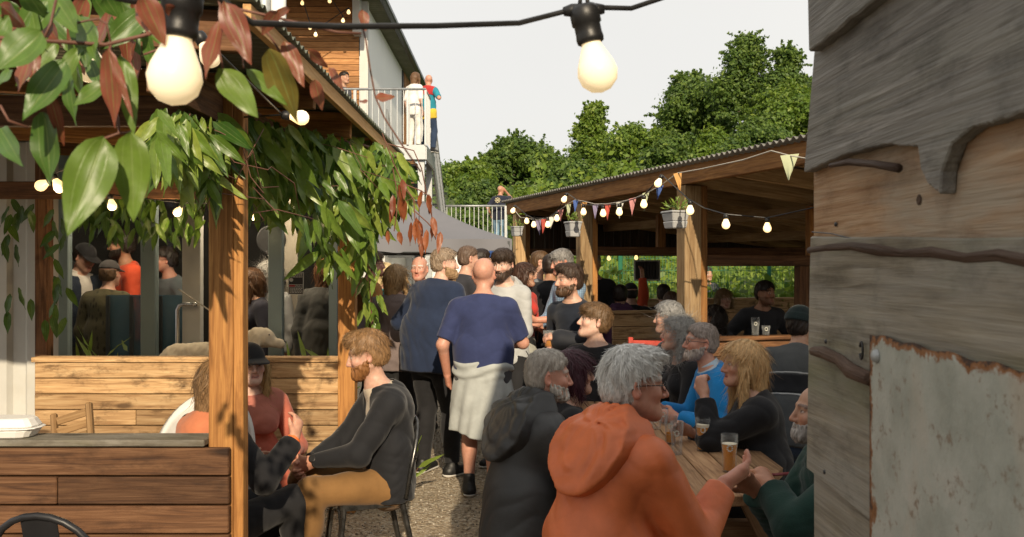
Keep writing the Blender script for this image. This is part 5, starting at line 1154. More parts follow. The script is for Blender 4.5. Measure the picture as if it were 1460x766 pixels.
# ---------------------------------------------------------------- shelter: planters, bunting, lamps, screen
def front_Y(px, off=.12):                        # depth at which a column of the photo meets the shelter's front line, off metres before it
    r = (px - CX) / FPX; o = SA - VV * off; return (o[0] + .2917 * o[1]) / (r + .2917)
def planter(px, py0, py1, wpx, label):
    Y = front_Y(px, .20); c = P(px, py0, Y); w_ = wpx * Y / FPX / 2 * .74; h = (py1 - py0) * Y / FPX; t = empty('wall_planter', label, 'planter', c - V3(0, 0, h)); cc = S(0, 0, 0)
    def rim(z, a, b): return [c + U * sx * a * 1.25 + VV * sy * b + V3(0, 0, z) for sx, sy in ((-1, -1), (1, -1), (1, 1), (-1, 1))]
    def frus(z0, a0, z1, a1, nm): mb = MB(); v = rim(z0, a0, a0 * .95) + rim(z1, a1, a1 * .95); mb.add(v, [(0, 1, 5, 4), (1, 2, 6, 5), (2, 3, 7, 6), (3, 0, 4, 7), (3, 2, 1, 0), (4, 5, 6, 7)]); return mb.build(nm, M_PLANTER, t, bevel=.006)
    frus(-.60 * h, w_ * .80, -.13 * h, w_ * .97, 'trough'); frus(-.128 * h, w_ * 1.04, 0, w_ * 1.04, 'rim'); frus(-h, w_ * .74, -.603 * h, w_ * .86, 'tray'); return c, w_
PL = [planter(963, 301, 326, 40, 'grey plastic planter on the nearest shelter post'), planter(817, 316, 338, 27, 'grey plastic planter on the middle shelter post'), planter(737, 323, 337, 21, 'grey plastic planter on the farthest shelter post')]
CREAM, ORNG, BLU, PNK, RDD, LIL, WHT = [plain(n_ + '_bunting_cloth', c_, .85, var=.1) for n_, c_ in (('cream', (.42, .46, .30)), ('orange', (.50, .27, .09)), ('blue', (.05, .10, .30)), ('pink', (.48, .22, .22)), ('red', (.42, .07, .05)), ('lilac', (.22, .19, .30)), ('white', (.55, .55, .50)))]
bn = empty('bunting', 'string of coloured pennant bunting looped along the shelter front', 'bunting', P(880, 300, 8.5)); pts = []
for px, py in ((733, 299), (742, 310), (767, 314), (787, 309), (799, 299), (810, 291), (820, 285), (832, 287), (848, 291), (865, 291), (884, 288), (902, 284), (921, 276), (940, 266), (955, 255), (966, 247), (1000, 241), (1060, 228), (1100, 215), (1126, 222), (1150, 226)): pts.append(P(px, py, front_Y(px, .16)))
mb = MB(); mb.tube(pts, .0045, 5); mb.build('cord', M_ROPE, bn)
for i, (px, py, w_, l, m) in enumerate(((767, 314, 9, 22, LIL), (776, 312, 9, 22, RDD), (787, 309, 9, 18, WHT), (799, 299, 9, 17, PNK), (810, 291, 8, 20, CREAM), (821, 285, 8, 20, BLU), (833, 288, 9, 19, ORNG), (849, 291, 9, 22, LIL), (866, 291, 10, 24, RDD), (884, 288, 11, 24, WHT), (902, 283, 11, 25, PNK), (921, 275, 10, 26, CREAM), (941, 266, 11, 18, BLU), (966, 247, 12, 28, ORNG), (1126, 221, 27, 36, CREAM))):
    Y = front_Y(px, .165); rnd = random.Random(i + 2); a, b, c = P(px - w_ * .5, py + 1, Y), P(px + w_ * .5, py - (2 if px > 900 else 0), Y), P(px + rnd.uniform(-4, 3), py + l, Y) + V3(0, rnd.uniform(-.04, .04), 0); mb = MB(); k = 6
    def tri(u, v): e = a + (b - a) * u; return e + (c - e) * v + V3(0, .012 * sin(u * 5 + i) * v, 0)
    mb.sheet(tri, k, k); mb.build('pennant', m, bn, smooth=True)
def bulb(parent, c, r, axis, mat=M_BULBS, holder=True, dist=None):
    ax = unit(axis); mb = MB(); mb.lathe(c, [(0, r), (r * .50, r * .86), (r * .87, r * .5), (r, 0), (r * .90, -r * .45), (r * .68, -r * .95), (r * .50, -r * 1.35), (r * .46, -r * 1.55)], 18, ax)
    o = mb.build('bulb', mat, parent, smooth=True)
    if holder: mb = MB(); mb.lathe(c, [(r * .50, -r * 1.45), (r * .62, -r * 1.5), (r * .62, -r * 2.3), (r * .50, -r * 2.6), (0, -r * 2.6)], 14, ax); mb.build('lamp_holder', M_BLACK, parent, smooth=True)
    return c - ax * r * 2.6
fs = empty('festoon_lights', 'festoon of small lit bulbs along the front of the shelter', 'string lights', P(880, 300, 8.4)); cp = []
for px, py in ((731, 301), (751, 316), (761, 321), (781, 321), (794, 312), (804, 285), (832, 303), (860, 305), (883, 303), (918, 292), (938, 262), (984, 301)):
    Y = front_Y(px, .24); cp.append(bulb(fs, P(px, py, Y), .030, (-.5 if py < 290 or px < 740 else 0, 0, -1)))
mb = MB(); mb.tube(cp, .005, 6); mb.build('cable', M_BLACK, fs)
f2 = empty('festoon_lights', 'pair of larger lit bulbs hanging inside the near end of the shelter', 'string lights', P(1060, 310, 6.6)); cp = [P(984, 285, 7.0), P(1005, 297, 6.7)]
for px, py in ((1035, 321), (1094, 326)): cp.append(bulb(f2, P(px, py, 6.4), .029, (0, 0, -1)))
cp.append(P(1165, 295, 6.2)); mb = MB(); mb.tube(cp, .005, 6); mb.build('cable', M_BLACK, f2)
f3 = empty('festoon_lights', 'row of tiny lit bulbs under the rear tie beam of the shelter', 'string lights', P(1055, 368, 11)); cp = []
for px, py in ((868, 369), (907, 368), (1003, 368), (1030, 369), (1055, 368), (1082, 369), (1111, 369)): cp.append(bulb(f3, P(px, py, 11.2), .024, (0, 0, -1)))
mb = MB(); mb.tube(cp, .005, 5); mb.build('cable', M_BLACK, f3)
t = empty('hanging_panel', 'dark barred panel in a pale frame hanging before the undergrowth', 'panel', P(922, 398, 13.2)); a, b = P(906, 373, 13.2), P(939, 398, 13.2)
mb = MB(); mb.box(a[0], b[0], 13.2, 13.24, b[2], a[2]); mb.build('backing', M_DKGREY, t)
mb = MB(); mb.box(a[0] - .02, a[0], 13.18, 13.24, b[2], a[2]); mb.box(b[0], b[0] + .02, 13.18, 13.24, b[2], a[2]); mb.box(a[0] - .02, b[0] + .02, 13.18, 13.24, b[2] - .025, b[2]); mb.box(a[0] - .02, b[0] + .02, 13.18, 13.24, a[2], a[2] + .02); mb.build('frame', M_GALV, t)
mb = MB(); [mb.box(x - .006, x + .006, 13.17, 13.198, b[2], a[2]) for x in np.linspace(a[0], b[0], 9)[1:-1]]; mb.build('bars', M_BLACK, t)
mb = MB(); [mb.tube([(x, 13.22, a[2] + .02), (x, 13.22, a[2] + .42)], .006, 5) for x in (a[0] + .05, b[0] - .05)]; mb.build('hanger', M_BLACK, t)
q = P(922, 424, 12.6); t = empty('bottle', 'amber bottle standing on the far booth back', 'bottle', q); mb = MB(); q[2] = 1.254; mb.lathe(q, [(0, 0), (.034, 0), (.035, .13), (.028, .16), (.012, .19), (.012, .235), (0, .235)], 16); mb.build('glass', plain('amber_glass', (.35, .17, .02), .1), t, smooth=True); mb = MB(); mb.lathe(q + V3(0, 0, .236), [(.013, 0), (.013, .016), (0, .016)], 12); mb.build('cap', M_GALV, t)
# glasses on booth tops
for px, py, Y, lb in ((1077, 478, 7.6, 'clear pint glass standing before the charcoal jacketed man'), (1092, 478, 7.6, 'low clear tumbler next to a pint glass on the booth back')):
    q = P(px, py, Y); k = (px - CX) / FPX; tt_ = (k * (SA - U * .12)[1] - (SA - U * .12)[0]) / (VV[0] - k * VV[1]); qq = S(-.12, tt_, 1.125); g = pint(px, 0, lb, 0, .15 if px < 1090 else .08, .036, z=1.125, Y=qq[1])
# ---------------------------------------------------------------- festoon near the camera and under the pergola
def big_bulb(parent, c, ax, Yd):
    ax = unit(ax); r = .030; e = bulb(parent, c, r, ax, M_BULB, False); mb = MB(); mb.lathe(c, [(.016, -.044), (.0195, -.046), (.0205, -.052), (.0195, -.058), (.0195, -.072), (.022, -.074), (.022, -.094), (.018, -.100), (0, -.100)], 20, ax); o = mb.build('lamp_holder', M_BLACK, parent, smooth=True)
    top_ = c - ax * .094; mb = MB(); mb.tube([top_ + V3(-.030, 0, -.002), top_ + V3(-.018, 0, 0), top_ + V3(.018, 0, .001), top_ + V3(.030, 0, .002)], [.0065, .0095, .0095, .0065], 10); mb.tube([top_ + V3(-.006, 0, .006), top_ + V3(-.005, 0, .018), top_ + V3(.005, 0, .018), top_ + V3(.006, 0, .006)], .0035, 8); mb.build('cable_clip', M_BLACK, o, smooth=True); return top_
fg = empty('festoon_lights', 'two big opal bulbs on a black cable strung across the foreground', 'string lights', P(560, 40, 1.15))
b1 = big_bulb(fg, P(249, 112, 1.0), (-.10, 0, -1), 1.0); b2 = big_bulb(fg, P(852, 104, 1.34), (.22, 0, -1), 1.34)
mb = MB(); mb.tube([P(120, -14, .95), P(190, 2, .97), b1 + V3(-.02, 0, 0), b1 + V3(.03, 0, .002), P(360, 33, 1.04), P(480, 38, 1.1), P(620, 37, 1.18), P(740, 33, 1.27), b2 + V3(-.03, 0, -.002), b2 + V3(.03, 0, .004), P(900, 12, 1.38), P(960, -8, 1.41), P(1080, -40, 1.45)], .0038, 8); mb.build('cable', M_BLACK, fg, smooth=True)
pf = empty('festoon_lights', 'festoon of warm bulbs threaded under the pergola roof and climber', 'string lights', P(250, 240, 4.2)); cp = []
for px, py, Y, r, ax in ((128, 96, 1.75, .030, (.2, 0, -1)), (300, 82, 2.6, .030, (.5, 0, -1)), (430, 168, 3.6, .030, (1, 0, -.15)), (316, 192, 4.2, .03, (.4, 0, -1)), (85, 267, 4.6, .030, (.6, 0, -1)), (58, 265, 4.8, .030, (-.8, 0, -.4)), (160, 294, 6.0, .030, (.2, 0, -1)), (253, 303, 6.3, .03, (-.5, 0, -.8)), (362, 308, 6.1, .030, (0, 0, -1))):
    e = bulb(pf, P(px, py, Y), r, ax, M_BULB if Y < 3 else M_BULBS); cp.append(e)
mb = MB(); mb.tube(cp[:4], .004, 6); mb.tube([cp[3], cp[4], cp[5], cp[6], cp[7], cp[8]], .004, 6); mb.build('cable', M_BLACK, pf)
for px, py, Y, en in ((85, 270, 4.6, 3), (160, 298, 6.0, 5), (253, 307, 6.3, 5), (362, 313, 6.1, 4)):
    ld = bpy.data.lights.new('bulb_light', 'POINT'); ld.energy = en; ld.color = (1, .70, .38); ld.shadow_soft_size = .04; lo_ = bpy.data.objects.new('bulb_light', ld); COL.objects.link(lo_); lo_.parent = pf; lo_.location = Vector(P(px, py + 6, Y)) + Vector((0, -.05, -.02)) - parent_world(pf)
# unseen lamps added inside the cabin to brighten the people behind the glass
cl = empty('cabin_fill_lamps', 'row of added warm fill lamps under the cabin ceiling', 'fill lamp', (-2.8, 8.2, 2.6))
for x in (-3.6, -3.0, -2.3, -1.75):
    mb = MB(); mb.lathe((x, 7.95, 2.62), [(.0, -.04), (.03, -.03), (.04, 0), (.03, .03), (0, .04)], 14); mb.build('lamp', M_BULBS, cl, smooth=True); mb = MB(); mb.tube([(x, 7.95, 2.66), (x, 7.95, 2.75)], .006, 6); mb.build('flex', M_BLACK, cl)
    ld = bpy.data.lights.new('fill_light', 'POINT'); ld.energy = 28; ld.color = (1, .80, .55); ld.shadow_soft_size = .08; lo_ = bpy.data.objects.new('fill_light', ld); COL.objects.link(lo_); lo_.parent = cl; lo_.location = Vector((x, 7.85, 2.5)) - parent_world(cl)
# small white lamps far up under the upper roof
ul = empty('festoon_lights', 'festoon of tiny bulbs under the upper building eaves', 'string lights', P(470, 20, 17.3)); cp = []
for px, py in ((431, 5), (442, 40), (450, 50), (497, 18), (489, 30), (470, 2)): cp.append(bulb(ul, P(px, py, 17.2), .035, (0, 0, -1)))
mb = MB(); mb.tube(cp, .01, 5); mb.build('cable', M_BLACK, ul)
# ---------------------------------------------------------------- the people
NAVY, BLACK, CHAR, GREYK = (.018, .024, .060), (.011, .011, .013), (.035, .035, .038), (.42, .43, .43)
K_BLK = cloth(BLACK); K_JEAN = cloth((.035, .055, .10), .85, 'denim'); K_DK = cloth((.016, .016, .018)); BSH = cloth((.012, .012, .012), .5, 'shell')
shoe_ = ('shoe', shoes(BSH)); trs = ('trousers', bottoms(K_DK))
BR, DKB, BLOND, GREY, WHITE, AUB = (.10, .055, .025), (.022, .014, .010), (.42, .27, .11), (.22, .21, .20), (.62, .61, .58), (.055, .012, .022)
CROWD = 'people standing in the yard'; TAB = 'people seated round the picnic table'; BOO = 'people in the open shelter'; INS = 'people inside the glazed cabin'

# --- seated pair on the left
f = person('bearded man in black jacket and tan trousers sitting on the metal chair', 517, 475, 4.98, sit=1, H=1.83, hsc=1.05, tall=.89, yaw=250, lean=-1, nod=-12, head=14, slump=.05, res=.005, seed=3, skin='fair', hair='short', hairc=(.24, .135, .06), vol=.015, hairline=.056, quiff=.012, beard=.011, beardc=(.26, .115, .04), browc=(.2, .1, .04),
    armL=(-.05, .42, .66, (-.7, -.3, -.8)), armR=(.04, .43, .64, (.7, -.3, -.8)), handL=dict(dir=(.5, .6, -.5), palm=(.8, -.2, .1), curl=.75, thumb=(0, .2, 1)), handR=dict(dir=(-.5, .6, -.5), palm=(-.8, -.2, -.1), curl=.7, thumb=(0, .2, 1)),
    footL=(-.12, .50, 0), footR=(.12, .46, 0), splay=.2,
    wear=[('t_shirt', top(cloth((.50, .42, .32)), .6, .008, .02, .002)), ('jacket', top(cloth((.012, .0125, .015), .8), 1.93, .020, .10, .0055, .085, 1, cuff=.010)), ('trousers', bottoms(cloth((.20, .105, .036), .85), 1.95, .017, .005)), shoe_])
mb = MB(); d = unit(f.wr[0] - f.el[0]); c = f.wr[0] - d * .022; mb.lathe(c, [(.030, -.010), (.033, -.010), (.033, .010), (.030, .010)], 20, d); nrm = unit(f.B @ V3(-.8, 0, .5)); nrm = unit(nrm - d * (nrm @ d)); mb.lathe(c + nrm * .031, [(.021, 0), (.021, .009), (.018, .011), (0, .011)], 20, nrm); mb.build('wristwatch', M_BLACK, f.o, smooth=False)
person('woman in black cap and coral dress facing out beside the orange post', 357, 500, 5.35, sit=1, yaw=160, head=-14, lean=4, res=.006, seed=5, fem=1, skin='pale', hair='long', capped=1, hairc=BLOND, length=.22, fwd=.03, hairline=.05, armL=(-.20, .28, .60), armR=(.16, .30, .62), wear=[('cap', cap_hat(cloth((.02, .02, .022)))), ('scarf', top(cloth((.42, .15, .11), .9, 'knit'), 0, .03, -.30, .006)), ('dress', top(cloth((.45, .13, .085), .85), 1.6, .012, .12, .004)), ('trousers', bottoms(cloth((.50, .13, .08), .9, 'knit'), 1.5, .03, .006)), shoe_])
f = person('long-haired woman in black jacket behind the post, hand raised with orange wristband', 316, 528, 4.5, sit=1, yaw=40, lean=2, res=.006, seed=6, fem=1, skin='fair', hair='long', hairc=(.22, .13, .06), length=.26, armR=(.36, .24, .86, (.6, -.4, -.8)), handR=dict(dir=(-.15, .3, .95), palm=(-.9, -.2, .3), curl=.45, thumb=(-.8, -.3, .4)), armL=(-.2, .34, .66), footL=(-.1, .48, 0), footR=(.1, .5, 0),
    wear=[('scarf', top(cloth((.50, .17, .08), .9, 'knit'), 0, .034, -.33, .006, collar=1)), ('jacket', top(K_BLK, 1.92, .022, .1, .005)), ('trousers', bottoms(K_DK)), shoe_, ('wristband', bracelet(1, plain('orange_wristband', (.75, .16, .03), .5), .010))])

# --- the standing group in the middle
f = person('bald man seen from behind in navy t-shirt, grey sweatshirt tied at his waist', 690, 368, 6.72, yaw=3, head=6, lean=1, H=1.76, wide=1.08, fat=.03, hsc=1.05, res=.006, seed=8, skin='ruddy', group=CROWD, armL=(-.27, .06, .90, (-.6, -.9, -.2)), armR=(.14, .30, 1.10, (.8, -.5, -.6)), handR=dict(dir=(-.8, .5, .1), curl=.8), footL=(-.11, .08, 0), footR=(.07, -.10, 0),
    wear=[('t_shirt', top(cloth((.028, .038, .105)), .86, .016, .0, .0045, loose=.004)), ('shorts', bottoms(cloth((.05, .05, .055)), .9, .03, .005)), ('shoe', shoes(BSH, high=.07))])
def tied(s):
    k = s.k; seed = 4; zt, zm, zh = s.pel[2] + .12, s.pel[2] - .06, s.pel[2] - .46; c0 = V3(s.pel[0], s.pel[1], 0)
    def sd(p):
        x = (p - c0) @ s.B[:, 0]; y = (p - c0) @ s.B[:, 1]; an = np.arctan2(y, x); t = np.clip((zt - p[:, 2]) / (zt - zh), 0, 1); r0 = np.sqrt((x / 1.34) ** 2 + y ** 2)
        body = smax(smax(r0 - (.134 + .020 * np.sin(t * 2.2) + .030 * t + .010 * t * (np.sin(an * 6 + 1) + .6 * np.sin(an * 13 + 2 + 6 * t))), p[:, 2] - zm - .02, .015), zh + .03 * np.sin(an * 2 + 1) - p[:, 2], .01)
        body = np.maximum(body, (y - .03))                           # open in front
        roll = np.sqrt(np.maximum(0, r0 - .136) ** 2 + ((p[:, 2] - (zt + zm) / 2 - .02 * np.sin(an * 1 + .4)) / 2.3) ** 2) - .030 - .008 * np.sin(p[:, 2] * 75 + 3 * np.sin(an * 2)) * .8
        return smin(body, roll, .012) - wrinkle(p, .003, seed, 18)
    lo, hi = s.pel - .40, s.pel + .40; lo[2] = zh - .06; hi[2] = zt + .08; s.shell('sweatshirt_sleeves', sd, lo, hi, .007, cloth((.36, .38, .37), .9))
tied(f)
f = person('big bearded man in baggy navy sweatshirt and black trousers', 634, 356, 7.55, yaw=36, head=44, lean=11, H=1.84, wide=1.03, fat=.05, res=.007, seed=9, skin='pale', hair='short', hairc=(.27, .20, .14), hairline=.07, vol=.012, beard=.055, beardc=(.34, .22, .12), group=CROWD, armL=(-.24, .26, 1.12, (-.8, -.5, -.5)), armR=(.2, .3, 1.10), footL=(-.10, .02, 0), footR=(.18, .06, 0), wear=[('sweatshirt', top(cloth((.016, .026, .058), .9), 1.75, .024, .17, .009, loose=.02, f=16)), trs, shoe_])
person('woman seen from behind with long fair hair and taupe jumper', 566, 379, 8.1, yaw=8, head=28, res=.007, seed=10, fem=1, skin='fair', hair='long', hairc=(.38, .24, .11), length=.20, front=.4, group=CROWD, armL=(-.26, .10, 1.02), armR=(.18, .22, 1.1), wide=1.06, wear=[('jumper', top(cloth((.17, .135, .13), .9), 1.9, .016, .13, .005)), trs, shoe_])
person('man in ochre jacket and glasses half hidden by the climber', 533, 360, 8.9, yaw=65, res=.009, seed=12, skin='ruddy', hair='short', hairc=BR, group=CROWD, armR=(.2, .3, 1.1), wear=[('jacket', top(cloth((.38, .17, .045), .8), 1.92, .026, .14, .005, collar=1)), ('trousers', bottoms(K_BLK)), shoe_, ('glasses', spectacles())])
person('fair-haired woman in teal top and sunglasses under the gazebo edge', 551, 376, 10.2, yaw=105, res=.010, seed=13, fem=1, skin='tan', hair='bob', hairc=(.55, .42, .22), length=.06, group=CROWD, wear=[('top', top(cloth((.02, .30, .30)), .9, .012, .1, .003)), trs, shoe_, ('sunglasses', spectacles(True))])
person('red-faced man with cropped white hair looking back over the crowd', 598, 366, 9.4, yaw=215, head=-25, res=.009, seed=14, skin='ruddy', hair='rim', hairc=WHITE, vol=.006, hsc=1.08, group=CROWD, wear=[('jacket', top(cloth((.02, .025, .04)), 1.9, .022, .12, .004, collar=1)), trs, shoe_])
person('man with shaved head in charcoal t-shirt turned to the right', 668, 352, 9.0, yaw=48, head=15, res=.008, seed=15, skin='fair', hair='crop', hairc=(.13, .085, .06), vol=.004, hairline=.085, group=CROWD, armR=(.2, .3, 1.15), wear=[('t_shirt', top(cloth((.035, .035, .042)), .85, .014, .1, .004)), trs, shoe_])
person('dark-haired person half hidden behind the bald man', 687, 357, 10.2, yaw=60, res=.011, seed=16, skin='fair', hair='short', hairc=DKB, group=CROWD, wear=[('t_shirt', top(cloth((.08, .16, .30)), .85, .014, .1)), trs, shoe_])
person('person in a royal blue beanie at the back of the crowd', 700, 360, 12.0, yaw=20, res=.013, seed=17, skin='fair', group=CROWD, wear=[('beanie', beanie(cloth((.02, .06, .20), .9, 'knit'))), ('jacket', top(K_BLK, 1.9, .02, .1)), trs, shoe_])
f = person('young bearded man in pale grey hoodie facing the bald man', 716, 357, 7.7, yaw=197, head=8, nod=-6, res=.006, seed=18, hsc=1.06, skin='pale', hair='fringe', hairc=(.045, .028, .018), vol=.012, stubble=.4, wide=.84, beard=.005, beardc=(.05, .03, .02), group=CROWD, armL=(-.05, .24, 1.05), armR=(.12, .26, 1.08), handL=dict(dir=(.6, .6, 0), curl=.7), wear=[('hoodie', top(cloth(GREYK, .9), 1.9, .016, .10, .006)), ('hood', hood(cloth(GREYK, .9), .9, .016)), trs, shoe_])
person('man in sunglasses and pale blue shirt far behind the hoodie', 738, 361, 12.6, yaw=175, res=.012, seed=19, skin='tan', hair='short', hairc=BR, group=CROWD, wear=[('shirt', top(cloth((.30, .38, .48)), 1.9, .014, .1)), trs, shoe_, ('sunglasses', spectacles(True))])
f = person('laughing woman in red top and long patterned skirt', 749, 376, 9.0, yaw=130, head=-28, res=.007, seed=20, fem=1, skin='tan', hair='bob', hairc=(.055, .025, .015), length=.03, mouth=1, group=CROWD, armL=(-.08, .26, 1.08), armR=(.08, .28, 1.14), handL=dict(dir=(.7, .5, .2), curl=.8), handR=dict(dir=(-.6, .6, .2), curl=.8), wear=[('top', top(cloth((.48, .045, .035)), .7, .010, .06, .003, vneck=.25)), ('skirt', skirt(cloth((.44, .44, .38), .9, 'print'), .14, .10, .02)), shoe_])
mb = MB(); a = f.neckb + f.tb @ V3(.09, -.02, .02); mid = f.chest + f.tb @ V3(-.02, .135, -.04); b = f.pel + f.tb @ V3(-.21, .06, .02); mb.tube([a, f.neckb + f.tb @ V3(.06, .085, -.05), mid, f.waist + f.tb @ V3(-.13, .13, -.02), b], .010, 6); mb.build('bag_strap', plain('brown_leather', (.12, .05, .025), .5), f.o)
person('man in glasses and grey t-shirt turned right beside the red-topped woman', 771, 359, 9.9, yaw=95, res=.009, seed=21, skin='fair', hair='crop', hairc=BR, vol=.006, group=CROWD, armR=(.16, .3, 1.12), wear=[('t_shirt', top(cloth((.16, .18, .20)), .85, .014, .1)), trs, shoe_, ('glasses', spectacles())])
person('black-haired person in black jacket with back turned behind the polo man', 785, 365, 9.5, yaw=10, res=.010, seed=22, skin='olive', hair='short', hairc=DKB, group=CROWD, wear=[('jacket', top(K_BLK, 1.9, .025, .12)), trs, shoe_])
person('grey-haired older man in blue checked shirt looking down', 798, 357, 8.7, yaw=245, head=8, nod=-10, res=.007, seed=23, skin='ruddy', hair='fringe', hairc=(.20, .19, .18), vol=.009, group=CROWD, armL=(-.10, .42, 1.20), armR=(.12, .36, 1.12), handL=dict(dir=(.2, .8, .2), palm=(.5, -.2, .6), curl=.4), wear=[('shirt', top(cloth((.22, .33, .44), .85, 'check'), 1.5, .016, .12, .004, collar=1)), trs, shoe_])
person('man in black t-shirt standing behind the shelter post', 846, 362, 10.6, yaw=190, res=.010, seed=24, skin='fair', hair='short', hairc=GREY, group=CROWD, wear=[('t_shirt', top(K_BLK, .9, .014, .1)), ('trousers', bottoms(K_JEAN)), shoe_])
f = person('young man in black polo shirt holding a plastic cup, coat over his arm', 811, 378, 6.9, yaw=222, head=22, res=.006, seed=25, hsc=1.06, skin='fair', hair='short', hairc=(.05, .03, .02), vol=.012, hairline=.058, quiff=.006, stubble=.5, beard=.003, beardc=(.08, .045, .025), wide=1.08, group=CROWD, armR=(.22, .10, .93), armL=(-.10, .30, 1.16, (-.8, -.3, -.8)), handL=dict(dir=(.5, .6, .3), palm=(.7, .5, -.1), curl=.55, thumb=(.2, .2, 1)), wear=[('polo_shirt', top(cloth((.012, .016, .026)), .88, .014, .10, .004, collar=1)), trs, shoe_, ('wristband', bracelet(1, plain('orange_paper_band', (.80, .18, .03), .5), .009))])
cup_hand = f.wr[0] + unit(f.wr[0] - f.el[0]) * .07 + f.handf[1] * 0 + f.B @ V3(.03, .03, .02)
A = [(Cap(f.el[0] + V3(0, 0, .02), f.wr[0] + V3(0, 0, -.0), .085, .075), 0), (Cap(f.el[0] * .7 + f.wr[0] * .3 - V3(0, 0, .10), f.el[0] * .6 + f.wr[0] * .4 - V3(0, 0, .46), .075, .10, f.B @ V3(.5, .8, 0), 1.4), .06), (Cap(f.el[0] * .4 + f.wr[0] * .6 - V3(0, 0, .08), f.el[0] * .35 + f.wr[0] * .65 - V3(0, 0, .40), .055, .075), .05)]
V, F = mesh_sdf(lambda p: union(A, p) - wrinkle(p, .009, 9, 15), f.el[0] - V3(.32, .32, .66), f.wr[0] + .3, .008)
ro = V3(f.wr[0]); me = quads_mesh('coat', V, F, {'gc': V}); co = link('coat', me, cloth((.014, .016, .022), .7), None, smooth=True); tag(co, 'dark folded coat hanging over the forearm of the man in the polo shirt', 'coat')

qc = f.hand[0] + V3(0, 0, .005); t = empty('plastic_cup', 'clear plastic cup of drink held by the man in the black polo shirt', 'cup', qc - V3(0, 0, .06)); mb = MB(); mb.lathe(qc - V3(0, 0, .06), [(0, 0), (.030, 0), (.041, .12), (.0395, .12), (.029, .003), (0, .003)], 20); mb.build('cup', M_GLASSWARE, t, smooth=True); mb = MB(); mb.lathe(qc - V3(0, 0, .06), [(0, .004), (.0285, .004), (.0345, .07), (0, .07)], 20); mb.build('drink', M_BEER, t)
# --- round the picnic table
OR = cloth((.60, .145, .045), .50, 'shell')
f = person('white-haired man in orange rain jacket gesturing over the picnic table', 905, 499, 3.02, sit=1, yaw=48, head=34, lean=11, slump=.02, nod=-2, hsc=1.02, res=.0048, seed=30, mouth=1, nose=1.2, skin='ruddy', hair='short', hairc=(.62, .61, .58), vol=.013, hairline=.058, nape=.066, quiff=.004, wide=.90, fat=.01, say=1, group=TAB, armR=(.20, .42, .96, (.25, -.35, -1)), handR=dict(dir=(.35, .8, .35), palm=(-.6, .1, .8), curl=.30, thumb=(-.6, .2, .8), spread=.9), armL=(-.2, .46, .80), footL=(-.14, .42, 0), footR=(.14, .40, 0),
    wear=[('jumper', top(cloth((.025, .10, .21), .9, 'knit'), 0, .016, .0, .002, collar=3.2)), ('rain_jacket', top(OR, 1.90, .026, .15, .0062, loose=.004, cuff=.020, f=17)), ('hood', hood(OR, .95, .032)), ('trousers', bottoms(cloth((.05, .05, .06)))), shoe_, ('glasses', spectacles())])
for px_, py_ in (): pass
GJ = cloth((.036, .036, .036), .5, 'shell')
person('balding man in charcoal rain jacket seated on the near bench', 783, 501, 4.15, sit=1, yaw=62, head=22, lean=8, slump=.02, nod=-2, wide=.93, res=.0052, seed=31, skin='ruddy', hair='crop', hairc=(.40, .36, .31), vol=.005, hairline=.112, nape=.07, beard=.002, beardc=(.5, .47, .42), group=TAB, armR=(.18, .42, .80), armL=(-.16, .42, .80), footL=(-.14, .42, 0), footR=(.12, .40, 0), wear=[('rain_jacket', top(GJ, 1.92, .030, .21, .007, loose=.008, f=16, collar=1)), ('hood', hood(GJ, 1.08, .038)), ('trousers', bottoms(K_JEAN)), shoe_])
person('smiling woman with maroon fringe between the grey jacket and the glass', 818, 502, 4.9, sit=1, yaw=75, head=8, res=.006, seed=32, fem=1, mouth=1, skin='fair', hair='bob', hairc=AUB, length=.04, bang=1, group=TAB, armR=(.12, .4, .80), wear=[('top', top(K_BLK, 1.9, .016, .1)), trs, shoe_])
person('young man with swept brown hair in black jumper at the table end', 852, 434, 6.5, sit=1, yaw=205, head=58, nod=10, lean=-2, res=.006, seed=33, hsc=1.08, skin='pale', hair='fringe', hairc=(.13, .075, .035), vol=.010, group=TAB, armL=(-.2, .3, .72), armR=(.2, .3, .72), wear=[('jumper', top(K_BLK, 1.9, .017, .1, .004)), trs, shoe_])
person('woman with grey curls in black top listening to the left', 968, 452, 6.1, sit=1, yaw=262, head=2, nod=6, lean=6, res=.0058, seed=34, fem=1, skin='fair', hair='long', hairc=(.36, .35, .33), length=.13, curl=.004, vol=.020, fwd=.0, group=TAB, armL=(-.12, .36, .78), armR=(.14, .36, .78), wear=[('top', top(K_BLK, 1.9, .014, .1, .003, vneck=.3)), trs, shoe_])
person('man with shaved grey hair in bright blue jumper and glasses', 1001, 462, 5.6, sit=1, yaw=268, head=-4, lean=15, nod=4, res=.0055, seed=35, skin='ruddy', hair='crop', hairc=(.30, .25, .22), vol=.003, hairline=.10, beard=.004, beardc=(.42, .36, .32), group=TAB, armL=(-.16, .38, .79, (-.5, .2, -1)), armR=(.14, .42, .80), handL=dict(dir=(.5, .6, 0), curl=.5), wear=[('shirt', top(cloth((.42, .52, .60)), 0, .010, -.38, .001, collar=2)), ('jumper', top(cloth((.012, .19, .48), .9, 'knit'), 1.9, .021, .1, .005)), ('trousers', bottoms(K_JEAN)), shoe_, ('glasses', spectacles())])
f = person('woman with long wavy blonde hair in black, hand raised to her mouth', 1058, 489, 4.8, sit=1, yaw=276, head=-12, lean=8, res=.005, seed=36, fem=1, skin='fair', hair='long', hairc=(.64, .41, .19), length=.27, front=.95, fwd=.028, vol=.020, bang=0, group=TAB, armL=(-.03, .33, 1.02, (-.5, .2, -1)), handL=dict(dir=(.3, .25, .9), palm=(.75, -.55, 0), curl=.75, thumb=(.5, .6, .2)), armR=(.1, .40, .80), wear=[('jumper', top(K_BLK, 1.84, .024, .12, .006)), trs, shoe_])
GRF = cloth((.012, .038, .030), .95, 'knit')
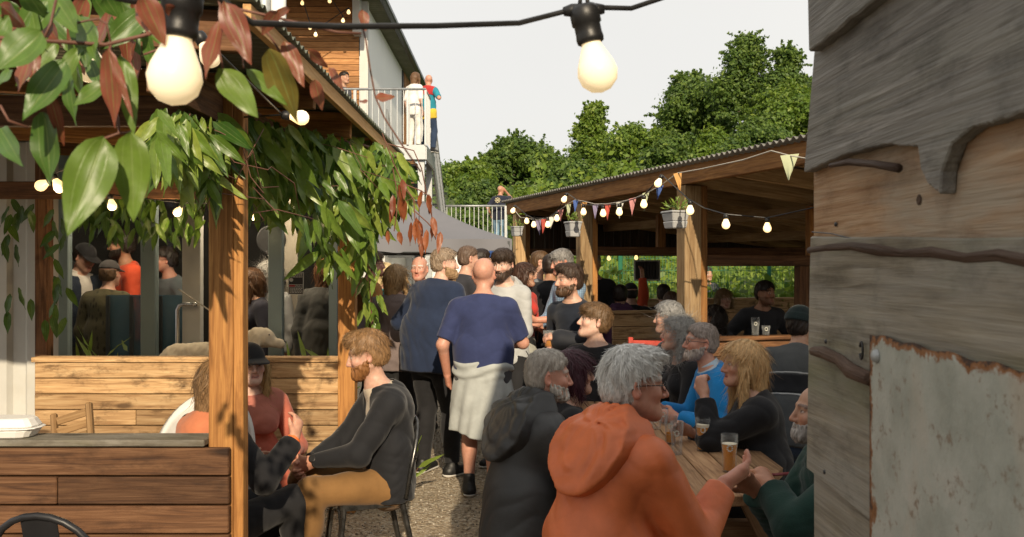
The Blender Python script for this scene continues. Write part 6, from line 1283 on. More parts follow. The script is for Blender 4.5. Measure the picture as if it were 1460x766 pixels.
person('bald man with grey beard in dark green fleece at the shed edge', 1170, 556, 3.62, sit=1, yaw=268, lean=10, nod=4, res=.005, seed=37, skin='tan', hair='rim', hairc=GREY, vol=.002, beard=.011, beardc=(.34, .32, .30), browc=(.1, .09, .08), group=TAB, armL=(.04, .33, .81, (-.8, .4, -.7)), armR=(.02, .4, .80), handL=dict(curl=.7), wear=[('fleece', top(GRF, 1.88, .030, .12, .006, collar=1)), trs, shoe_])
f = person('man in dark beanie and grey banded jumper turned away at the next table', 1142, 439, 5.95, sit=1, yaw=28, head=22, lean=14, res=.006, seed=38, skin='tan', hair='crop', hairc=DKB, vol=.003, group=BOO, armL=(-.22, .36, .95), armR=(.18, .40, .92), wear=[('beanie', beanie(cloth((.012, .022, .022), .9, 'knit'))), ('jumper', top(cloth((.075, .078, .078), .95, 'knit'), 1.9, .024, .1, .005, collar=1)), ('trousers', bottoms(K_JEAN)), shoe_])
for (z0_, z1_, m_) in ((-.155, -.035, K_BLK), (-.170, -.157, cloth((.38, .38, .37), .9)), (-.033, -.020, cloth((.38, .38, .37), .9))):
    tor = f.torso(.0285); arms = [f.arm(i, .0325, 1.0) for i in (0, 1)]; low = Cap(f.pel, f.waist, .143, .131, f.tb[:, 0], 1.40)
    def sd(p, z0_=z0_, z1_=z1_):
        d = smin(union(tor, p), low(p), .06)
        for a in arms: d = smin(d, union(a, p), .03)
        h_ = (p - f.chest) @ f.tb[:, 2]; return np.maximum(np.maximum(d - wrinkle(p, .005, 44), h_ - z1_), z0_ - h_)
    f.shell('jumper_band', sd, f.lo, f.hi, .0065, m_)
person('dark-haired man in charcoal zip jacket leaning on the booth back', 1091, 402, 8.45, yaw=176, head=-28, lean=10, H=1.6, res=.008, seed=39, skin='olive', hair='short', hairc=DKB, vol=.010, stubble=.5, group=BOO, armL=(-.34, .2, 1.0), armR=(.33, .2, 1.0), wear=[('jacket', top(cloth((.030, .030, .034), .75), 1.92, .022, .1, .005, collar=1)), trs, shoe_])
person('woman with long black hair in profile behind the booth back', 1016, 437, 8.3, sit=1, yaw=265, res=.008, seed=40, fem=1, skin='tan', hair='long', hairc=DKB, length=.2, group=BOO, wear=[('jacket', top(K_BLK, 1.9, .018, .1)), trs, shoe_])
person('person with short grey hair and dotted dark jacket beside the red chair', 953, 432, 6.85, sit=1, yaw=305, head=-20, res=.008, seed=41, fem=1, skin='fair', hair='short', hairc=(.20, .20, .20), vol=.016, group=BOO, wear=[('jacket', top(cloth((.028, .030, .036)), 1.9, .02, .1)), trs, shoe_])
person('person in plum hoodie with back turned in the middle booth', 884, 408, 10.6, sit=1, yaw=5, res=.010, seed=42, skin='fair', hair='short', hairc=DKB, group=BOO, wear=[('hoodie', top(cloth((.06, .022, .055)), 1.9, .024, .1)), ('hood', hood(cloth((.06, .022, .055)), 1.0)), trs, shoe_])
person('person in dark cap next to the plum hoodie', 899, 405, 11.1, sit=1, yaw=-10, res=.011, seed=43, skin='fair', hair='short', capped=1, hairc=DKB, group=BOO, wear=[('cap', cap_hat(K_BLK)), ('jacket', top(K_DK, 1.9, .02, .1)), trs, shoe_])
person('dark-haired man in black seen from behind near the far booth', 946, 407, 11.4, sit=1, yaw=10, res=.011, seed=44, skin='tan', hair='short', hairc=DKB, group=BOO, wear=[('jacket', top(K_BLK, 1.9, .02, .1)), trs, shoe_])
person('person with long brown hair and dark red top left of the big post', 957, 417, 10.7, sit=1, yaw=15, res=.010, seed=45, fem=1, skin='fair', hair='long', hairc=(.09, .05, .03), length=.14, group=BOO, wear=[('top', top(cloth((.12, .02, .03)), 1.9, .016, .1)), trs, shoe_])
person('fair-haired woman raising a glass right of the big post', 1032, 413, 10.8, sit=1, yaw=200, head=-30, res=.009, seed=46, fem=1, skin='fair', hair='bob', hairc=(.25, .16, .075), length=.05, group=BOO, armR=(.18, .3, 1.12), handR=dict(dir=(0, .2, 1), curl=.7), wear=[('top', top(K_BLK, 1.9, .016, .1)), trs, shoe_])
person('man in dark jacket standing behind the mesh fence, arm stretched out', 1009, 382, 15.6, yaw=165, res=.014, seed=47, skin='tan', hair='crop', hairc=DKB, group=BOO, armL=(-.48, .2, 1.2), wear=[('jacket', top(cloth((.05, .055, .065)), 1.9, .022, .1)), trs, shoe_])

person('person in orange sleeves raising an arm behind the plum hoodie', 896, 415, 11.8, sit=1, yaw=20, res=.011, seed=48, skin='fair', hair='short', hairc=DKB, group=BOO, armR=(.18, .12, 1.75, (.8, -.2, -.2)), wear=[('top', top(cloth((.55, .08, .03)), 1.9, .02, .1)), trs, shoe_])
# --- inside the cabin
person('bearded man in orange-red jacket inside the glass doors', 173, 332, 8.55, .06, yaw=238, head=12, res=.008, seed=50, skin='olive', hair='short', hairc=DKB, vol=.022, quiff=.01, beard=.02, beardc=DKB, group=INS, armL=(-.14, .30, 1.30), handL=dict(curl=.7), wear=[('jacket', top(cloth((.62, .075, .025), .7), 1.9, .026, .12, .005, collar=1)), trs, shoe_])
person('person in dark flat cap and camouflage top with back to the glass', 157, 373, 8.15, .06, yaw=10, res=.009, seed=51, skin='fair', group=INS, hair='crop', capped=1, hairc=BR, vol=.006, wear=[('cap', cap_hat(cloth((.05, .045, .045), .8), .05)), ('top', top(cloth((.09, .08, .04), .9, 'print'), 1.9, .022, .1)), trs, shoe_])
person('young man in white collared shirt and cap looking down behind the glass', 127, 351, 8.5, .06, yaw=115, nod=-25, head=-6, res=.009, seed=52, skin='fair', group=INS, hair='short', capped=1, hairc=DKB, wear=[('cap', cap_hat(K_BLK, .06)), ('shirt', top(cloth((.62, .60, .55)), 1.9, .016, .1, collar=2)), ('jacket', top(cloth((.02, .03, .05)), 1.9, .024, .1, open_=.06)), trs, shoe_])
f = person('man in grey banded jumper and glasses beside the inner door frame', 236, 354, 8.9, .06, yaw=225, head=25, res=.009, seed=53, skin='ruddy', group=INS, hair='short', hairc=DKB, wear=[('jumper', top(cloth((.10, .12, .13), .9, 'knit'), 1.9, .022, .1)), trs, shoe_, ('glasses', spectacles())])
person('smiling brown-haired woman sitting by the white alcove', 357, 384, 8.3, .06, sit=1, seat=.7, yaw=240, head=5, res=.008, seed=54, fem=1, mouth=1, skin='tan', group=INS, hair='long', hairc=(.10, .05, .025), length=.14, armR=(.0, .3, 1.2), handR=dict(dir=(-.4, .3, .8), curl=.7), wear=[('top', top(cloth((.03, .03, .045)), 1.9, .016, .1)), trs, shoe_])
person('grey-haired woman in silvery blouse in the alcove', 381, 374, 8.45, .06, yaw=215, head=20, res=.009, seed=55, fem=1, skin='fair', group=INS, hair='bob', hairc=(.40, .39, .37), length=.05, curl=.003, wear=[('blouse', top(cloth((.50, .51, .52), .45), 1.9, .016, .1)), trs, shoe_])
person('ginger long-haired person in charcoal coat behind the poster pane', 466, 371, 8.1, .06, yaw=12, res=.008, seed=56, fem=1, skin='fair', group=INS, hair='long', hairc=(.20, .085, .03), length=.20, wear=[('coat', top(cloth((.085, .085, .08), .85), 1.92, .03, .16, .006, collar=1)), trs, shoe_])

# --- up on the balcony and the terrace
person('long-haired woman in white clothes standing on the balcony', 593, 104, 17.5, DZ, yaw=35, res=.014, seed=60, fem=1, skin='fair', hair='long', hairc=(.13, .07, .035), length=.16, wear=[('top', top(cloth((.78, .76, .72)), .95, .018, .14)), ('trousers', bottoms(cloth((.72, .70, .66)))), ('shoe', shoes(K_BLK))])
f = person('bald man in teal top and jeans with a red scarf on the balcony', 611, 107, 18.0, DZ, yaw=20, head=-40, res=.014, seed=61, skin='ruddy', armR=(.22, .1, 1.1), wear=[('top', top(cloth((.02, .22, .30)), .9, .016, .05)), ('scarf', top(cloth((.40, .03, .03)), 0, .03, -.30)), ('shorts', bottoms(cloth((.62, .45, .05)), .35, .03)), ('trousers', bottoms(cloth((.02, .035, .07), .85, 'denim'))), ('shoe', shoes(K_BLK))])
person('dark-haired man sitting on the balcony against the cedar wall', 491, 103, 17.4, DZ, sit=1, seat=.6, yaw=120, res=.014, seed=62, skin='tan', hair='short', hairc=DKB, wear=[('shirt', top(cloth((.05, .055, .075)), .9, .016, .1)), trs, ('shoe', shoes(K_BLK))])
f = person('bald man in navy t-shirt and jeans standing at the terrace railing', 714, 265, 22.5, 2.1, yaw=22, head=10, res=.016, seed=63, skin='tan', armR=(.10, .13, 1.50, (.4, .3, -1)), handR=dict(curl=.7), armL=(-.26, .06, .9), wear=[('t_shirt', top(cloth((.018, .022, .042)), .85, .016, .1)), ('trousers', bottoms(cloth((.16, .26, .36), .85, 'denim'))), ('shoe', shoes(K_BLK))])
mb = MB(); c = f.chest - f.tb[:, 1] * .133 + f.tb[:, 2] * .02
for a in np.linspace(0, 2 * pi, 9)[:-1]: mb.obox(c + f.tb[:, 0] * .055 * cos(a) + f.tb[:, 2] * .055 * sin(a), f.tb[:, 0] * .016, f.tb[:, 2] * .012, f.tb[:, 1] * .01)
mb.obox(c, f.tb[:, 0] * .03, f.tb[:, 2] * .02, f.tb[:, 1] * .01); mb.build('printed_emblem', plain('pale_print', (.5, .45, .3), .8), f.o)
# ---------------------------------------------------------------- leaves
NU, NV = 4, 7
def leaves_mesh(name, L, mat, parent=None, nu=NU, nv=NV):
    """L: list of (base, tip, normal, width, tint, curl); every leaf a folded, curled blade with a drawn-out tip"""
    base = np.array([l[0] for l in L]); tip = np.array([l[1] for l in L]); nrm = np.array([l[2] for l in L], float); wd = np.array([l[3] for l in L]); ti = np.array([l[4] for l in L]); cu = np.array([l[5] for l in L])
    ax = tip - base; ln = np.linalg.norm(ax, axis=1, keepdims=True); a = ax / ln; nrm = nrm - a * (nrm * a).sum(1, keepdims=True); nrm /= np.linalg.norm(nrm, axis=1, keepdims=True) + 1e-9; sd_ = np.cross(a, nrm)
    u = np.linspace(-1, 1, nu + 1); v = np.linspace(0, 1, nv + 1); U_, V_ = np.meshgrid(u, v); U_, V_ = U_.ravel(), V_.ravel()
    prof = (np.sin(pi * np.clip(V_, 0, 1) ** .72) ** .85) * (1 - .25 * V_) + .02 * (V_ < .01); prof[V_ > .99] = .0
    N = len(L); K = len(U_)
    w = wd[:, None] * .5 * 1.15 * prof[None]; z = (-.22 * (1 - np.abs(U_)) + .0)[None] * w * 1.2 + .03 * ln * np.sin(V_ * 11 + U_ * 2)[None] * np.abs(U_)[None]
    z = z - cu[:, None] * ln * ((V_ - .15) ** 2)[None]
    X = base[:, None] + a[:, None] * (V_[None, :, None] * ln[:, None]) + sd_[:, None] * (U_[None] * w)[..., None] + nrm[:, None] * z[..., None]
    f = np.array([(j * (nu + 1) + i, j * (nu + 1) + i + 1, (j + 1) * (nu + 1) + i + 1, (j + 1) * (nu + 1) + i) for j in range(nv) for i in range(nu)])
    F = (f[None] + (np.arange(N) * K)[:, None, None]).reshape(-1, 4)
    gc = np.tile(np.stack([U_, V_, 0 * U_], 1), (N, 1)); tn = np.repeat(ti, K)
    o = quads_mesh(name, X.reshape(-1, 3), F, {'gc': gc, 'tint': tn}); return link(name, o, mat, parent, smooth=True)
rng_ = np.random.RandomState(5); R_ = rng_.rand
# ---- climber leaves close to the camera
cv = empty('climbing_plant', 'glossy broad-leaved climber with red young leaves round the near bulb', 'climber', P(200, 100, 1.0)); LL = []
for bx, by, tx, ty, w_, ti, Y in ((148, 195, 95, 336, 64, .58, .92), (186, 188, 190, 318, 50, .66, .95), (93, 86, 30, 166, 44, .45, 1.0), (58, 44, -8, 98, 58, .5, .95), (60, 160, 68, 266, 48, .30, 1.02), (74, -8, 110, 46, 34, .5, 1.05), (112, 22, 137, 88, 30, .5, 1.08), (95, 103, 101, 180, 28, .42, 1.1), (150, 116, 104, 152, 26, .5, 1.1),
        (172, 78, 192, 192, 30, .55, 1.05), (154, 70, 163, 184, 30, .95, 1.0), (158, 76, 190, 166, 12, .84, .98), (203, -8, 237, 64, 34, .92, .96), (196, -2, 207, 46, 20, .95, 1.0), (312, 32, 287, 106, 30, .93, 1.0), (320, 2, 357, 88, 36, .84, .98), (336, 42, 346, 98, 28, .9, 1.03), (313, 97, 368, 168, 40, .66, 1.0), (383, 70, 421, 178, 48, .73, 1.05),
        (405, 58, 434, 124, 24, .96, 1.1), (440, 72, 470, 98, 15, .9, 1.15), (448, 114, 458, 160, 20, .98, 1.2), (517, 14, 522, 44, 15, .97, 1.2), (536, 140, 564, 136, 15, .98, 1.3), (523, 146, 512, 142, 10, .9, 1.3), (-2, 182, 24, 234, 32, .4, .97), (12, 98, -4, 124, 22, .5, 1.0), (42, 74, 24, 132, 30, .93, 1.02), (70, 132, 92, 210, 18, .8, 1.0), (38, -6, 62, 30, 34, .35, 1.1),
        (0, 8, 32, 40, 30, .95, 1.0), (90, -5, 62, 18, 30, .45, 1.15), (128, 40, 108, 78, 22, .3, 1.12), (236, 8, 262, 30, 16, .9, .97), (395, 15, 372, 52, 20, .93, 1.1), (352, 98, 410, 150, 20, .60, 1.08), (470, 96, 488, 128, 12, .95, 1.2), (-6, 50, 12, 20, 30, .5, 1.0), (150, -5, 170, 26, 26, .4, 1.2), (412, 12, 380, 30, 14, .9, 1.15)):
    b, t_ = P(bx, by, Y), P(tx, ty, Y + rng_.uniform(-.05, .05)); LL.append((b, t_, (rng_.uniform(-.5, .5), -1, rng_.uniform(-.1, .6)), w_ * Y / FPX, ti + rng_.uniform(-.03, .03), rng_.uniform(.02, .18)))
for k in range(46):
    x, y = rng_.uniform(-15, 235), rng_.uniform(-20, 120) * rng_.uniform(.3, 1); Y = rng_.uniform(1.15, 1.7); b = P(x, y, Y); d = unit(V3(rng_.normal(0, .5), rng_.normal(0, .3), -1)); L_ = rng_.uniform(.06, .10); LL.append((b, b + d * L_, (rng_.normal(0, .5), -1, rng_.uniform(0, .6)), L_ * rng_.uniform(.30, .45), rng_.choice([rng_.uniform(.15, .6), rng_.uniform(.8, 1)], p=[.8, .2]), rng_.uniform(.02, .2)))
leaves_mesh('leaves', LL, M_VINE, cv, 6, 12)
mb = MB()
for pl, r in ((((-10, 54), (40, 57), (90, 60), (150, 64), (200, 52), (242, 40), (262, 22)), .0024), (((158, 62), (152, 34), (140, 27), (122, 30), (90, 38)), .0013), (((158, 64), (150, 90), (152, 120), (168, 170), (170, 190), (148, 198)), .0017), (((312, 0), (318, 30), (312, 70), (318, 98)), .0016), (((205, 78), (222, 72), (240, 66)), .0014), (((325, 10), (380, 22), (430, 34), (480, 46), (515, 48)), .0018), (((515, 30), (522, 60), (528, 100), (535, 138), (548, 168), (572, 205), (600, 245)), .0013), (((170, 190), (180, 190), (187, 188)), .0016), (((0, 150), (12, 172), (40, 182)), .0015), (((310, 120), (340, 140), (372, 165)), .0016), (((60, 60), (72, 35), (80, 0)), .0016), (((360, 24), (384, 50), (400, 75)), .0015)):
    mb.tube([P(x, y, 1.0 + .0004 * x) + V3(0, 0, 0) for x, y in pl], r, 6)
mb.build('stem', M_STEM, cv, smooth=True)
# ---- the mass of climber hanging over the pergola edge
cm = empty('climbing_plant', 'thick curtain of drooping green leaves hanging over the pergola edge', 'climber', P(460, 240, 5.2)); LL = []
top_l = [(218, 158), (260, 165), (300, 168), (330, 165), (360, 172), (400, 178), (440, 188), (480, 196), (520, 200), (560, 215), (578, 235)]; bot_l = [(218, 215), (250, 235), (290, 262), (330, 262), (360, 290), (400, 300), (425, 312), (450, 362), (480, 395), (510, 395), (540, 330), (560, 310), (580, 290)]
def lerp(tb, x): return float(np.interp(x, [p[0] for p in tb], [p[1] for p in tb]))
n = 0
while n < 1500:
    x = rng_.uniform(222, 582); f = R_() ** 1.25; yt, yb = lerp(top_l, x), lerp(bot_l, x); y = yt + (yb - yt) * f
    if f > .6 and np.sin(x * .11) + np.sin(x * .23 + 1) * .7 < -.2 + (f - .6) * 1.5 and R_() < .85: continue
    Y = 3.3 + (x - 222) / 360 * 3.2 + rng_.uniform(-.45, .45); px_l = rng_.uniform(22, 70) * (1.0 if Y < 5.5 else .85); L_ = px_l * 4.9 / FPX * (Y / 4.9) ** .5
    b = P(x, y - px_l * .12, Y); sw = rng_.normal(0, .55); d = unit(V3(sw, rng_.normal(0, .4), -1)); LL.append((b, b + d * L_, (rng_.normal(.1, .6), -1, rng_.uniform(0, .7)), L_ * rng_.uniform(.19, .30), np.clip(rng_.normal(.5, .25), 0, 1), rng_.uniform(0, .22))); n += 1
for k in range(40):                                    # strand down the outside of the second post
    x = rng_.uniform(514, 542); y = rng_.uniform(395, 495); Y = 6.15 + rng_.uniform(-.2, .2); b = P(x, y - 15, Y); d = unit(V3(rng_.normal(0, .4), rng_.normal(0, .3), -1)); LL.append((b, b + d * .13, (rng_.normal(0, .5), -1, .3), .036, np.clip(rng_.normal(.55, .25), 0, 1), .1))
for k in range(26):
    x = rng_.uniform(365, 400); y = rng_.uniform(60, 100)
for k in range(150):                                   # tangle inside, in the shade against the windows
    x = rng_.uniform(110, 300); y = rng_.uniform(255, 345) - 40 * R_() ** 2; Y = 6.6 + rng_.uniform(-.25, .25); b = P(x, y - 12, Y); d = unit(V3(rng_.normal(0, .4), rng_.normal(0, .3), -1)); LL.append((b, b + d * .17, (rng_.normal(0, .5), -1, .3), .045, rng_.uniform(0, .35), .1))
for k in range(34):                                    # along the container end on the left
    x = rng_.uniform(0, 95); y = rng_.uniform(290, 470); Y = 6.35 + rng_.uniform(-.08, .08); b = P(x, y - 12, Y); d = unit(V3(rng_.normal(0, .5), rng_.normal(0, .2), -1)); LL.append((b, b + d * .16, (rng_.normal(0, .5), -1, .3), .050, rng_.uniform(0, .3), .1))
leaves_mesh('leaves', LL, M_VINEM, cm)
mb = MB()
for k in range(20):
    x = rng_.uniform(225, 565); y = lerp(top_l, x) + rng_.uniform(-5, 30); Y = 3.3 + (x - 222) / 360 * 3.2 + rng_.uniform(-.3, .3); p = P(x, y, Y); pts = [p]
    for j in range(6): p = p + V3(rng_.normal(.03, .07), rng_.normal(.05, .06), rng_.normal(-.035, .06)); pts.append(p)
    mb.tube(pts, .0022, 5)
mb.tube([P(228, 170, 3.4), P(300, 172, 4.0), P(370, 182, 4.7), P(450, 196, 5.4), P(520, 208, 6.0), P(572, 228, 6.5)], .012, 7); mb.tube([P(495, 210, 6.2), P(520, 300, 6.15), P(528, 400, 6.15), P(533, 500, 6.15), P(536, 640, 6.2)], .009, 7)
mb.build('stem', M_STEM, cm, smooth=True)
rs_ = empty('climbing_plant', 'thin sprays of small hanging red leaves before the gazebo', 'climber', P(590, 320, 5.0)); LL = []
for cx, cy, n_, ln in ((590, 330, 6, 34), (614, 325, 3, 30), (612, 290, 3, 30), (570, 300, 4, 34), (560, 340, 2, 20), (628, 352, 1, 32), (604, 350, 2, 34), (578, 275, 2, 30)):
    for k in range(n_): x = cx + rng_.uniform(-11, 11); y = cy + rng_.uniform(-6, 6); b = P(x, y - ln / 2, 4.6); t_ = P(x + rng_.uniform(-6, 6), y + ln / 2, 4.6 + rng_.uniform(-.05, .05)); LL.append((b, t_, (rng_.normal(0, .6), -1, .2), 9 * 4.6 / FPX, R_(), .1))
leaves_mesh('leaves', LL, M_REDLEAF, rs_); mb = MB()
for pl in (((545, 190), (562, 235), (575, 262), (590, 285), (592, 318)), ((575, 262), (600, 272), (613, 280), (616, 312)), ((590, 300), (610, 318), (622, 332), (628, 340)), ((560, 240), (568, 285), (562, 330)), ((592, 312), (602, 335)), ((552, 205), (590, 215), (601, 240), (608, 275))): mb.tube([P(x, y, 4.6) for x, y in pl], .003, 5)
mb.build('stem', M_STEM, rs_)
# ---- plants in the shelter planters and small weeds
def tuft(name, label, c, n, spread, ln, up, cat='plant', mat=M_VINEM, w_=.2, tint=(.3, .9)):
    t = empty(name, label, cat, c); L = []; st = MB()
    for k in range(n):
        d = unit(V3(rng_.normal(0, spread), rng_.normal(0, spread), up)); b = V3(c) + V3(rng_.normal(0, .03), rng_.normal(0, .03), 0) + d * ln * rng_.uniform(.0, .9); q = unit(d + V3(rng_.normal(0, .5), rng_.normal(0, .5), rng_.normal(-.1, .4))); l = ln * rng_.uniform(.35, .7); L.append((b, b + q * l, (rng_.normal(0, 1), -1, .8), l * w_, rng_.uniform(*tint), .2))
        if k % 4 == 0: st.tube([V3(c), b], .003, 4)
    leaves_mesh('leaves', L, mat, t, 2, 4); st.build('stem', M_STEM, t); return t
for (c, w_), lb in zip(PL, ('leafy plant trailing from the planter on the nearest shelter post', 'leafy plant trailing from the planter on the middle shelter post', 'small plant in the planter on the farthest shelter post')): tuft('planter_plant', lb, c + V3(w_ * .2, 0, -.01), 80 if w_ > .075 else 50, .6, w_ * 1.25, 1, tint=(.35, .9))
tuft('weed', 'bright green weed growing beside the second pergola post', P(572, 560, 6.6) * V3(1, 1, 0) + V3(0, 0, .0), 60, .25, .42, 1, w_=.13, tint=(.6, 1)); tuft('weed', 'thin weeds growing behind the booth wall below the grey-coated person', P(452, 540, 6.6) * V3(1, 1, 0) + V3(0, 0, .62), 46, .4, .45, 1, w_=.12, tint=(.4, .9)); tuft('weed', 'drooping green blades behind the booth wall under the glass screen', P(148, 540, 6.7) * V3(1, 1, 0) + V3(0, 0, .72), 22, .5, .42, 1, w_=.12, tint=(.5, .9))
# ---------------------------------------------------------------- trees on the bank
def cards(C, N_, size, rnd, tint):
    """diamond leaf cards at C with normals N_"""
    n = len(C); a = rnd.randn(n, 3); a -= N_ * (a * N_).sum(1, keepdims=True); a /= np.linalg.norm(a, axis=1, keepdims=True); b = np.cross(N_, a); s = (size * rnd.uniform(.6, 1.3, n))[:, None]
    V = np.stack([C + a * s, C + b * s * .55, C - a * s, C - b * s * .55], 1).reshape(-1, 3); return V, np.arange(4 * n).reshape(-1, 4), np.repeat(tint, 4)
def tree(px, ytop, Y, wpx, label, seed, mat=M_TREE, dens=1.0, airy=0.0, leaf=.15, conical=0.0, low=.25, group='trees on the bank behind the yard'):
    rnd = np.random.RandomState(seed); top_ = P(px, ytop, Y); zb = max(0.0, hill_z(top_[0], Y)) - .2; H = top_[2] - zb; R = wpx * Y / FPX / 2; t = empty('broadleaf_tree', label, 'tree', (top_[0], Y, zb), group)
    n_l = int(30 + 16 * dens); C = []; Nn = []; T = []; lob = []
    for k in range(n_l):
        h = low + (1 - low) * rnd.rand() ** .8; rr = (np.sin(pi * min(1, max(.04, (h - low * .5) / (1 - low * .5))) ** .75) ** .7) * (1 - conical * h); a = rnd.rand() * 2 * pi; rad = R * rr * (.35 + .55 * rnd.rand()); s = R * (.13 + .24 * rnd.rand() ** 1.5) * (1 - .35 * h * (1 - conical * .4)); c = V3(top_[0] + rad * cos(a), Y + rad * sin(a), min(zb + H * h, zb + H - s * .75)); lob.append((c, s))
    lob.append((V3(top_[0], Y, zb + H - R * .28), R * .28)); lob.append((V3(top_[0], Y, zb + H * .55), R * .5))
    for c, s in lob:
        m = int(1250 * dens * (s / (.35 * R)) ** 2 * (1 - .5 * airy)); d = rnd.randn(m, 3); d /= np.linalg.norm(d, axis=1, keepdims=True); r_ = s * (1 - .5 * rnd.rand(m) ** 2 + .20 * rnd.randn(m) * (1 + airy) + .45 * (rnd.rand(m) < .10) * rnd.rand(m)); bump = 1 + .16 * np.sin(d[:, 0] * 7 + c[0]) * np.sin(d[:, 1] * 6) * np.sin(d[:, 2] * 8 + c[2]); C.append(c + d * (r_ * bump)[:, None] * V3(1, 1, .82)); nn = d + rnd.randn(m, 3) * .55 + V3(0, 0, .35); Nn.append(nn / np.linalg.norm(nn, axis=1, keepdims=True)); T.append(np.clip(rnd.normal(.42 + .25 * rnd.randn() * .5, .20, m), 0, 1))
    for k in range(int(110 * dens * (1 + airy))):                       # twigs that break the outline
        c, s = lob[rnd.randint(len(lob))]; d = unit(rnd.randn(3) + V3(0, 0, .5)); m = 34; q = rnd.rand(m) ** .8; ln_ = R * rnd.uniform(.12, .34) * (1 + .5 * airy); C.append(c + d * s * .85 + np.outer(q * ln_, d) + rnd.randn(m, 3) * (.035 * R * (1.1 - q))[:, None] - np.outer(q ** 2 * ln_ * .25, V3(0, 0, 1))); nn = rnd.randn(m, 3) + d; Nn.append(nn / np.linalg.norm(nn, axis=1, keepdims=True)); T.append(np.clip(rnd.normal(.55, .2, m), 0, 1))
    V, F, tt_ = cards(np.concatenate(C), np.concatenate(Nn), leaf, rnd, np.concatenate(T)); link('crown', quads_mesh('crown', V, F, {'tint': tt_, 'gc': V}), mat, t)
    mb = MB(); b = V3(top_[0], Y, zb); q = V3(top_[0] + R * .08, Y, zb + H * .5); mb.tube([b, b * .5 + q * .5 + V3(R * .04, 0, 0), q, V3(top_[0], Y, zb + H * .9)], [R * .07 + .06, R * .055 + .05, R * .04 + .04, .03], 8)
    for c, s in lob[::2]: mb.tube([b + (q - b) * rnd.uniform(.5, 1), (q + c) / 2 + V3(0, 0, -.1 * R), c], [R * .025 + .02, R * .018 + .015, .012], 5)
    mb.build('trunk', M_TRUNK, t, smooth=True); return t
for i, a in enumerate((
    (728, 198, 62, 120, 'round-topped dark tree at the left of the bank', M_TREE, 1.2, .1), (672, 232, 58, 90, 'pale bushy tree close to the steel stair', M_TREEB, 1, .1), (780, 222, 66, 80, 'dark spreading tree between the round tree and the feathery tree', M_TREE, 1.1, .2), (845, 152, 54, 92, 'feathery pointed tree rising mid bank', M_TREEB, .95, .55), (908, 178, 50, 140, 'bright bushy tree right of the feathery tree', M_TREEB, 1.3, .0), (985, 110, 64, 140, 'large dark bluish tree left of the tall twin-topped tree', M_TREE, 1.4, .15), (1062, 56, 60, 130, 'tall twin-topped tree breaking the skyline', M_TREE, 1.3, .5), (1122, 72, 58, 110, 'tall airy tree right of the tallest tree', M_TREE, 1.1, .5), (1125, 128, 46, 150, 'bright green tree filling the bank above the shelter roof', M_TREEB, 1.5, .0), (1020, 190, 44, 120, 'low bright bush in front of the large dark tree', M_TREEB, 1.2, 0), (745, 268, 40, 60, 'small bright round bush behind the terrace man', M_TREEB, .9, 0), (690, 262, 44, 90, 'grey-green willowy bush above the terrace railing', M_TREE, 1, .3), (815, 232, 46, 110, 'mid-green bush under the feathery tree', M_TREE, 1.2, 0), (955, 196, 44, 120, 'mid-green bush above the shelter roof line', M_TREE, 1.1, 0), (1195, 100, 52, 150, 'wide tree partly behind the shed boards', M_TREE, 1.2, .1), (648, 240, 70, 60, 'distant small tree at the stair foot', M_TREE, .9, .1), (875, 236, 40, 120, 'dense low bush just above the far shelter roof', M_TREEB, 1.1, 0), (1080, 175, 40, 130, 'leafy bush behind the middle of the shelter roof', M_TREE, 1.2, 0), (1240, 150, 44, 160, 'wide bush behind the shed', M_TREEB, .8, 0))):
    tree(*a[:5], 100 + i, a[5], a[6], a[7], leaf=.0021 * a[2], low=.12 if a[7] < .3 else .2, conical=.5 if 'pointed' in a[4] or 'tall' in a[4] else 0)
# undergrowth behind the shelter and over the bank: nobody could count it
rnd = np.random.RandomState(77); n = 26000; x = rnd.uniform(-3.5, 15, n); y = 14.9 + rnd.rand(n) ** 1.5 * 9 - .38 * np.clip(x + .6, 0, 20) * .98 + .25; y = np.where(x < .9, np.maximum(y, 19.5 + 5 * rnd.rand(n)), y); keep = ~((x < .4) & (y < 26)); x, y = x[keep], y[keep]; n = len(x)
hh = (.6 + 1.5 * (np.sin(x * 1.7) * np.sin(y * 1.3 + 1) * .5 + .5) + .35 * np.clip(y - 14, 0, 8)) ; z = np.array([max(0, hill_z(a, b)) for a, b in zip(x, y)]) + hh * rnd.rand(n) ** .7; C = np.stack([x, y, z], 1); Nn = rnd.randn(n, 3) + V3(0, -.6, .5); Nn /= np.linalg.norm(Nn, axis=1, keepdims=True)
V, F, tt_ = cards(C, Nn, .085, rnd, np.clip(rnd.normal(.55, .25, n), 0, 1)); tag(link('undergrowth', quads_mesh('undergrowth', V, F, {'tint': tt_, 'gc': V}), M_TREEB), kind='stuff')
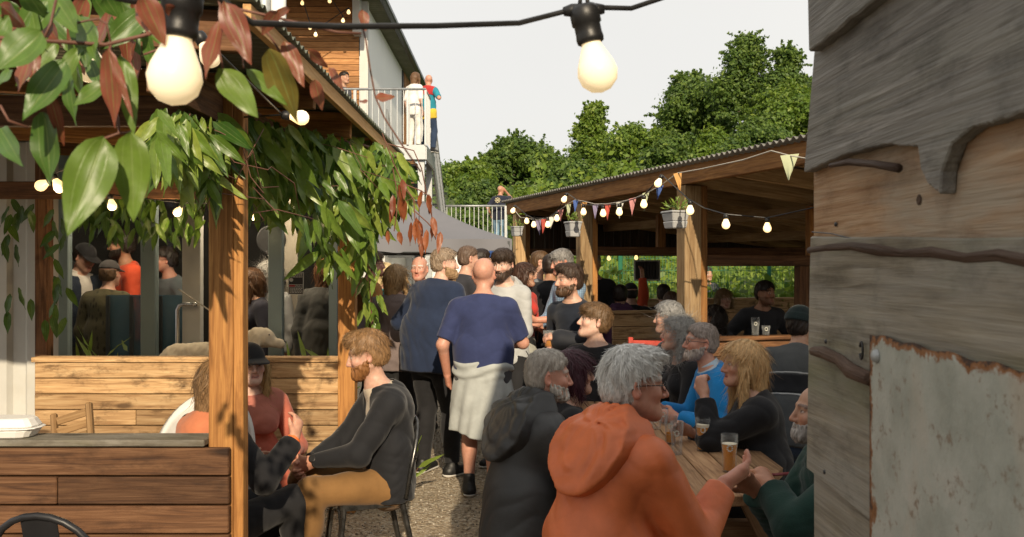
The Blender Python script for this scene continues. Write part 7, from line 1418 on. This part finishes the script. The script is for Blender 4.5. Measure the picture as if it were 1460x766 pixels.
n = 5200; x = rnd.uniform(1, 13, n); y = 15.0 - .38 * (x + .6) + rnd.uniform(.2, 3.0, n) + .7; z0 = np.array([max(0, hill_z(a, b)) for a, b in zip(x, y)]); b = np.stack([x, y, z0], 1); tip = b + np.stack([rnd.normal(0, .25, n), rnd.normal(0, .25, n), rnd.uniform(.7, 1.5, n)], 1); LL = [(b[i], tip[i], (rnd.randn(), -1, .2), .035, rnd.rand(), rnd.uniform(0, .35)) for i in range(n)]
tag(leaves_mesh('tall_grass', LL, M_TREEB, None, 1, 4), kind='stuff')
n = 42000; x = rnd.uniform(-12, 45, n); y = 26 + 60 * rnd.rand(n) ** 1.3; x = x * (y / 40); z = np.array([hill_z(a, b) for a, b in zip(x, y)]) + 1.8 * rnd.rand(n) * (.5 + .5 * np.sin(x * .9) * np.sin(y * .7)); C = np.stack([x, y, z], 1); Nn = rnd.randn(n, 3) + V3(0, -.6, .8); Nn /= np.linalg.norm(Nn, axis=1, keepdims=True)
V, F, tt_ = cards(C, Nn, .16, rnd, np.clip(rnd.normal(.5, .25, n), 0, 1)); tag(link('bank_shrubbery', quads_mesh('bank_shrubbery', V, F, {'tint': tt_, 'gc': V}), M_TREE), kind='stuff')
# small stones on the yard
n = 7000; y = 3.2 + 8 * rnd.rand(n) ** 1.4; x = rnd.uniform(-1.2, .9, n) * y / 5 - .25; C = np.stack([x, y, np.full(n, .004)], 1); V0 = np.array([(1, 0, 0), (-1, 0, 0), (0, 1, 0), (0, -1, 0), (0, 0, 1), (0, 0, -1)], float); s = rnd.uniform(.004, .012, (n, 1, 1)) * rnd.uniform(.6, 1.3, (n, 6, 3)); V = (C[:, None] + V0[None] * s * V3(1, 1, .8)).reshape(-1, 3)
F0 = np.array([(0, 2, 4), (2, 1, 4), (1, 3, 4), (3, 0, 4), (2, 0, 5), (1, 2, 5), (3, 1, 5), (0, 3, 5)]); F = (F0[None] + (np.arange(n) * 6)[:, None, None]).reshape(-1, 3); kk = NM('pebbles', .85, spec=.25); tt2 = kk.attr('tint').outputs['Fac']; kk.color(kk.ramp(tt2, [(0, (.13, .10, .07)), (.5, (.30, .25, .18)), (1, (.5, .46, .39))]))
tag(link('loose_gravel', quads_mesh('loose_gravel', V, F, {'tint': np.repeat(rnd.rand(n), 6)}), kk.m), kind='stuff')
